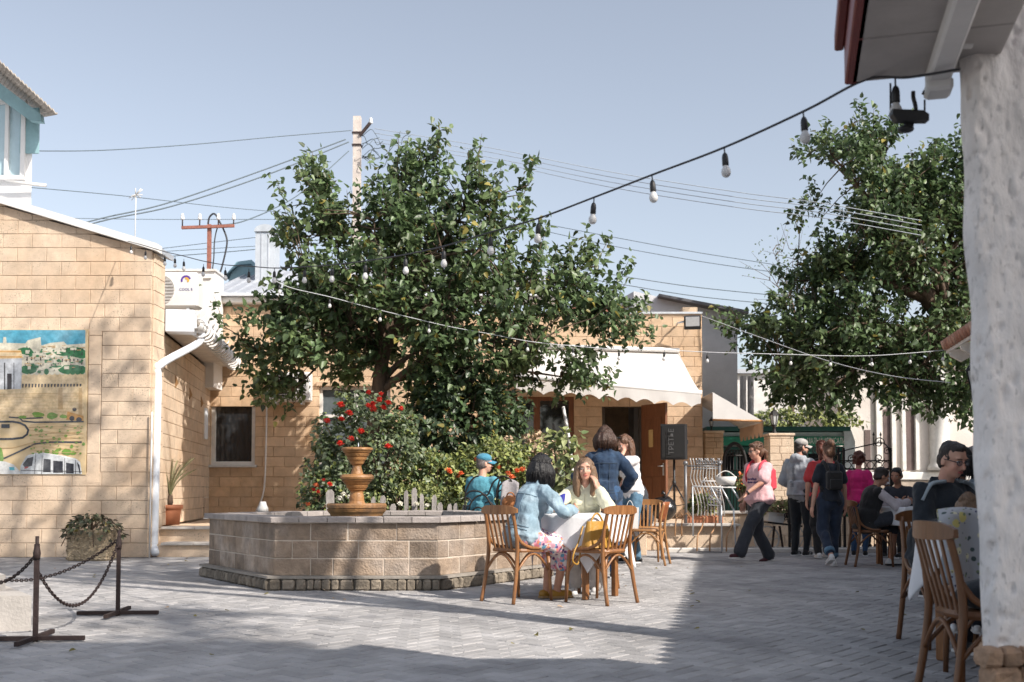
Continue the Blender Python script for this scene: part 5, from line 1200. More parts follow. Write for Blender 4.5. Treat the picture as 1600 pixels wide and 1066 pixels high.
m = MB(); m.tube([sp2(1082, 760), sp2(1150, 762)], .013, 6); zz = [(1093, 761), (1103, 746), (1108, 761), (1112, 747), (1120, 761)]; m.tube([sp2(*q) for q in zz], .010, 5); m.tube([sp2(1096, 752), sp2(1118, 752)], .010, 5); m.build('top_frame', whm, pst, world=True)
fr_ = thing('rail_shadow_rods', 'bent tan rods standing for the rail shadows on the low terrace wall', 'shadow rods', (X(1105, 16.3), 16.3, 0))  # shadows of the metal rails on the wall, built as tan rods
for px in (1062, 1072, 1096, 1116, 1142):
    b0 = 862 if px > 1090 else 838; dd_ = 16.2 if px > 1090 else 16.8
    MB().tube(smooth_path([P(px-7, b0, dd_), P(px-6, b0-24, dd_), P(px, b0-36, dd_+.3), P(px+5, 808, dd_+.6)], 4), .012, 6).build('rod', M_('rail_shadow_tan', (.36, .20, .10), .6), fr_, world=True)
MB().beam(tuple(P(1088, 862, 16.2)), tuple(P(1128, 863, 16.2)), .04, .02).build('foot_bar', steel, fr_, world=True)
bk_ = thing('white_basket', 'small white wire basket standing on the plant stand', 'basket', P(1134, 758, 16.5))
m = MB(); m.lathe([(.0, 0), (.13, 0), (.17, .13), (.175, .13), (.135, -.004), (0, -.004)], n=14, caps=False); m.build('bowl', white_dirty, bk_); MB().tube(arc((-.16, 0, .12), (.16, 0, .12), .1), .008, 5).build('handle', white_dirty, bk_)
# decorative garden cart
gc = thing('garden_cart', 'dark wrought iron garden cart holding a white planter box', 'cart', (X(1216, 17.0), 17.0, 0))
def cpx(px, py, d=17.0): return P(px, py, d)
m = MB(); m.prism([cpx(1202, 800), cpx(1228, 802), cpx(1224, 818), cpx(1200, 814)], (0, .35, 0)); m.build('planter_box', white_dirty, gc, world=True)
m = MB(); m.beam(cpx(1196, 816), cpx(1250, 822), .3, .03); m.build('tray', blackmetal, gc, world=True)
for (a, b_) in (((1210, 822), (1206, 860)), ((1218, 822), (1224, 862)), ((1236, 822), (1240, 860))): MB().beam(cpx(*a), cpx(*b_), .03, .03).build('leg', rust_m, gc, world=True)
for (cx, cy, rr_) in ((1258, 838, .24), (1198, 842, .2)):
    c = cpx(cx, cy); w_ = MB(); w_.tube([c+Vector((rr_*math.cos(t), 0, rr_*math.sin(t))) for t in [2*math.pi*k/20 for k in range(21)]], .014, 6, caps=False)
    for k in range(6): a = k*math.pi/3; w_.tube([c, c+Vector((rr_*math.cos(a), 0, rr_*math.sin(a)))], .008, 5)
    w_.build('wheel', M_('pale_steel', (.50, .49, .48), .4), gc, world=True)
m = MB()
for k in range(10): c = cpx(1226+4*(k % 5), 806+5*(k//5)); m.tube(spiral((c.x, c.y-.1, c.z), .05, .01, k, k+7, 14), .009, 5)
tag(m.build('scrollwork', blackmetal, gc, world=True), kind='stuff')
# ================================================================== VEGETATION
def leaf_mesh(name, mats, centers, dirs, ups, size, mat_ids=None, shape=0, parent=None, width=.8, kind='stuff', fold=.28):
    """many small folded leaves as one part. centers/dirs/ups: n x 3 arrays"""
    n = len(centers); size = np.asarray(size).reshape(-1, 1)*np.ones((n, 1))
    d = dirs/np.maximum(1e-9, np.linalg.norm(dirs, axis=1, keepdims=True))
    x = np.cross(d, ups); x /= np.maximum(1e-9, np.linalg.norm(x, axis=1, keepdims=True)); u = np.cross(x, d)
    if shape == 0: prof = [(0, 0, 0), (.18, .40, 1), (.55, .36, 1), (1, 0, .0), (.55, -.36, 1), (.18, -.40, 1)]; faces = [(0, 1, 2, 3), (0, 3, 4, 5)]
    else: prof = [(0, 0, 0), (.5, .25, 1), (1, 0, 0), (.5, -.25, 1)]; faces = [(0, 1, 2), (0, 2, 3)]
    k = len(prof); V = np.zeros((n, k, 3))
    for i, (a, b, c) in enumerate(prof):
        V[:, i] = centers+d*(a-.3*0)*size+x*(b*width*size)+u*(c*fold*abs(b)*size)-u*(a*a*.22*size)
    V = V.reshape(-1, 3)
    idx = (np.arange(n)*k)[:, None]
    nf = len(faces); fl = len(faces[0])
    loops = np.concatenate([idx+np.array(f)[None, :] for f in faces], axis=1).reshape(-1)
    me = bpy.data.meshes.new(name); me.vertices.add(len(V)); me.vertices.foreach_set('co', V.astype(np.float32).ravel())
    me.loops.add(len(loops)); me.loops.foreach_set('vertex_index', loops.astype(np.int32))
    me.polygons.add(n*nf); me.polygons.foreach_set('loop_start', (np.arange(n*nf)*fl).astype(np.int32)); me.polygons.foreach_set('loop_total', np.full(n*nf, fl, np.int32))
    for m in mats: me.materials.append(m)
    if mat_ids is not None: me.polygons.foreach_set('material_index', np.repeat(mat_ids, nf).astype(np.int32))
    me.update(calc_edges=True); me.validate()
    o = bpy.data.objects.new(name, me); link(o, parent)
    if kind: o['kind'] = kind
    return o
def inpoly(poly, x, y):
    p = np.array(poly); c = np.zeros(len(x), bool); j = len(p)-1
    for i in range(len(p)):
        xi, yi = p[i]; xj, yj = p[j]
        t = ((yi > y) != (yj > y)) & (x < (xj-xi)*(y-yi)/(yj-yi+1e-12)+xi); c ^= t; j = i
    return c
def distpoly(poly, x, y):
    p = np.array(poly, float); best = np.full(len(x), 1e9)
    for i in range(len(p)):
        a = p[i-1]; b = p[i]; ab = b-a; t = np.clip(((x-a[0])*ab[0]+(y-a[1])*ab[1])/(ab@ab+1e-9), 0, 1)
        best = np.minimum(best, np.hypot(x-a[0]-t*ab[0], y-a[1]-t*ab[1]))
    return best
def noise3(pts, s, off=0):
    return np.array([noise.noise(Vector((p[0]*s+off, p[1]*s, p[2]*s))) for p in pts])
def crown_tree(name, label, base, d, polys, trunk_pts, ntw, leaf, mats, mprob, group=None, depth=1.0, gap=-.12, gscale=1.1, shoot=.42, per=15, seed=1, upw=.55, sprigs=(), maxdepth=2.3, trunk_r=.16, limbs=16, edge=.14):
    """a tree whose crown fills a real volume: its outline as seen, its own thickness in depth"""
    r_ = np.random.default_rng(seed)
    root = thing(name, label, 'tree', base, 0, group)
    C = []; E = []
    for poly in polys:
        p = np.array(poly, float); x0, y0 = p.min(0); x1, y1 = p.max(0)
        x = r_.uniform(x0, x1, ntw*12); y = r_.uniform(y0, y1, ntw*12); ok = inpoly(poly, x, y); x, y = x[ok], y[ok]
        ds = distpoly(poly, x, y)*d/F; k_ = ds > edge; x, y, ds = x[k_], y[k_], ds[k_]
        th = np.minimum(maxdepth, .25+depth*np.sqrt(ds)*1.25); yy = d+r_.uniform(-1, 1, len(x))*th
        # keep more of the twigs near the skin of the crown
        C.append(np.stack([x, y, yy], 1)); E.append(ds)
    C = np.concatenate(C); E = np.concatenate(E)
    pts = np.array([tuple(P(a, b, c)) for a, b, c in C])
    # put the outline where it is seen from the eye: P() at its own distance
    keep = noise3(pts, gscale, seed*3.7) > gap+.30*np.clip(1-E/.75, 0, 1)
    pts = pts[keep][:ntw]
    cen = pts.mean(0)
    # limbs
    tm = MB(); tp = [Vector(q) for q in trunk_pts]; sm = smooth_path(tp, 5); k = len(sm)
    tm.tube(sm, [trunk_r*(1-.45*i/(k-1))*(1.25 if i == 0 else 1) for i in range(k)], 10)
    top = sm[-1]; lim = []
    sel = pts[r_.choice(len(pts), min(limbs, len(pts)), replace=False)]
    # spread the limb ends
    order = [0]
    cand = pts[r_.choice(len(pts), min(400, len(pts)), replace=False)]
    ends = [cand[0]]
    for _ in range(limbs-1):
        dd = np.min(np.stack([np.linalg.norm(cand-e, axis=1) for e in ends]), 0); ends.append(cand[dd.argmax()])
    segs = []
    for e in ends:
        e = Vector(e); s0 = sm[r_.integers(int(k*.55), k)]; mid = s0.lerp(e, .5)+Vector((0, 0, .12*(e-s0).length))*(1 if e.z > s0.z else .3)+Vector(r_.uniform(-.15, .15, 3))
        path = smooth_path([s0, s0.lerp(mid, .5)+Vector((0, 0, .05)), mid, e], 4); L_ = len(path)
        tm.tube(path, [trunk_r*.42*(1-.86*i/(L_-1)) for i in range(L_)], 6); segs += path
    sg = np.array([tuple(q) for q in segs])
    tm.build('trunk', bark, root, world=True)
    # shoots with leaves
    n = len(pts); outd = pts-cen; outd /= np.maximum(1e-6, np.linalg.norm(outd, axis=1, keepdims=True))
    sd_ = outd*.6+r_.normal(0, .35, (n, 3)); sd_[:, 2] += upw; sd_ /= np.linalg.norm(sd_, axis=1, keepdims=True)
    slen = shoot*r_.uniform(.6, 1.35, n)
    if sprigs:
        sp_ = np.array([tuple(P(a, b+18, d+r_.uniform(-.5, .5))) for a, b in sprigs for _ in range(3)]); k_ = len(sp_); sp_ += r_.normal(0, .05, (k_, 3))
        sdn = (sp_-cen)*.12; sdn[:, 1] = 0; sdn[:, 2] = 1; sdn += r_.normal(0, .12, (k_, 3)); sdn /= np.linalg.norm(sdn, axis=1, keepdims=True)
        pts = np.concatenate([pts, sp_]); sd_ = np.concatenate([sd_, sdn]); slen = np.concatenate([slen, r_.uniform(.35, .62, k_)]); n = len(pts)
    tw = MB()
    for i in range(0, n):
        if i % 3: continue
        a = Vector(pts[i]); dd = np.linalg.norm(sg-pts[i], axis=1); q = Vector(sg[dd.argmin()])
        if dd.min() < 1.6: tw.tube([q, q.lerp(a, .5)+Vector((0, 0, .06)), a, a+Vector(sd_[i])*slen[i]], [.016, .011, .008, .003], 4, caps=False)
        else: tw.tube([a, a+Vector(sd_[i])*slen[i]], [.008, .003], 4, caps=False)
    tag(tw.build('twig', bark, root, world=True), kind='stuff')
    t = r_.uniform(0, 1, (n, per)); ce = pts[:, None, :]+sd_[:, None, :]*(t*slen[:, None])[..., None]+r_.normal(0, leaf*.42, (n, per, 3)); ce = ce.reshape(-1, 3)
    ld = r_.normal(0, 1, (n*per, 3))+np.repeat(sd_, per, 0)*.5; ld[:, 2] -= .55
    up_ = r_.normal(0, .5, (n*per, 3)); up_[:, 2] += .5
    up_ += np.array(to_sun)*1.15
    mid_ = r_.choice(len(mats), n*per, p=mprob)
    inv = np.array(root.location)
    o = leaf_mesh('crown', mats, ce-inv, ld, up_, leaf*r_.uniform(.65, 1.3, n*per), mid_, 0, root)
    return root
d1 = 17.2
poly1 = [(350, 505), (372, 545), (400, 575), (402, 610), (432, 640), (470, 655), (500, 640), (520, 612), (560, 606), (595, 580), (640, 610), (668, 640), (700, 665), (745, 660), (800, 620), (860, 615), (905, 610), (935, 608), (905, 575), (940, 560), (985, 545), (1000, 530), (970, 505), (985, 480), (955, 462), (960, 430), (925, 440), (935, 400), (905, 388), (872, 415), (850, 425), (826, 365), (812, 318), (790, 330), (795, 290), (775, 320), (762, 275), (750, 240), (735, 262), (722, 300), (700, 255), (686, 205), (672, 235), (650, 245), (640, 262), (622, 240), (600, 300), (585, 275), (580, 320), (545, 326), (530, 320), (515, 270), (498, 266), (470, 262), (462, 285), (490, 310), (478, 345), (455, 335), (440, 350), (452, 400), (438, 430), (452, 470), (420, 475), (395, 490), (415, 520), (380, 520)]
tb1 = (X(572, 17.6), 17.6, .2)
crown_tree('apricot_tree', 'big spreading green tree growing behind the fountain in front of the sandy building', tb1, d1, [poly1],
           [tb1, (X(578, 17.6), 17.55, 1.3), (X(590, 17.4), 17.4, 2.4), (X(598, 17.3), 17.3, 3.2), (X(625, 17.3), 17.3, 4.3)], 1750, .122, [leaf_m, leaf_dk, leaf_yel], [.72, .255, .025], depth=.80, gap=-.08, gscale=1.6, per=12, seed=5, edge=.07, sprigs=[(822, 268), (812, 285), (816, 332), (848, 366), (912, 388), (928, 400), (966, 424), (985, 505), (996, 528), (683, 228), (668, 245), (744, 242), (728, 262), (772, 292), (472, 266), (498, 272), (456, 352), (447, 300), (560, 330), (622, 246), (640, 250), (352, 500), (384, 488), (882, 400), (940, 470), (910, 430), (700, 262), (586, 282), (946, 600), (870, 612)], maxdepth=1.9, trunk_r=.17, limbs=24, shoot=.42)
# right hand tree
d2 = 21.5
poly2 = [(1120, 500), (1140, 480), (1180, 500), (1210, 480), (1230, 440), (1190, 400), (1260, 420), (1275, 395), (1290, 360), (1245, 335), (1270, 312), (1300, 330), (1320, 300), (1300, 275), (1262, 262), (1250, 230), (1290, 215), (1300, 195), (1345, 200), (1340, 165), (1360, 165), (1362, 195), (1395, 195), (1420, 210), (1400, 245), (1412, 262), (1450, 235), (1490, 215), (1500, 190), (1540, 200), (1560, 240), (1560, 640), (1520, 670), (1505, 690), (1488, 650), (1462, 680), (1440, 650), (1415, 655), (1400, 625), (1370, 640), (1352, 610), (1310, 650), (1270, 655), (1215, 640), (1180, 610), (1155, 590), (1160, 540), (1140, 520)]
tb2 = (10.6, 21.9, 0)
crown_tree('walnut_tree', 'large dark green tree rising behind the right side of the court', tb2, d2, [poly2],
           [tb2, (10.5, 21.9, 1.2), (10.1, 21.7, 2.8), (9.0, 21.5, 4.2), (8.0, 21.5, 5.6)], 2400, .125, [leaf_dk, leaf_m, leaf_yel], [.60, .38, .02], depth=1.05, gap=-.14, gscale=1.2, per=14, seed=9, sprigs=[(1252, 240), (1300, 200), (1350, 168), (1400, 200), (1248, 340), (1275, 300), (1500, 205), (1460, 240), (1130, 500), (1200, 490)], maxdepth=2.6, trunk_r=.26, limbs=28, shoot=.45)
# thin half bare tree between them
tb3 = (X(1235, 27), 27, 0)
crown_tree('bare_tree', 'thin half bare tree behind the dark leafy tree', tb3, 27.0, [[(1190, 420), (1215, 380), (1240, 385), (1270, 400), (1300, 430), (1290, 480), (1230, 480)]],
           [tb3, (X(1238, 27), 27, 3), (X(1250, 27), 27, 5.2)], 110, .08, [leaf_dk, leaf_m], [.6, .4], depth=.6, edge=0, gap=-.3, per=3, seed=13, maxdepth=1, trunk_r=.08, limbs=14, shoot=.7)
# pale shrub behind the kiosk
def shrub(name, label, cat, c, rad, n, leaf, mats, mprob, seed=1, group=None, flowers=None, lump=.35, shape=0, base_z=None, droop=-.3, upb=.3, stems=14, shoot=.0):
    r_ = np.random.default_rng(seed); c = np.array(c, float); rad = np.array(rad, float)
    root = thing(name, label, cat, (c[0], c[1], c[2]-rad[2] if base_z is None else base_z), 0, group)
    v = r_.normal(0, 1, (n*2, 3)); v /= np.linalg.norm(v, axis=1, keepdims=True)
    rr_ = r_.uniform(.35, 1.0, (n*2, 1))**.45
    lum = 1+lump*np.array([noise.noise(Vector(q*2.3)+Vector((seed*2.1, 0, 0))) for q in v])[:, None]+.2*np.array([noise.noise(Vector(q*5.5)+Vector((seed, 3, 0))) for q in v])[:, None]
    p = v*rr_*lum*rad
    k = np.array([noise.noise(Vector(q)*3.2+Vector((0, seed*1.3, 0))) for q in p]) > -.22
    p = p[k][:n]; v = v[k][:n]; n = len(p)
    ld = v*.7+r_.normal(0, .6, (n, 3)); ld[:, 2] += droop; up_ = v*.5+r_.normal(0, .45, (n, 3)); up_[:, 2] += upb+.1; up_ += np.array(to_sun)*.9
    mi = r_.choice(len(mats), n, p=mprob); off = c-np.array(root.location)
    leaf_mesh('foliage', mats, p+off, ld, up_, leaf*r_.uniform(.6, 1.3, n), mi, shape, root)
    st = MB(); o_ = Vector(off); b0 = Vector((off[0], off[1], 0))
    for i in range(stems):
        e = Vector(p[r_.integers(0, n)])*.8+o_; s_ = b0+Vector((r_.uniform(-.3, .3)*rad[0], r_.uniform(-.3, .3)*rad[1], 0)); st.tube(smooth_path([s_, s_.lerp(e, .5)+Vector((0, 0, .1)), e], 3), [.014]*3+[.010]*3+[.005], 5)
    st.build('stem', bark, root)
    if flowers:
        for (fm, pts, fr) in flowers:
            me = None
            for (q, s_) in pts:
                if me is None:
                    f = MB(); rf = random.Random(3)
                    for kk in range(16):
                        a = kk*2.4; z_ = (kk/16)
                        d_ = Vector((math.cos(a)*(1-z_*.8), math.sin(a)*(1-z_*.8), .25+z_*.9)).normalized(); x, y = rot_to(d_, Vector((0, 0, 1)))
                        q0 = d_*.25; f.add([q0, q0+d_*.55+x*.38, q0+d_*.95, q0+d_*.55-x*.38], [(0, 1, 2, 3)], False)
                    f.ball((0, 0, .25), (.45, .45, .42), n=8, m=5); me = f.mesh('flower_head', fm)
                o = bpy.data.objects.new('flower_head', me); link(o, root); o.scale = (fr*s_,)*3; o.location = Vector(q)-Vector(root.location); o.rotation_euler = (r_.uniform(-.5, .9), r_.uniform(-.5, .5), r_.uniform(0, 6))
    return root
bed = MB(); bed.grid(lambda u, v: (-3.6+4.3*u, 14.3+3.6*v, -.03+.30*min(1, 5*math.sin(math.pi*u))*min(1, 5*math.sin(math.pi*v))+.02*noise.noise(Vector((u*20, v*20, 0)))), 30, 20); tag(bed.build('garden_bed', soil_m), kind='structure')
fl = lambda lst, d: [(P(x, y, d+random.uniform(-.25, .1)), random.uniform(.8, 1.15)) for x, y in lst]
reds = [(577, 616), (596, 618), (584, 634), (595, 627), (606, 632), (574, 636), (581, 641), (598, 639), (532, 636), (545, 648), (533, 657), (510, 660), (547, 687), (563, 677), (532, 696), (607, 700), (628, 641)]
shrub('rose_bush', 'tall rose bush with bright red blooms behind the ochre fountain bowl', 'rose bush', P(572, 712, 14.9), (.78, .55, .88), 5200, .075, [leaf_rose, leaf_m, leaf_lime], [.66, .24, .10], 3, flowers=[(rose_m, fl(reds, 14.35), .062)], base_z=.15)
lows = [(505, 752), (515, 758), (499, 770), (489, 767), (480, 790), (493, 760)]
shrub('rose_bush', 'low rose bush with small red and orange blooms left of the fountain bowl', 'rose bush', P(515, 770, 14.6), (.42, .4, .42), 1500, .06, [leaf_rose, leaf_m, leaf_lime], [.5, .3, .2], 6, flowers=[(rose_m, fl(lows[:4], 14.2), .042), (orange_m, fl(lows[4:], 14.2), .045)], base_z=.15)
shrub('climbing_shrub', 'dark dense climbing shrub under the right side of the big tree', 'shrub', P(722, 672, 16.6), (.98, .7, 1.0), 6500, .10, [leaf_ivy, leaf_dk, leaf_yel], [.60, .36, .04], 8, base_z=.2, lump=.45)
lim = [(700, 738), (720, 742), (716, 745), (806, 738), (793, 742), (800, 748), (818, 735), (780, 733), (836, 752), (745, 720)]
shrub('flowering_shrub', 'yellow green shrub with orange flowers behind the man in the cap', 'shrub', P(785, 745, 15.3), (.75, .5, .52), 4200, .07, [leaf_lime, leaf_m, leaf_pale], [.62, .23, .15], 12, flowers=[(orange_m, fl(lim, 14.8), .055)], base_z=.2)
shrub('flowering_shrub', 'bright yellow green shrub between the fountain bowl and the man in the cap', 'shrub', P(672, 755, 15.2), (.60, .45, .45), 3000, .065, [leaf_lime, leaf_m, leaf_pale], [.66, .2, .14], 14, base_z=.2)
shrub('dry_hydrangea', 'shrub with dried beige flower heads before the brown framed window', 'shrub', P(825, 712, 15.9), (.48, .4, .34), 1800, .075, [leaf_dry, leaf_pale, leaf_m], [.70, .2, .1], 15, base_z=.25)
shrub('vine_plant', 'pale leaved upright vine between the two seated women', 'plant', P(885, 738, 12.9), (.26, .22, .52), 420, .10, [leaf_pale, leaf_lime, leaf_m], [.55, .2, .25], 17, base_z=0, lump=.6, stems=8)
shrub('garden_plants', 'mixed low green plants along the little picket border', 'plants', P(640, 785, 14.6), (.95, .25, .25), 1700, .055, [leaf_lime, leaf_m, leaf_pale], [.5, .3, .2], 19, flowers=[(whitefl_m, fl([(537, 775), (545, 779), (553, 781), (530, 781), (560, 777), (650, 790), (668, 792), (625, 788)], 14.2), .045)], base_z=.1)
shrub('hedge', 'sunlit yellow green hedge above the kiosk roof', 'hedge', P(1250, 658, 26.5), (1.5, .5, .32), 1800, .11, [leaf_lime, leaf_m, leaf_pale], [.5, .3, .2], 22, base_z=0, stems=10)
shrub('potted_plants', 'leafy green plants in a trough at the foot of the iron railing', 'plants', P(1098, 788, 17.6), (.24, .15, .16), 320, .08, [leaf_lime, leaf_m], [.6, .4], 24, base_z=.43)
shrub('potted_flowers', 'orange flowering plant in front of the arched gate', 'plants', P(1160, 752, 18.4), (.16, .14, .16), 260, .06, [leaf_lime, leaf_m, orange_m], [.45, .3, .25], 25, base_z=.5)
shrub('dry_grasses', 'dry grassy plant in the white planter box of the cart', 'plants', P(1222, 795, 17.1), (.3, .16, .10), 260, .09, [leaf_pale, leaf_dry], [.5, .5], 26, base_z=.55, upb=.8, droop=.4)
tr_ = MB().box((X(1098, 17.5), 17.5, .48), (.62, .2, .14), bev=.02).build('plant_trough', pot_m); tag(tr_, 'terracotta trough under the green plants by the railing', 'planter')
# weathered pickets
rr = random.Random(31)
pk_l = [(519, 765, 12), (586, 776, 6), (599, 774, 8), (613, 787, 9), (637, 766, 6), (650, 762, 8), (661, 772, 6), (677, 773, 7), (690, 785, 8), (701, 787, 7), (711, 786, 7), (728, 788, 7)]
PKL = {519: 'widest weathered picket left of the fountain bowl', 586: 'thin weathered picket just right of the fountain bowl', 599: 'second weathered picket right of the fountain bowl', 613: 'short weathered picket, third right of the fountain bowl', 637: 'thin tall weathered picket left of the tallest one', 650: 'tallest weathered picket of the garden border', 661: 'weathered picket just right of the tallest one', 677: 'weathered picket with low ones to its right', 690: 'low weathered picket, fourth from the seated man in the cap', 701: 'low weathered picket, third from the seated man in the cap', 711: 'low weathered picket, second from the seated man in the cap', 728: 'low weathered picket nearest the seated man in the cap'}
for (px, py, w) in pk_l:
    d = 14.15; wd = w*d/F; zt = Z(py, d); m = MB(); x = X(px, d); ln = rr.uniform(-.03, .03)
    m.prism([(x-wd/2, d, 0), (x+wd/2, d, 0), (x+wd/2+ln, d, zt-.04), (x+wd*.2+ln, d, zt), (x-wd*.25+ln, d, zt-.01), (x-wd/2+ln, d, zt-.05)], (0, .05, 0)); o = m.build('picket', wood_grey); tag(o, PKL[px], 'picket', 'weathered garden pickets')
# trailing plant on the shell planter
r_ = np.random.default_rng(41); cen = np.array([shp.location.x, shp.location.y, .42]); n = 330
ang = r_.uniform(0, 2*np.pi, n); ra = r_.uniform(0, 1, n)**.6; pts = np.stack([cen[0]+.40*ra*np.cos(ang)+.06*(ra**2), cen[1]+.34*ra*np.sin(ang)-.05, cen[2]+.19-.26*ra**2.4+r_.normal(0, .03, n)], 1)
tpl = thing('trailing_plant', 'purple green trailing plant spilling over the shell covered planter', 'plant', (cen[0], cen[1], .42))
ld = np.stack([np.cos(ang), np.sin(ang), -.3+r_.normal(0, .4, n)], 1); up_ = r_.normal(0, .4, (n, 3)); up_[:, 2] += 1
leaf_mesh('foliage', [leaf_purp, leaf_rose, leaf_yel], pts-np.array(tpl.location), ld, up_, .07*r_.uniform(.6, 1.3, n), r_.choice(3, n, p=[.6, .34, .06]), 0, tpl)
st = MB()
for k in range(10): a = k*.63; st.tube(smooth_path([(0, 0, 0), (.2*math.cos(a), .15*math.sin(a), .16), (.42*math.cos(a), .3*math.sin(a), -.02-.1*(k % 3))], 4), .006, 4)
st.build('stem', bark, tpl)
# palm in the terracotta pot
pl = thing('potted_palm', 'small spiky palm growing in the terracotta pot', 'palm', (X(267, 16.5), 16.5, .72))
m = MB(); m.lathe([(.03, 0), (.05, .06), (.035, .16), (.0, .2)], n=8); m.build('stem', bark, pl)
for k in range(12):
    a = k*2.4+.3; el = .75+.1*(k % 3); ln = .5+.07*(k % 3); q = [Vector((math.cos(a)*s*(.06+.27*s), math.sin(a)*s*(.06+.27*s),   .1+ln*1.2*s-.16*s*s)) for s in [i/10 for i in range(11)]]
    f = MB(); f.tube(q, [.007]*10+[.002], 4)
    for i in range(2, 11):
        for sgn in (-1, 1):
            for h_ in (0, .5):
                if i == 10 and h_: continue
                b0 = q[i].lerp(q[min(10, i+1)], h_); dd = (q[i]-q[i-1]).normalized(); sd2 = dd.cross(Vector((0, 0, 1))).normalized()*sgn; e_ = b0+(dd*.8+sd2*.55+Vector((0, 0, .1))).normalized()*(.15-.06*abs(i-6)/5); w_ = dd.cross(sd2).normalized()*.0+dd*.016
                f.add([b0-w_, b0.lerp(e_, .4)+Vector((0, 0, .008)), e_, b0+w_], [(0, 1, 2, 3)])
    f.build('frond', palm_m, pl)
# tall light tree outside the frame on the right whose shade dapples the court
def shade_tree(label, base, cen, rad, ntw, seed, per=12, leaf=.13):
    r2 = np.random.default_rng(seed); root = thing('shade_tree', label, 'tree', base)
    v = r2.normal(0, 1, (ntw*3, 3)); v /= np.linalg.norm(v, axis=1, keepdims=True); p = np.array(cen)+v*(r2.uniform(0, 1, (ntw*3, 1))**.4)*np.array(rad)
    p = p[noise3(p, .55, seed) > .09]; p = p[~((p[:, 0] > 5.4) & (p[:, 1] > 4.6))][:ntw]; n = len(p); dirs = v[:n]*.5+r2.normal(0, .5, (n, 3)); dirs /= np.linalg.norm(dirs, axis=1, keepdims=True)
    t = r2.uniform(0, 1, (n, per)); ce = (p[:, None]+dirs[:, None]*(t*.7)[..., None]+r2.normal(0, .07, (n, per, 3))).reshape(-1, 3)
    ld = r2.normal(0, 1, (n*per, 3)); up_ = r2.normal(0, .5, (n*per, 3)); up_[:, 2] += 1
    leaf_mesh('crown', [leaf_m], ce-np.array(base), ld, up_, leaf*r2.uniform(.6, 1.3, n*per), None, 0, root)
    tm = MB(); b0 = Vector(base); tp = [b0, b0.lerp(Vector(cen), .5)+Vector((.1, .1, 0)), Vector(cen)]; sm = smooth_path(tp, 4); tm.tube(sm, [.2-.012*i for i in range(len(sm))], 8)
    for i in range(26):
        e = Vector(p[r2.integers(0, n)]); s0 = sm[r2.integers(3, len(sm))]; tm.tube(smooth_path([s0, s0.lerp(e, .5)+Vector((0, 0, .3)), e], 3), [.07]*3+[.045]*3+[.015], 5)
    tm.build('trunk', bark, root, world=True)
shade_tree('tall airy tree out of frame on the right shading the court', (4.0, 4.3, 0), (3.3, 6.4, 10.2), (4.8, 3.2, 2.0), 720, 17)
shade_tree('second tall tree added out of frame behind the camera to ruffle the near shade edge', (4.3, -1.9, 0), (6.2, -2.3, 12.3), (6.0, .9, 1.0), 520, 23, leaf=.16)  # thin crown along the tall block's top, added to ruffle its shadow edge
# a few dropped leaves on the paving
n = 70; r_ = np.random.default_rng(77); ce = np.stack([r_.uniform(-6, 3.5, n), r_.uniform(6, 15, n), np.full(n, .012)], 1); ld = r_.normal(0, 1, (n, 3)); ld[:, 2] = .05; up_ = r_.normal(0, .25, (n, 3)); up_[:, 2] += 1
leaf_mesh('fallen_leaves', [leaf_yel, leaf_dry], ce, ld, up_, .05*r_.uniform(.6, 1.2, n), r_.choice(2, n), 0, None)
# ================================================================== PEOPLE
DEFER = []
def remesh(o, vox, smooth_it=4, fold=0.0, fscale=9.0, seed=0, decim=None):
    DEFER.append((o, fold, fscale, seed))
    m = o.modifiers.new('r', 'REMESH'); m.mode = 'VOXEL'; m.voxel_size = vox
    s = o.modifiers.new('s', 'SMOOTH'); s.factor = .5; s.iterations = smooth_it
    return o
def cap_(mb, a, b, ra, rb, flat=1.0, n=10):
    """tapered capsule"""
    a, b = Vector(a), Vector(b); d = (b-a); L_ = d.length
    if L_ < 1e-5: mb.ball(a, ra); return
    d /= L_; pts = []; rs = []
    for t in (-1, -.7, -.35): pts.append(a+d*ra*t); rs.append(ra*math.sqrt(max(.02, 1-t*t)))
    for t in (0, .33, .66, 1): pts.append(a+d*L_*t); rs.append(ra+(rb-ra)*t)
    for t in (.35, .7, 1): pts.append(b+d*rb*t); rs.append(rb*math.sqrt(max(.02, 1-t*t)))
    mb.tube(pts, rs, n, flat=flat)
def ik(a, c, l1, l2, hint):
    a, c = Vector(a), Vector(c); d = c-a; L_ = max(1e-4, d.length); mx = (l1+l2)*.995
    if L_ > mx: c = a+d*(mx/L_); d = c-a; L_ = mx
    if L_ < abs(l1-l2)*1.05+.01: L_ = abs(l1-l2)*1.05+.01
    x = (l1*l1-l2*l2+L_*L_)/(2*L_); h = math.sqrt(max(0, l1*l1-x*x)); dn = d.normalized()
    hv = Vector(hint); hv = hv-dn*hv.dot(dn)
    if hv.length < 1e-4: hv = Vector((0, 0, 1)).cross(dn)
    return a+dn*x+hv.normalized()*h, c
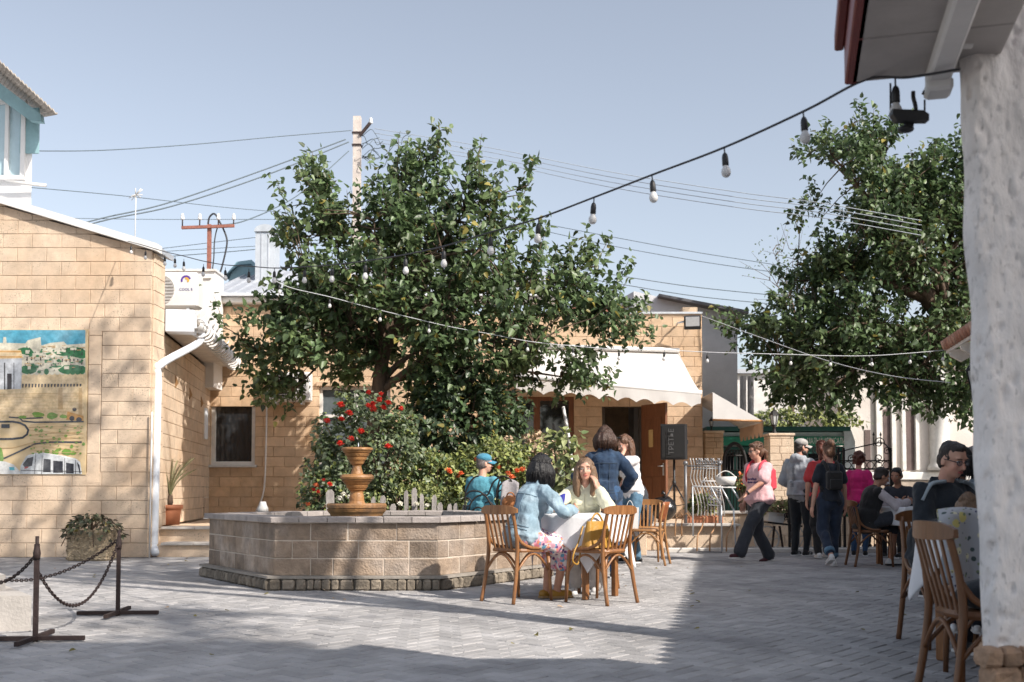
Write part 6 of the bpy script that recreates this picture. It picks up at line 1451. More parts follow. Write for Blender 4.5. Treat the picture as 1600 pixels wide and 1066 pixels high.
def hand(mb, w, d, nrm, s, curl=.5, side=1):
    """palm as part of the remeshed body is added by the caller; here five jointed fingers"""
    d = d.normalized(); nrm = (nrm-d*nrm.dot(d)).normalized(); x = d.cross(nrm)*side
    for i, (off, ln) in enumerate(((-.030, .062), (-.010, .078), (.011, .082), (.031, .072))):
        p = w+d*.082*s+x*off*s; dirv = d.copy(); pts = [p-d*.03*s, p]; rs = [.0095*s, .0095*s]
        for j, f in enumerate((.45, .32, .23)):
            a = curl*(.55+.5*j)+.05*i*curl; c = math.cos(a); s_ = math.sin(a); dv = d*c+nrm*s_; p = p+dv*ln*f*s*1.0; pts.append(p); rs.append((.0092-.0012*j)*s)
        mb.tube(pts, rs, 6)
    p = w+d*.03*s+x*.036*s; dv = (d*.65+x*.7+nrm*.35).normalized(); q = p+dv*.038*s; q2 = q+(d*.85+x*.2+nrm*.45).normalized()*.032*s; mb.tube([p-x*.02*s, p, q, q2], [.012*s, .013*s, .0105*s, .008*s], 6)

def person(label, loc, yaw, H=1.7, fem=False, build=1.0, pz=None, lean=0, twist=0, head=(0, 0), neck=0.0, RH=None, RE=None, LH=None, LE=None, RF=None, RK=None, LF=None, LK=None, skin=None, top=None, bottom=None, shoes=None, hair=None, hat=None, extras=None, group='people in the court', vox=.012, curl=(.5, .5), hands=(None, None), detail=True, hide_feet=False, RFy=0, LFy=0):
    skin = skin or skin_m; S = H/1.7
    r = thing('person', label, 'person', (loc[0], loc[1], loc[2] if len(loc) > 2 else 0), yaw, group)
    pz = pz if pz is not None else .925*S
    pel = Vector((0, 0, pz)); T = Matrix.Rotation(R(twist), 3, 'Z') @ Matrix.Rotation(-R(lean), 3, 'X')
    Tl = Matrix.Rotation(R(twist*.4), 3, 'Z') @ Matrix.Rotation(-R(lean*.55), 3, 'X')
    def tp(x, y, z): # torso point: lower part follows half the lean
        k = min(1, max(0, z/.22)); v = Vector((x, y, z))*S
        base = pel+Tl@Vector((0, 0, min(z, .14)*S)); return base+T@Vector((x*S, y*S, max(0, z-.14)*S)) if z > .14 else pel+Tl@v
    sw = (.136 if fem else .160)*S*build**.5; hw = (.088)*S
    sh = {s: tp(s*sw/S, .0, .437) for s in (-1, 1)}; hp = {s: pel+Tl@Vector((s*hw, 0, -.02*S)) for s in (-1, 1)}
    nb = tp(0, -.005, .500)
    Hd = Matrix.Rotation(R(head[0]), 3, 'Z') @ Matrix.Rotation(-R(head[1]), 3, 'X')
    nt_ = nb+(T@Vector((0, 0, .55))*.0)+(T@Vector((0, .012, .05))*S*.5+Hd@Vector((0, .008, .055))*S*.6); hc = nt_+Hd@Vector((0, .022, .103))*S+Vector((0, neck, 0))
    la, lf = .29*S, .255*S; lt, ls = .42*S, .41*S
    J = {}
    for s, tgt, hint, nm in ((1, RH, RE, 'R'), (-1, LH, LE, 'L')):
        t_ = Vector(tgt) if tgt is not None else sh[s]+Vector((s*.07, .06, -.52))*S
        J['e'+nm], J['w'+nm] = ik(sh[s], t_, la, lf, hint or (s*.5, -.8, -.2))
    for s, tgt, hint, nm in ((1, RF, RK, 'R'), (-1, LF, LK, 'L')):
        t_ = Vector(tgt) if tgt is not None else Vector((s*.09*S, 0, .085*S))
        J['k'+nm], J['a'+nm] = ik(hp[s], t_, lt, ls, hint or (s*.1, 1, 0))
    b = build
    waist = .118 if fem else .142
    def torso(mb, o=0.0, hem=0.0, bust=True):
        q = lambda c, rx, ry, rz, M=T: mb.ball(c, ((rx*b)*S+o, (ry*b)*S+o, rz*S+o), M=M, n=16, m=12)
        q(tp(0, -.005, -.01), .168 if fem else .162, .122, .115, Tl)
        q(tp(0, 0, .13), waist+.012, .105, .14, Tl)
        q(tp(0, 0, .24), waist+.012, .105, .13)
        q(tp(0, 0, .345), .132 if fem else .152, .108, .130)
        q(tp(0, -.012, .405), .122 if fem else .145, .082, .075)
        if fem and bust:
            for s in (-1, 1): mb.ball(tp(s*.062, .078, .335), (.058*S+o*.6,)*3, n=10, m=8)
        cap_(mb, sh[-1]-Vector((0,0,.006)), sh[1]-Vector((0,0,.006)), .046*S*b+o*.8, .046*S*b+o*.8)
        cap_(mb, tp(0, -.012, .41), tp(0, -.008, .475), .088*S+o*.3, .052*S+o*.2)
        if hem:
            mb.tube([tp(0, 0, .16), tp(0, 0, .10), tp(0, 0, .10-hem*.5), tp(0, 0, .10-hem)], [(waist+.02)*S*b+o, (waist+.03)*S*b+o, .166*S*b+o, .176*S*b+o*1.3], 16, flat=.78)
    def arm(mb, nm, s, o=0.0, full=1.0, wide=1.0):
        S0, E0, W0 = sh[s], J['e'+nm], J['w'+nm]
        if full <= .5: cap_(mb, S0, S0.lerp(E0, full*1.5), .050*S*b**.5+o, .047*S+o*1.5*wide)
        else:
            cap_(mb, S0, E0, .047*S*b**.5+o, .039*S+o*wide); t = min(1, (full-.5)*2*.97); cap_(mb, E0, E0.lerp(W0, t), .039*S+o*wide, (.039-.012*t)*S+o*wide)
    def leg(mb, nm, s, o=0.0, to=1.0, flare=0.0):
        H0, K0, A0 = hp[s], J['k'+nm], J['a'+nm]
        cap_(mb, H0, K0, .088*S*b**.7+o, .058*S+o*1.2+flare*.3); (mb.ball(K0, .060*S+o*1.3) if o else None)
        if to > .5: t = (to-.5)*2; cap_(mb, K0, K0.lerp(A0, t), .054*S+o+flare*.3, (.054-.018*t)*S+o*.9+flare)
        mid = K0.lerp(A0, .32)
        if to > .9: mb.ball(mid+Vector((0, -.010, 0)), (.05*S+o, .053*S+o, .1*S+o))
    # -- body: one continuous surface
    m = MB(); torso(m); arm(m, 'R', 1); arm(m, 'L', -1); leg(m, 'R', 1); leg(m, 'L', -1)
    h = lambda x, y, z: hc+Hd@Vector((x*S, y*S, z*S))
    cap_(m, nb-Vector((0, 0, .03)), nt_+Hd@Vector((0, 0, .03)), (.047 if fem else .056)*S, .05*S)
    m.ball(h(0, -.012, .035), (.074*S, .094*S, .084*S), M=Hd, n=16, m=12)
    m.ball(h(0, .022, -.03), (.060*S, .066*S, .080*S), M=Hd, n=16, m=12)
    m.ball(h(0, .040, -.082), (.038*S, .040*S, .030*S), M=Hd)
    for s in (-1, 1):
        m.ball(h(s*.034, .058, -.025), (.026*S, .026*S, .026*S), M=Hd); m.ball(h(s*.076, -.008, -.012), (.011*S, .022*S, .032*S), M=Hd); m.ball(h(s*.030, .074, .030), (.026*S, .016*S, .010*S), M=Hd)
    cap_(m, h(0, .085, .012), h(0, .104, -.030), .0095*S, .014*S)
    fx = [Vector((math.sin(R(y)), math.cos(R(y)), 0)) for y in (RFy, LFy)]
    ft = {}
    for (nm, s, fy) in (('R', 1, fx[0]), ('L', -1, fx[1])):
        a = J['a'+nm]; sk = (a-J['k'+nm]).normalized(); flat_ = Vector((fy.x, -fy.y if False else fy.y, 0)); d_ = (flat_-sk*flat_.dot(sk)*.55).normalized() if abs(sk.z) < .9 else flat_
        heel = a+Vector((0, 0, -.05*S))-d_*.045*S; toe = a+Vector((0, 0, -.055*S))+d_*.135*S; ft[nm] = (heel, toe, d_); cap_(m, heel, toe, .034*S, .026*S); cap_(m, a, heel.lerp(toe, .3), .036*S, .034*S)
        w, e = J['w'+nm], J['e'+nm]; hd = hands[0 if nm == 'R' else 1]; dd = (w-e).normalized()
        if hd: dd = Vector(hd[0]).normalized(); nv = Vector(hd[1])
        else: nv = Vector((-s, .2, 0))
        nv = (nv-dd*nv.dot(dd)).normalized(); x = dd.cross(nv)
        M_h = Matrix((x, nv, dd)).transposed(); m.ball(w+dd*.045*S, (.042*S, .019*S, .056*S), M=M_h)
        J['hand'+nm] = (w, dd, nv, s)
    o = m.build('body', [skin], r); remesh(o, vox, 3)
    fg = MB()
    for i, nm in enumerate(('R', 'L')): w, dd, nv, s = J['hand'+nm]; hand(fg, w, dd, nv, S, curl[i], s)
    o['_fg'] = len(fg.v); FING[o.name] = fg
    # -- face
    for s in (-1, 1):
        e = MB(); e.ball(h(s*.030, .0715, .006), (.0135*S, .011*S, .0070*S), M=Hd); eo = e.build('eye', eye_w, r)
        e = MB(); e.ball(h(s*.030, .0805, .006), (.0062*S, .0045*S, .0062*S), M=Hd); e.build('iris', eye_d, eo)
        bm_ = MB(); bm_.tube([h(s*.014, .090, .026), h(s*.032, .090, .032), h(s*.050, .076, .027)], [.0022*S, .0032*S, .002*S], 5); bm_.build('eyebrow', (hair or {}).get('mat', eye_d), r)
    e = MB(); e.ball(h(0, .083, -.062), (.023*S, .010*S, .0085*S), M=Hd); e.build('mouth', lip_m, r)
    # -- clothes
    if bottom:
        k = bottom.get('kind', 'trousers'); m = MB(); o = bottom.get('o', .012)
        if k in ('trousers', 'shorts'):
            to = bottom.get('to', 1.0)
            for nm, s in (('R', 1), ('L', -1)): leg(m, nm, s, o, to, bottom.get('flare', 0))
            m.ball(pel+Tl@Vector((0, -.005, -.01))*1, (.170*S*b+o, .125*S*b+o, .12*S+o), M=Tl, n=16, m=12); m.ball(tp(0, 0, .07), (.150*S*b+o, .115*S*b+o, .09*S), M=Tl)
        else:
            for nm, s in (('R', 1), ('L', -1)):
                cap_(m, hp[s], J['k'+nm], .10*S+o, .085*S+o); cap_(m, J['k'+nm], J['k'+nm].lerp(J['a'+nm], bottom.get('len', .6)), .085*S+o, bottom.get('w', .10)*S)
            kc = (J['kR']+J['kL'])/2; cap_(m, pel, kc, .13*S, .10*S); cap_(m, kc, kc.lerp((J['aR']+J['aL'])/2, bottom.get('len', .6)*.95), .10*S, bottom.get('w', .10)*S*1.2)
            m.ball(pel, (.175*S, .14*S, .12*S), M=Tl); m.ball(tp(0, 0, .08), (.15*S, .12*S, .1*S), M=Tl)
        o_ = m.build(bottom.get('name', 'trousers'), bottom['mat'], r); remesh(o_, .014, 4, bottom.get('fold', .009), 9)
    if top:
        m = MB(); o = top.get('o', .013); torso(m, o, top.get('hem', .12)); f = top.get('sleeve', 1.0)
        for nm, s in (('R', 1), ('L', -1)):
            if f: arm(m, nm, s, o*.85, f, top.get('wide', 1.0))
            if top.get('cuff') is not None:
                c = MB(); E0, W0 = J['e'+nm], J['w'+nm]; cap_(c, E0.lerp(W0, .80), E0.lerp(W0, .93), .036*S+o, .034*S+o); c.build('cuff', top['cuff'], r)
        if top.get('hood'): m.ball(tp(0, -.09, .49), (.115*S, .065*S, .075*S), M=T); cap_(m, tp(-.08, -.02, .5), tp(.08, -.02, .5), .045*S, .045*S)
        if top.get('collar'): cap_(m, tp(-.05, -.045, .51), tp(.05, -.045, .51), .035*S, .035*S); cap_(m, tp(-.06, .0, .5), tp(-.03, .05, .47), .028*S, .02*S); cap_(m, tp(.06, .0, .5), tp(.03, .05, .47), .028*S, .02*S)
        o_ = m.build(top.get('name', 'shirt'), top['mat'], r); remesh(o_, .0125, 4, top.get('fold', .008), 10)
        if top.get('vest'):
            m = MB(); torso(m, o+.012, .2); o_ = m.build('vest', top['vest'], r); remesh(o_, .0135, 4, .006, 10)
    if shoes:
        for nm in ('R', 'L'):
            heel, toe, d_ = ft[nm]; m = MB(); cap_(m, heel, toe, .040*S, .035*S); 
            if shoes.get('high', True): cap_(m, heel+Vector((0, 0, .025*S))+d_*.02*S, heel.lerp(toe, .45)+Vector((0, 0, .012*S)), .036*S, .034*S)
            o_ = m.build('shoe', shoes['mat'], r); remesh(o_, .009, 2)
            x, y = rot_to(d_); sm = MB(); sm.beam(heel-d_*.03*S+Vector((0, 0, -.030*S)), toe+d_*.03*S+Vector((0, 0, -.026*S)), .074*S, .022*S, bev=.008); sm.build('sole', shoes.get('sole', white_m), o_)
            if shoes.get('stripe'):
                st_ = MB()
                for kk in (-.015, .012, .039):
                    for sg in (-1, 1): c = heel.lerp(toe, .45)+d_*kk*S+x*(.037*S)*sg; st_.beam(c+Vector((0, 0, -.02*S))-d_*.008, c+Vector((0, 0, .018*S))+d_*.008-x*.008*sg, .008, .006)
                st_.build('stripe', shoes['stripe'], o_)
    if hair:
        m = MB(); st = hair.get('style', 'short'); hm_ = hair['mat']
        if st == 'short':
            m.ball(h(0, -.024, .046), (.0775*S, .096*S, .080*S), M=Hd, n=16, m=12); m.ball(h(0, -.055, -.01), (.072*S, .058*S, .07*S), M=Hd); m.ball(h(0, .026, .082), (.058*S, .046*S, .033*S), M=Hd)
            for s in (-1, 1): m.ball(h(s*.060, -.036, -.004), (.021*S, .040*S, .052*S), M=Hd); m.ball(h(s*.066, .008, .022), (.013*S, .028*S, .030*S), M=Hd)
        else:
            m.ball(h(0, -.022, .045), (.084*S, .100*S, .088*S), M=Hd, n=16, m=12)
            m.ball(h(0, -.06, -.01), (.078*S, .06*S, .085*S), M=Hd)
            L_ = hair.get('len', .2)
            if st in ('long', 'bob'):
                for kk in range(11):
                    arc_ = hair.get('arc', 128); a = R(-arc_+2*arc_*kk/10); p0 = h(.078*math.sin(a), -.025-.080*math.cos(a), .03); ln = L_*(1-.12*abs(kk-5)/5); out = hair.get('out', .012)
                    p1 = p0+Vector((0, 0, -1))*ln*.5*S+Hd@Vector((math.sin(a), -math.cos(a), 0))*out*S*1.6; p2 = p0+Vector((0, 0, -1))*ln*S+Hd@Vector((math.sin(a), -math.cos(a), 0))*(out*.6+(.02 if st == 'long' else 0)*(1 if math.cos(a) > 0 else -.2))*S
                    m.tube(smooth_path([p0, p1, p2], 4), [.034*S]*5+[.030*S]*3+[.016*S], 8)
            if st == 'tail': 
                c = h(0, -.125, hair.get('z', .03)); m.ball(c, (.036*S, .036*S, .04*S)); p2 = c+Hd@Vector((0, -.03, -.07))*S; m.tube(smooth_path([c, c+Hd@Vector((0, -.04, -.02))*S, p2, p2+Vector((0, 0, -L_))*S], 4), [.03*S]*4+[.032*S]*4+[.026*S]*4+[.01*S], 8)
            if st == 'bun': m.ball(h(0, -.09, .115), (.052*S, .048*S, .045*S)); m.ball(h(.01, -.12, .10), (.035*S, .03*S, .035*S))
            if st == 'curly':
                rr_ = random.Random(4)
                for kk in range(60): a, e2 = rr_.uniform(0, 6.28), rr_.uniform(-.6, 1.4); v = Vector((math.cos(a)*math.cos(e2), math.sin(a)*math.cos(e2)-.25, math.sin(e2))); 
                rr_ = random.Random(4)
                for kk in range(64):
                    a, e2 = rr_.uniform(0, 6.28), rr_.uniform(-.9, 1.5); v = Vector((.088*math.cos(a)*math.cos(e2), -.03+.098*math.sin(a)*math.cos(e2), .03+.10*math.sin(e2)))
                    if v.y < .045 or v.z > .07: m.ball(h(*v), rr_.uniform(.022, .036)*S, n=8, m=6)
            if hair.get('fringe', True): m.ball(h(0, .035, .092), (.062*S, .052*S, .030*S), M=Hd)
        o_ = m.build('hair', hm_, r); remesh(o_, .0095, 2, hair.get('fold', .006), 30)
        sm_ = MB(); rs_ = random.Random(len(label)*7+1)
        for kk in range(0 if hat or st == 'short' else 120 if st != 'curly' else 40):
            if st in ('long', 'bob'):
                a = R(rs_.uniform(-1, 1)*min(150, hair.get('arc', 132)*1.1)); ln = hair.get('len', .2)*rs_.uniform(.75, 1.08)*(1-.12*abs(a)/2.6); ou = hair.get('out', .012)
                q0 = h(rs_.uniform(-.02, .02), -.02+rs_.uniform(-.05, .04), .134); q1 = h(.080*math.sin(a), -.025-.088*math.cos(a), .075); q2 = h(.090*math.sin(a), -.027-.096*math.cos(a), .01)
                rad_ = Hd@Vector((math.sin(a), -math.cos(a), 0)); q3 = q2+Vector((0, 0, -1))*ln*.55*S+rad_*(ou*1.5+.012)*S; q4 = q2+Vector((0, 0, -1))*ln*S+rad_*(ou*.4+rs_.uniform(-.012, .018))*S
                if st == 'long' and abs(a) > R(118): continue
                sm_.tube(smooth_path([q0, q1, q2, q3, q4], 3), [.0045*S]*12+[.002*S], 4, caps=False)
            else:
                a = rs_.uniform(0, 6.28); el = rs_.uniform(.1, 1.5); v = Vector((math.cos(a)*math.cos(el)*.082, math.sin(a)*math.cos(el)*.098-.022, math.sin(el)*.084+.048))
                if v.y > .05 and v.z < .09: continue
                d_ = Vector((rs_.uniform(-.3, .3), -.4 if st != 'short' else rs_.uniform(-.5, .2), .1)).normalized()*(.014 if st == 'short' else .03); sm_.tube([h(*v), h(*(v+d_*.5+v*.05)), h(*(v+d_))], [.006*S, .005*S, .001*S], 4, caps=False)
        if sm_.v: tag(sm_.build('hair_strand', hm_, o_), kind='stuff')
    if hat:
        m = MB(); m.ball(h(0, -.012, .072), (.090*S, .104*S, .066*S), M=Hd, n=18, m=12)
        m.v = [tuple(v) for v in m.v]; 
        for kk in range(9): pass
        o_ = m.build('cap', hat, r); remesh(o_, .009, 3)
        bm_ = MB(); bm_.grid(lambda u, v: h((u-.5)*.15*(1-.35*v*v), .060+.105*v-.05*(2*u-1)**2, .050-.02*v-.035*(2*u-1)**2), 10, 6); bo = bm_.build('cap_brim', hat, o_); solidify(bo, .006, 0)
    r['_J'] = 0
    return r, dict(J=J, tp=tp, h=h, hc=hc, Hd=Hd, T=T, S=S, ft=ft, sh=sh, nb=nb)
FING = {}
def finish_people():
    dg = bpy.context.evaluated_depsgraph_get(); dg.update()
    res = []
    for (o, fold, fs, seed) in DEFER: res.append(bpy.data.meshes.new_from_object(o.evaluated_get(dg)))
    for (o, fold, fs, seed), me in zip(DEFER, res):
        old = o.data; mats = list(old.materials); o.modifiers.clear()
        n = len(me.vertices); co = np.empty(n*3, np.float32); me.vertices.foreach_get('co', co); co = co.reshape(-1, 3)
        if fold:
            no = np.empty(n*3, np.float32); me.vertices.foreach_get('normal', no); no = no.reshape(-1, 3)
            sc = (fs, fs, fs*.55); amp = np.array([noise.noise(Vector((float(p[0])*sc[0]+seed, float(p[1])*sc[1], float(p[2])*sc[2])))+.45*noise.noise(Vector((float(p[0])*sc[0]*2.7, float(p[1])*sc[1]*2.7, float(p[2])*sc[2]*2.2+9))) for p in co])
            co = co+no*(amp*fold*1.5)[:, None].astype(np.float32); me.vertices.foreach_set('co', co.ravel())
        if o.name in FING:
            fg = FING[o.name]; lens = [len(p.vertices) for p in me.polygons]
            vs = [tuple(v) for v in co]+fg.v; fs_ = [tuple(p.vertices) for p in me.polygons]+[[i+n for i in f] for f in fg.f]
            m2 = bpy.data.meshes.new('body'); m2.from_pydata(vs, [], fs_); bpy.data.meshes.remove(me); me = m2
        me.materials.clear()
        for m in mats: me.materials.append(m)
        me.polygons.foreach_set('use_smooth', [True]*len(me.polygons)); me.update(); o.data = me
    for o in list(bpy.data.objects):
        for k in ('_fg', '_J'):
            if k in o: del o[k]
def glasses(r, A, dark=False):
    h = A['h']; S = A['S']; m = MB()
    for s in (-1, 1):
        m.tube([h(s*.031+.022*math.cos(t), .094-.006*abs(math.cos(t)), .004+.017*math.sin(t)) for t in [2*math.pi*k/14 for k in range(15)]], .0028*S, 5, caps=False); m.tube([h(s*.052, .088, .008), h(s*.078, .04, .010), h(s*.080, -.01, .006)], .0028*S, 5)
    m.tube([h(-.01, .098, .008), h(.01, .098, .008)], .0028*S, 5); g_ = m.build('glasses', black_m, r)
    l = MB()
    for s in (-1, 1): l.lathe([(0, 0), (.021*S, 0), (.021*S, .001), (0, .001)], c=h(s*.031, .092, .004), n=12, M=A['Hd']@Matrix.Rotation(R(-90), 3, 'X'))
    l.build('lens', glass_dark if dark else M_('clear_lens', (.25, .25, .27), .1, alpha=.25), g_)
def backpack(r, A, mat, w=.13, hgt=.16, d=.075, strap=None):
    tp = A['tp']; S = A['S']; m = MB(); c = tp(0, -.175, .26); M = A['T']; m.box(c, (2*w*S, 2*d*S, 2*hgt*S), M=M, bev=.05*S); m.box(c+M@Vector((0, -d*S-.012, -.05*S)), (1.5*w*S, .04*S, hgt*S), M=M, bev=.015)
    b_ = m.build('backpack', mat, r); st = MB()
    for s in (-1, 1): st.tube(smooth_path([tp(s*.06, -.14, .36), tp(s*.085, -.11, .46), tp(s*.10, -.02, .517), tp(s*.105, .075, .47), tp(s*.115, .125, .38), tp(s*.135, .08, .24), tp(s*.12, -.08, .14)], 4), .014*S, 6, flat=2.0)
    st.build('strap', strap or mat, b_)
    return b_

denim_l = fabric('pale_denim', (.25, .36, .44), .2, col2=(.33, .43, .50), c2scale=7); denim_d = fabric('dark_denim', (.012, .032, .072), .25, col2=(.022, .05, .10), c2scale=8); jeans_m = fabric('mid_denim', (.09, .18, .27), .25, col2=(.15, .26, .35), c2scale=5)
navy = fabric('navy_cloth', (.010, .014, .024)); blackc = fabric('black_cloth', (.012, .012, .013)); greyc = fabric('grey_marl', (.33, .35, .38)); charc = fabric('charcoal_cloth', (.028, .032, .042)); bluet = fabric('sea_blue_jersey', (.085, .29, .37)); bluecap = fabric('blue_cap', (.055, .22, .32)); pinkt = fabric('pink_jersey', (.70, .42, .44)); redb = fabric('red_nylon', (.62, .045, .075)); redt = fabric('red_jersey', (.50, .04, .045)); magen = fabric('magenta_cloth', (.62, .02, .17)); whitet = fabric('white_jersey', (.78, .74, .74)); cream = fabric('pale_lemon_denim', (.70, .69, .52), .06); cap_gr = fabric('grey_cap', (.40, .38, .36)); lilac = fabric('pale_sleeve', (.52, .47, .49)); darkj = fabric('dark_jacket', (.010, .015, .022)); greyt = fabric('slate_tee', (.11, .14, .17)); teal_st = fabric('pale_stripe', (.30, .35, .38))
hair_bk = hairm('black_hair', (.008, .007, .008)); hair_br = hairm('brown_hair', (.055, .026, .016)); hair_db = hairm('dark_brown_hair', (.022, .014, .011)); hair_bl = hairm('ash_blonde_hair', (.19, .115, .068)); hair_rd = hairm('auburn_hair', (.10, .028, .016)); hair_au = hairm('light_brown_hair', (.13, .065, .038)); hair_gy = hairm('grey_stubble', (.16, .13, .12))
wht = dict(mat=white_m, sole=white_m)
# floral skirt cloth
fl_s = bpy.data.materials.new('floral_skirt_cloth'); fl_s.use_nodes = True; t_ = fl_s.node_tree; b_ = t_.nodes['Principled BSDF']; b_.inputs['Roughness'].default_value = .9
tc = t_.nodes.new('ShaderNodeTexCoord'); base = t_.nodes.new('ShaderNodeRGB'); base.outputs[0].default_value = (.70, .62, .62, 1); cur = base.outputs[0]
for (sc_, col, th, off) in ((11, (.68, .22, .28, 1), .34, 0), (13, (.12, .32, .47, 1), .26, 3.3), (17, (.64, .34, .42, 1), .36, 7.1), (21, (.14, .06, .20, 1), .26, 1.7), (24, (.70, .26, .14, 1), .24, 5.2)):
    mp_ = t_.nodes.new('ShaderNodeMapping'); mp_.inputs['Location'].default_value = (off, off*.7, off*.3); t_.links.new(tc.outputs['Object'], mp_.inputs['Vector'])
    vo = t_.nodes.new('ShaderNodeTexVoronoi'); vo.inputs['Scale'].default_value = sc_; t_.links.new(mp_.outputs[0], vo.inputs['Vector'])
    lt = t_.nodes.new('ShaderNodeMapRange'); lt.inputs[1].default_value = th; lt.inputs[2].default_value = th+.06; lt.inputs[3].default_value = 1; lt.inputs[4].default_value = 0; t_.links.new(vo.outputs['Distance'], lt.inputs[0])
    mx = t_.nodes.new('ShaderNodeMix'); mx.data_type = 'RGBA'; t_.links.new(lt.outputs[0], mx.inputs[0]); t_.links.new(cur, mx.inputs[6]); mx.inputs[7].default_value = col; cur = mx.outputs[2]
t_.links.new(cur, b_.inputs['Base Color'])

# 1 woman in the pale denim jacket, seen from behind at the front table
r1_, A1_ = person('black haired woman in pale denim jacket and floral skirt seated seen from behind', (.09, 9.38), R(-58), 1.64, True, 1.08, pz=.57, lean=22, head=(6, 12), RH=(.20, .42, .79), RE=(.9, -.3, -.5), LH=(-.14, .42, .80), LE=(-.8, -.2, -.5), RF=(.02, .36, .09), RK=(.2, 1, .4), LF=(-.06, .30, .09), LK=(-.2, 1, .4), top=dict(mat=denim_l, o=.022, hem=.11, sleeve=.97, wide=1.3, name='denim_jacket', collar=True, fold=.014), bottom=dict(kind='skirt', mat=fl_s, name='skirt', len=.42, w=.075, fold=.014), shoes=dict(mat=M_('mustard_leather', (.38, .20, .03), .5), sole=M_('tan_sole', (.40, .26, .13), .7), high=False), hair=dict(mat=hair_bk, style='bob', len=.20, out=.02, fold=.003), vox=.011, skin=skin_tan)
# 2 woman in pale lemon jacket resting chin in hand
r2_, A2_ = person('long haired woman in pale lemon jacket resting her chin in her hand', (.72, 10.26), R(172), 1.60, True, 1.0, pz=.565, lean=17, head=(4, -2), LH=(-.125, .27, .99), LE=(-.6, .3, -1.0), RH=(.16, .44, .79), RE=(.9, -.1, -.5), hands=(((-.75, .6, 0), (0, 0, -1)), ((.25, -.15, 1), (.75, -.45, -.1))), curl=(.25, .6), RF=(.10, .20, .09), LF=(-.10, .25, .09), top=dict(mat=cream, o=.024, hem=.10, sleeve=.93, wide=1.35, name='jacket', collar=True, fold=.012), bottom=dict(mat=fabric('pale_trousers', (.60, .56, .54)), flare=.03), shoes=dict(mat=white_m, sole=white_m), hair=dict(mat=hair_bl, style='long', len=.36, out=.016, fringe=False, fold=.003), vox=.009)
# 3 standing woman, dark denim jacket, back to us
r3_, A3_ = person('woman with brown bob in dark denim jacket standing with her back to us', (X(945, 11.8), 11.8), R(-8), 1.68, True, 1.12, head=(-6, 8), RH=(.20, .16, .98), RE=(.8, -.6, 0), LH=(-.19, .18, 1.0), LE=(-.8, -.6, 0), top=dict(mat=denim_d, o=.024, hem=.16, sleeve=.97, wide=1.25, name='denim_jacket', collar=True, fold=.012), bottom=dict(mat=fabric('blue_jeans', (.03, .075, .16))), shoes=dict(mat=blackc), hair=dict(mat=hair_br, style='bob', len=.17, out=.022, fold=.003))
# 4 woman in white tee
r4_, A4_ = person('woman in white tee and jeans touching her neck beside the open door', (X(988, 14.25), 14.25), R(118), 1.72, True, .98, lean=6, head=(-2, 22), LH=(-.04, .155, 1.50), LE=(-.5, .4, -1), RH=(.20, .12, .92), hands=(None, ((.1, -.25, .9), (.5, -.4, 0))), curl=(.4, 1.1), top=dict(mat=whitet, o=.016, hem=.07, sleeve=.42, wide=1.5, name='tee_shirt'), bottom=dict(mat=jeans_m, o=.012, flare=.012), shoes=dict(mat=blackc, sole=white_m), hair=dict(mat=hair_au, style='long', len=.26, out=.016, fringe=False, arc=72))
sg = MB()
for s in (-1, 1): sg.ball(A4_['h'](s*.034, .065, .118), (.028, .02, .016), M=A4_['Hd'])
sg.build('sunglasses', M_('glossy_black', (.01, .01, .012), .12), r4_)
# 5 man in the blue cap
person('man in blue cap and sea blue tee seated behind the fountain basin', (X(752, 14.05), 14.05), R(-32), 1.76, False, 1.12, pz=.64, lean=3, head=(-38, 2), RH=(.25, .38, .74), LH=(-.22, .38, .72), RF=(.12, .46, .1), LF=(-.12, .46, .1), top=dict(mat=bluet, o=.018, hem=.12, sleeve=.44, wide=1.6, name='tee_shirt'), bottom=dict(mat=charc), shoes=dict(mat=blackc), hair=dict(mat=hair_gy, style='short', fold=.0), hat=bluecap)
# 6 dark clad man partly hidden behind the panel backed chair
person('man in dark tee seated half hidden behind the woman in white', (X(1003, 15.1), 15.1), R(62), 1.74, False, 1.05, pz=.56, lean=14, head=(0, 20), RH=(.30, .30, .72), RE=(1, -.3, -.3), LH=(-.2, .36, .74), RF=(.12, .4, .09), LF=(-.12, .4, .09), top=dict(mat=charc, o=.016, sleeve=.42, name='tee_shirt'), bottom=dict(mat=navy), shoes=dict(mat=blackc), hair=dict(mat=hair_db, style='short'))
# 7 woman in pink walking left
r7_, A7_ = person('woman in pink tee and grey trousers striding left with a red backpack', (X(1186, 14.35), 14.35), R(112), 1.64, True, 1.22, pz=.86, lean=3, twist=18, head=(-8, 5), LF=(-.085, .40, .115), LK=(-.1, 1, .1), RF=(.085, -.20, .085), RK=(.1, 1, 0), RH=(.27, .06, .80), LH=(-.18, .33, .93), LE=(-.9, -.5, -.2), hands=(None, ((.45, .5, -.75), (0, .6, .7))), curl=(.5, .25), top=dict(mat=pinkt, o=.024, hem=.13, sleeve=.46, wide=1.6, name='tee_shirt'), bottom=dict(mat=charc, o=.018, flare=.036), shoes=dict(mat=fabric('maroon_suede', (.06, .014, .02)), sole=white_m), hair=dict(mat=hair_au, style='tail', len=.05, z=.0), skin=skin_m)
glasses(r7_, A7_); backpack(r7_, A7_, redb)
w_ = A7_['J']; m = MB(); e_, q_ = w_['eL'], w_['wL']; m.tube([e_.lerp(q_, .90), e_.lerp(q_, .97)], [.034, .033], 10); m.build('wrist_watch', black_m, r7_)
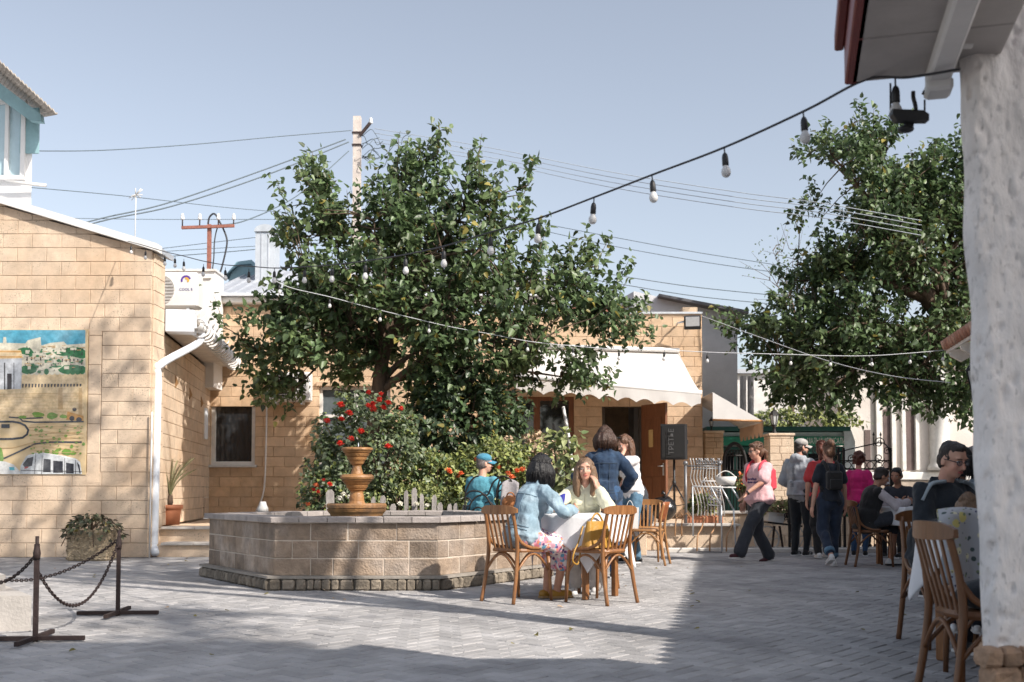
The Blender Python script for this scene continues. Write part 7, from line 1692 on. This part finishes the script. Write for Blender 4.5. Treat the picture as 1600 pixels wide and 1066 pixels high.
# 8 man in grey hoodie
r8_, A8_ = person('man in grey hoodie and pale cap standing turned to the right', (X(1249, 15.7), 15.7), R(-42), 1.72, False, 1.08, head=(-38, 4), RH=(.22, .20, 1.0), LH=(-.20, .24, 1.04), LFy=0, top=dict(mat=greyc, o=.03, hem=.14, sleeve=.98, wide=1.35, name='hoodie', hood=True, fold=.014), bottom=dict(mat=fabric('black_jeans', (.013, .017, .022)), o=.016), shoes=dict(mat=blackc, sole=white_m, stripe=white_m), hair=dict(mat=hair_db, style='short'), hat=cap_gr); glasses(r8_, A8_, True)
bd = MB(); bd.ball(A8_['h'](0, .052, -.085), (.046, .042, .034), M=A8_['Hd']); bd.ball(A8_['h'](.04, .02, -.07), (.03, .04, .035), M=A8_['Hd']); bd.ball(A8_['h'](-.04, .02, -.07), (.03, .04, .035), M=A8_['Hd']); bd.build('beard', hair_db, r8_)
# 9 person in red, hidden behind the backpack woman
person('ponytailed woman in red top walking ahead of the woman with the black backpack', (X(1284, 15.1), 15.1), R(-4), 1.66, True, 1.05, head=(-20, 0), RF=(.09, .18, .085), LF=(-.09, -.12, .10), top=dict(mat=redt, o=.02, hem=.15, sleeve=.46, wide=1.5, name='tee_shirt'), bottom=dict(mat=blackc, o=.02), shoes=wht, hair=dict(mat=hair_rd, style='tail', len=.12))
# 10 woman with black backpack
r10_, A10_ = person('woman in black top and rolled jeans walking away with a small black backpack', (X(1296, 13.4), 13.4), R(2), 1.57, True, 1.0, head=(4, 4), RF=(.08, .16, .085), LF=(-.08, -.24, .17), LK=(-.1, 1, -.2), RH=(.235, .10, .73), LH=(-.24, -.02, .73), top=dict(mat=navy, o=.015, hem=.12, sleeve=.40, wide=1.4, name='tee_shirt'), bottom=dict(mat=fabric('indigo_denim', (.018, .030, .058), .2), o=.016, to=.92, flare=.012), shoes=wht, hair=dict(mat=hair_au, style='bun', fringe=False))
backpack(r10_, A10_, fabric('black_leather_bag', (.014, .013, .014)), .105, .13, .06)
for nm in ('R', 'L'):
    c = MB(); k0, a0 = A10_['J']['k'+nm], A10_['J']['a'+nm]; c.tube([k0.lerp(a0, .76), k0.lerp(a0, .90)], [.066, .068], 12); c.build('turn_up', jeans_m, r10_)
# 11 curly woman in magenta
person('curly haired woman in magenta top standing beyond the young man in the vest', (X(1341, 15.7), 15.7), R(-24), 1.52, True, 1.1, head=(-6, 4), top=dict(mat=magen, o=.02, hem=.14, sleeve=.98, wide=1.3, name='jacket'), bottom=dict(mat=fabric('blue_jeans', (.03, .075, .16))), shoes=dict(mat=blackc), hair=dict(mat=hair_rd, style='curly'))
# 12 young man in vest at the shaded table
person('young man in black vest over pale sleeves seated side on at the shaded table', (X(1352, 13.6), 13.6), R(-90), 1.62, False, 1.0, pz=.555, lean=18, head=(0, 22), RH=(.10, .50, .82), RE=(.7, -.2, -.7), LH=(-.14, .50, .82), LE=(-.7, -.2, -.7), RF=(.06, .55, .30), RK=(.1, .6, 1), LF=(-.08, .34, .09), LK=(-.1, 1, .3), top=dict(mat=lilac, o=.022, hem=.10, sleeve=.97, wide=1.4, name='shirt', vest=blackc), bottom=dict(kind='shorts', mat=charc, to=.5, o=.02), shoes=dict(mat=white_m, sole=black_m), hair=dict(mat=hair_db, style='short'), skin=skin_tan)
# 13 dark sitter across
person('dark haired sitter in charcoal clothes facing the shaded table', (X(1407, 15.5), 15.5), R(140), 1.66, False, 1.0, pz=.56, lean=16, head=(0, 14), RH=(.16, .42, .8), LH=(-.14, .42, .8), RF=(.12, .4, .09), LF=(-.12, .4, .09), top=dict(mat=charc, o=.02, sleeve=.97, name='jacket'), bottom=dict(mat=blackc), shoes=dict(mat=blackc), hair=dict(mat=hair_bk, style='short'), skin=skin_tan)
person('small dark haired sitter beside the charcoal clad one', (X(1389, 17.3), 17.3), R(20), 1.5, True, 1.0, pz=.56, lean=8, RF=(.12, .4, .09), LF=(-.12, .4, .09), top=dict(mat=charc, o=.02, name='jacket'), bottom=dict(mat=blackc), shoes=dict(mat=blackc), hair=dict(mat=hair_bk, style='bob', len=.12))
# 14 man with glasses
r14_, A14_ = person('man with glasses in a navy jacket seated at the nearer shaded table', (2.70, 6.72), R(-158), 1.60, False, 1.12, pz=.56, lean=10, head=(2, 17), RH=(.17, .36, .79), RE=(.35, -.6, -.7), LH=(-.12, .40, .80), LE=(-.35, -.6, -.7), RF=(.14, .34, .09), LF=(-.14, .34, .09), top=dict(mat=darkj, o=.030, hem=.12, sleeve=.97, wide=1.4, name='jacket', collar=True, fold=.013), bottom=dict(mat=navy), shoes=dict(mat=blackc), hair=dict(mat=hair_db, style='short'), vox=.009)
glasses(r14_, A14_)
m = MB()
for s in (-1, 1): q = A14_['sh'][s]; e_ = A14_['J']['e'+('R' if s > 0 else 'L')]; m.tube(smooth_path([A14_['tp'](s*.07, .07, .52), q+Vector((0, .055, .045)), q.lerp(e_, .3)+Vector((s*.05, .03, .02))], 4), .024, 6, flat=.5)
m.build('shoulder_stripe', teal_st, r14_)
# 15, 16, 17
person('black haired sitter seen from behind in the shade near the plastered corner', (X(1506, 8.55), 8.65), R(-30), 1.70, True, 1.0, pz=.56, lean=6, head=(-10, 4), RF=(.12, .4, .09), LF=(-.12, .4, .09), top=dict(mat=fabric('pale_blue_top', (.26, .32, .38)), o=.02, name='shirt'), bottom=dict(mat=navy), shoes=dict(mat=blackc), hair=dict(mat=hair_bk, style='bob', len=.17, out=.02))
person('short haired sitter in slate tee half hidden by the plastered corner', (X(1545, 9.4), 9.45), R(50), 1.76, False, 1.05, pz=.57, lean=8, head=(10, 6), RF=(.12, .4, .09), LF=(-.12, .4, .09), top=dict(mat=greyt, o=.018, sleeve=.45, wide=1.4, name='tee_shirt'), bottom=dict(mat=navy), shoes=dict(mat=blackc), hair=dict(mat=hair_gy, style='short', fold=.0))
person('blonde child seated with back to us on the chair with the floral jacket', (2.43, 5.62), R(-16), .94, True, 1.0, pz=.53, lean=8, head=(-8, 2), RF=(.06, .26, .24), LF=(-.06, .26, .24), top=dict(mat=fabric('pale_blue_top', (.26, .32, .38)), o=.018, name='shirt'), bottom=dict(mat=navy), shoes=dict(mat=white_m), hair=dict(mat=hair_bl, style='long', len=.17, out=.012))
finish_people()
from mathutils.bvhtree import BVHTree
def on_cloth(r, cloth, name, lines, dirv, mat, rad=.0035, A=None, lift=.0035):
    """stitched seams or print that lie on the surface of a garment: lines in torso coordinates, cast onto the cloth"""
    ob = [c for c in r.children if c.name.split('.')[0] == cloth][0]
    bv = BVHTree.FromPolygons([v.co for v in ob.data.vertices], [tuple(p.vertices) for p in ob.data.polygons]); m = MB(); dv = (A['T']@Vector(dirv)).normalized()
    for ln in lines:
        run = []
        for q in ln:
            p0 = A['tp'](*q)-dv*.6; h_ = bv.ray_cast(p0, dv, 1.2)
            if h_[0] is not None: run.append(h_[0]-dv*lift)
        if len(run) > 1: m.tube(run, rad, 4, caps=False)
    if m.v: tag(m.build(name, mat, ob), kind='stuff')
def seg(a, b, n=44): return [tuple(Vector(a).lerp(Vector(b), i/n)) for i in range(n+1)]
seam_l = fabric('denim_seam', (.17, .26, .33)); seam_d = fabric('dark_denim_seam', (.028, .05, .085)); printm = M_('tee_print', (.10, .08, .22), .8, 0)
back_l = [seg((-.15, 0, .36), (.15, 0, .36)), seg((-.06, 0, .36), (-.05, 0, .02)), seg((.06, 0, .36), (.05, 0, .02)), seg((-.18, 0, .03), (.18, 0, .03)), seg((-.18, 0, .06), (.18, 0, .06))]
on_cloth(r1_, 'denim_jacket', 'seam', back_l, (0, 1, 0), seam_l, .0038, A1_)
on_cloth(r3_, 'denim_jacket', 'seam', back_l, (0, 1, 0), seam_d, .0038, A3_)
rs = random.Random(8); sq = []
for row in range(2):
    x = -.085
    while x < .085:
        w = rs.uniform(.010, .018); sq.append([(x+w*k/6, 0, .275-.045*row+.012*math.sin(k*1.9+row+x*90)+(.012 if rs.random() < .2 else 0)) for k in range(7)]); x += w+.004
on_cloth(r7_, 'tee_shirt', 'print', sq, (0, -1, 0), printm, .0026, A7_)
sq = []
for k in range(15): z_ = .40-.022*k; sq.append([(-.02+.03*math.sin(j*1.7+k), 0, z_+.007*math.cos(j*2.1)) for j in range(6)])
on_cloth(r8_, 'hoodie', 'print', sq, (0, 1, 0), M_('hoodie_print', (.22, .23, .25), .8, 0), .003, A8_)
on_cloth(r2_, 'jacket', 'seam', [seg((0, 0, .44), (0, 0, .05)), seg((-.10, 0, .34), (-.03, 0, .34)), seg((.10, 0, .34), (.03, 0, .34)), seg((-.10, 0, .28), (-.06, 0, .26)), seg((.10, 0, .28), (.06, 0, .26))], (0, -1, 0), fabric('lemon_seam', (.50, .48, .35)), .003, A2_)
# ================================================================== WIRES AND STRING LIGHTS
def bulb_at(parent, p, s=1.0, tilt=0.0):
    o = bpy.data.objects.new('socket', SOCK); link(o, parent); o.location = p-Vector(parent.location); o.scale = (s,)*3; o.rotation_euler = (tilt, tilt*.6, 0)
    b = bpy.data.objects.new('bulb', BULB); link(b, o)
m = MB(); m.tube([(0, 0, .0), (0, 0, -.04)], .004, 5); m.lathe([(.008, -.035), (.014, -.045), (.017, -.06), (.018, -.10), (.015, -.105), (0, -.105)], n=10); SOCK = m.mesh('socket', black_m)
m = MB(); m.lathe([(.013, -.104), (.017, -.115), (.024, -.128), (.0255, -.142), (.022, -.156), (.012, -.166), (0, -.168)], n=12, caps=False); BULB = m.mesh('bulb', bulb_m)
def string_light(label, ctrl, a, b, bulbs, mat, r=.005, s=1.0, group='strings of festoon lights'):
    """ctrl: photograph points of the cable, hung in the vertical plane above plan line a-b"""
    pts = [P(px, py, on_line(a, b, px)) for px, py in ctrl]; path = smooth_path(pts, 6)
    root = thing('string_light', label, 'string light', tuple(pts[0]), 0, group)
    MB().tube(path, r, 6).build('cable', mat, root, world=True)
    for px in bulbs:
        d = on_line(a, b, px); best = min(path, key=lambda q: abs(800+F*q.x/q.y-px)); 
        q = P(px, 500, d); bulb_at(root, Vector((q.x, q.y, best.z)), s, random.uniform(-.12, .12))
    return root
A_, B_ = (X(200, 15.1), 15.1), (X(1352, 4.1), 4.1)
string_light('long black festoon string rising from the left wall to the near eave', [(200, 377), (226, 384), (256, 393), (286, 400), (317, 408), (351, 414), (388, 416), (428, 419), (476, 417), (519, 414), (571, 408), (633, 398), (693, 385), (766, 363), (842, 341), (927, 309), (1020, 273), (1133, 230), (1258, 173), (1352, 125), (1420, 121), (1500, 108)], A_, B_, [203, 226, 256, 272, 286, 317, 351, 388, 428, 476, 519, 571, 633, 693, 766, 842, 929, 1020, 1134, 1259], cable_m, .0052, .86)
A2, B2 = (X(425, 15.6), 15.6), (X(1478, 16.6), 16.6)
string_light('pale festoon string drooping through the tree to the tiled eave', [(425, 436), (455, 450), (515, 464), (575, 480), (640, 496), (700, 510), (760, 521), (830, 534), (900, 541), (965, 546), (1038, 547), (1120, 551), (1235, 554), (1297, 556), (1360, 556), (1422, 552), (1478, 547)], A2, B2, [436, 515, 594, 670, 748, 824, 895, 967, 1038, 1105, 1172, 1235, 1297, 1360, 1422, 1473], wire_pale, .006)
m = bulb_at
nlb = thing('festoon_bulb', 'single white bulb in a black socket hanging under the near eave', 'bulb', tuple(P(1399, 122, 4.05))); bulb_at(nlb, Vector(nlb.location), .95)
def wire(name, label, pts, r, mat, group, cat='wire'):
    o = MB().tube(smooth_path([P(*q) for q in pts], 7), r, 4, caps=False).build(name, mat); return tag(o, label, cat, group)
wire('span_wire', 'plain pale cable slanting down across the right hand tree', [(1097, 494, 20.8), (1190, 528, 19), (1290, 563, 17.5), (1390, 587, 16), (1485, 598, 15)], .006, wire_pale, None)
# concrete pole
yP = 27.0; cpole = thing('utility_pole', 'square concrete utility pole rising behind the big tree', 'utility pole', (X(555, yP), yP, 0))
zt = Z(183, yP); wp = 13*yP/F
MB().box((0, 0, zt/2), (wp, wp*.9, zt), taper=.92).build('shaft', M_('pale_concrete', (.52, .46, .42), .9, .15, 4, .3, 30), cpole)
MB().beam((wp*.4, -.1, Z(214, yP)), (wp*.4+.28, -.1, Z(193, yP)), .07, .07).build('bracket', rust_m, cpole)
ins = MB(); ins.lathe([(.02, 0), (.05, .02), (.05, .06), (.035, .08), (.045, .11), (.03, .16), (0, .17)], c=(wp*.4+.28, -.1, Z(196, yP)), n=10); ins.build('insulator', white_m, cpole)
for py in (209, 228): MB().box((0, 0, Z(py, yP)), (wp*1.15, wp*1.1, .04)).build('band', rust_m, cpole)
m = MB(); rr = random.Random(6)
for k in range(9):
    x0, y0 = 566, 215+rr.uniform(-8, 40); pts = [(x0, y0)]
    for j in range(4): pts.append((pts[-1][0]+rr.uniform(2, 13), pts[-1][1]+rr.uniform(-12, 12)))
    m.tube(smooth_path([P(x, y, 26.8+rr.uniform(-.2, .2)) for x, y in pts], 5), .010, 4)
for (pts) in ([(565, 247), (590, 247), (605, 240), (618, 222), (626, 205)], [(566, 243), (580, 252), (598, 262), (606, 245), (612, 217)], [(627, 226), (630, 215), (640, 209)]): m.tube(smooth_path([P(x, y, 26.8) for x, y in pts], 5), .010, 4)
m.build('loose_wire', wire_grey, cpole, world=True)
# mast with four insulators
yM = 22.2; ms = thing('insulator_mast', 'rust red steel mast with a crossbar of four white insulators', 'mast', (X(323, yM), yM, Z(440, yM)))
MB().box((X(323, yM), yM, (Z(351, yM)+Z(445, yM))/2), (.075, .075, Z(351, yM)-Z(445, yM))).build('post', rust_red, ms, world=True)
MB().beam(P(284, 356, yM-.06), P(366, 353, yM-.06), .06, .06).build('crossbar', rust_red, ms, world=True)
for px in (285, 312, 341, 365):
    p = P(px, 354, yM-.06); q = MB(); q.tube([p, p+Vector((0, 0, .19))], .014, 6); so = q.build('pin', rust_m, ms, world=True); q = MB(); q.lathe([(.02, 0), (.042, .01), (.042, .05), (.03, .07), (.036, .09), (.02, .135), (0, .14)], c=p+Vector((0, 0, .14)), n=10); q.build('insulator', white_m, ms, world=True)
q = MB(); q.tube(smooth_path([P(*a, yM) for a in ((325, 350), (327, 340), (333, 334), (338, 337), (342, 345), (348, 356), (354, 372), (354, 385), (348, 412), (342, 432), (336, 452))], 4), .020, 5); q.tube(smooth_path([P(*a, yM) for a in ((342, 350), (338, 362), (335, 380), (334, 405), (329, 445))], 4), .014, 5); q.build('cable_loop', cable_m, ms, world=True)
GW = 'overhead wires'
for lab, pts, r in (('thin overhead wire from the white upper house to the concrete pole', [(47, 236, 19), (160, 235, 21.5), (300, 226, 24), (430, 214, 25.5), (549, 204, 26.8)], .012),
    ('upper of two thick overhead cables sweeping up to the concrete pole', [(60, 368, 22), (160, 341, 23), (260, 318, 24), (400, 270, 25.5), (540, 218, 26.8)], .019),
    ('lower of two thick overhead cables sweeping up to the concrete pole', [(70, 370, 22), (170, 343, 23), (270, 322, 24), (410, 276, 25.5), (545, 222, 26.8)], .019),
    ('service cable rising from the rust red mast to the concrete pole', [(345, 352, 22.2), (380, 346, 23), (430, 325, 24), (475, 298, 25), (545, 236, 26.8)], .017),
    ('thin wire falling from the upper house behind the insulator mast', [(47, 293, 19), (200, 307, 23), (360, 325, 27), (500, 336, 30)], .010),
    ('faint level wire behind the insulator mast', [(100, 341, 32), (250, 343, 32), (420, 343, 32), (520, 344, 32)], .011),
    ('higher of the wires crossing behind the chimney', [(240, 390, 33), (340, 378, 33), (440, 366, 33), (520, 352, 33)], .013),
    ('middle wire crossing behind the chimney', [(240, 394, 34), (340, 388, 34), (440, 382, 34), (520, 372, 34)], .012),
    ('lowest wire crossing behind the chimney', [(230, 403, 33), (340, 395, 33), (440, 386, 33), (520, 378, 33)], .016),
    ('upper wire in the sky right of the big tree', [(850, 350, 33), (960, 371, 32), (1080, 393, 31), (1200, 412, 30), (1300, 428, 29)], .012),
    ('second wire in the sky right of the big tree', [(855, 362, 33), (960, 385, 32), (1090, 408, 31), (1200, 424, 30), (1300, 436, 29)], .012),
    ('third wire in the sky above the grey house', [(820, 405, 33), (950, 428, 32), (1080, 448, 31), (1215, 462, 30)], .014),
    ('fourth wire in the sky just above the grey house roof', [(800, 418, 33), (950, 441, 32), (1080, 462, 31), (1215, 476, 30)], .014)): wire('overhead_wire', lab, pts, r*.78, wire_grey, GW)
for k, (y0, y1, y2, nm) in enumerate(((215, 268, 337, 'topmost'), (222, 276, 344, 'second'), (230, 284, 352, 'third'), (236, 292, 360, 'lowest'))):
    wire('overhead_wire', nm+' of four faint pale wires running into the right hand tree', [(585, y0-14, 27), (760, y0+15, 25), (950, y1, 23), (1150, y1+32, 21), (1280, y2-20, 19.4), (1440, y2+8, 18.6)], .0075, M_('faint_wire', (.42, .46, .50), .6), GW)
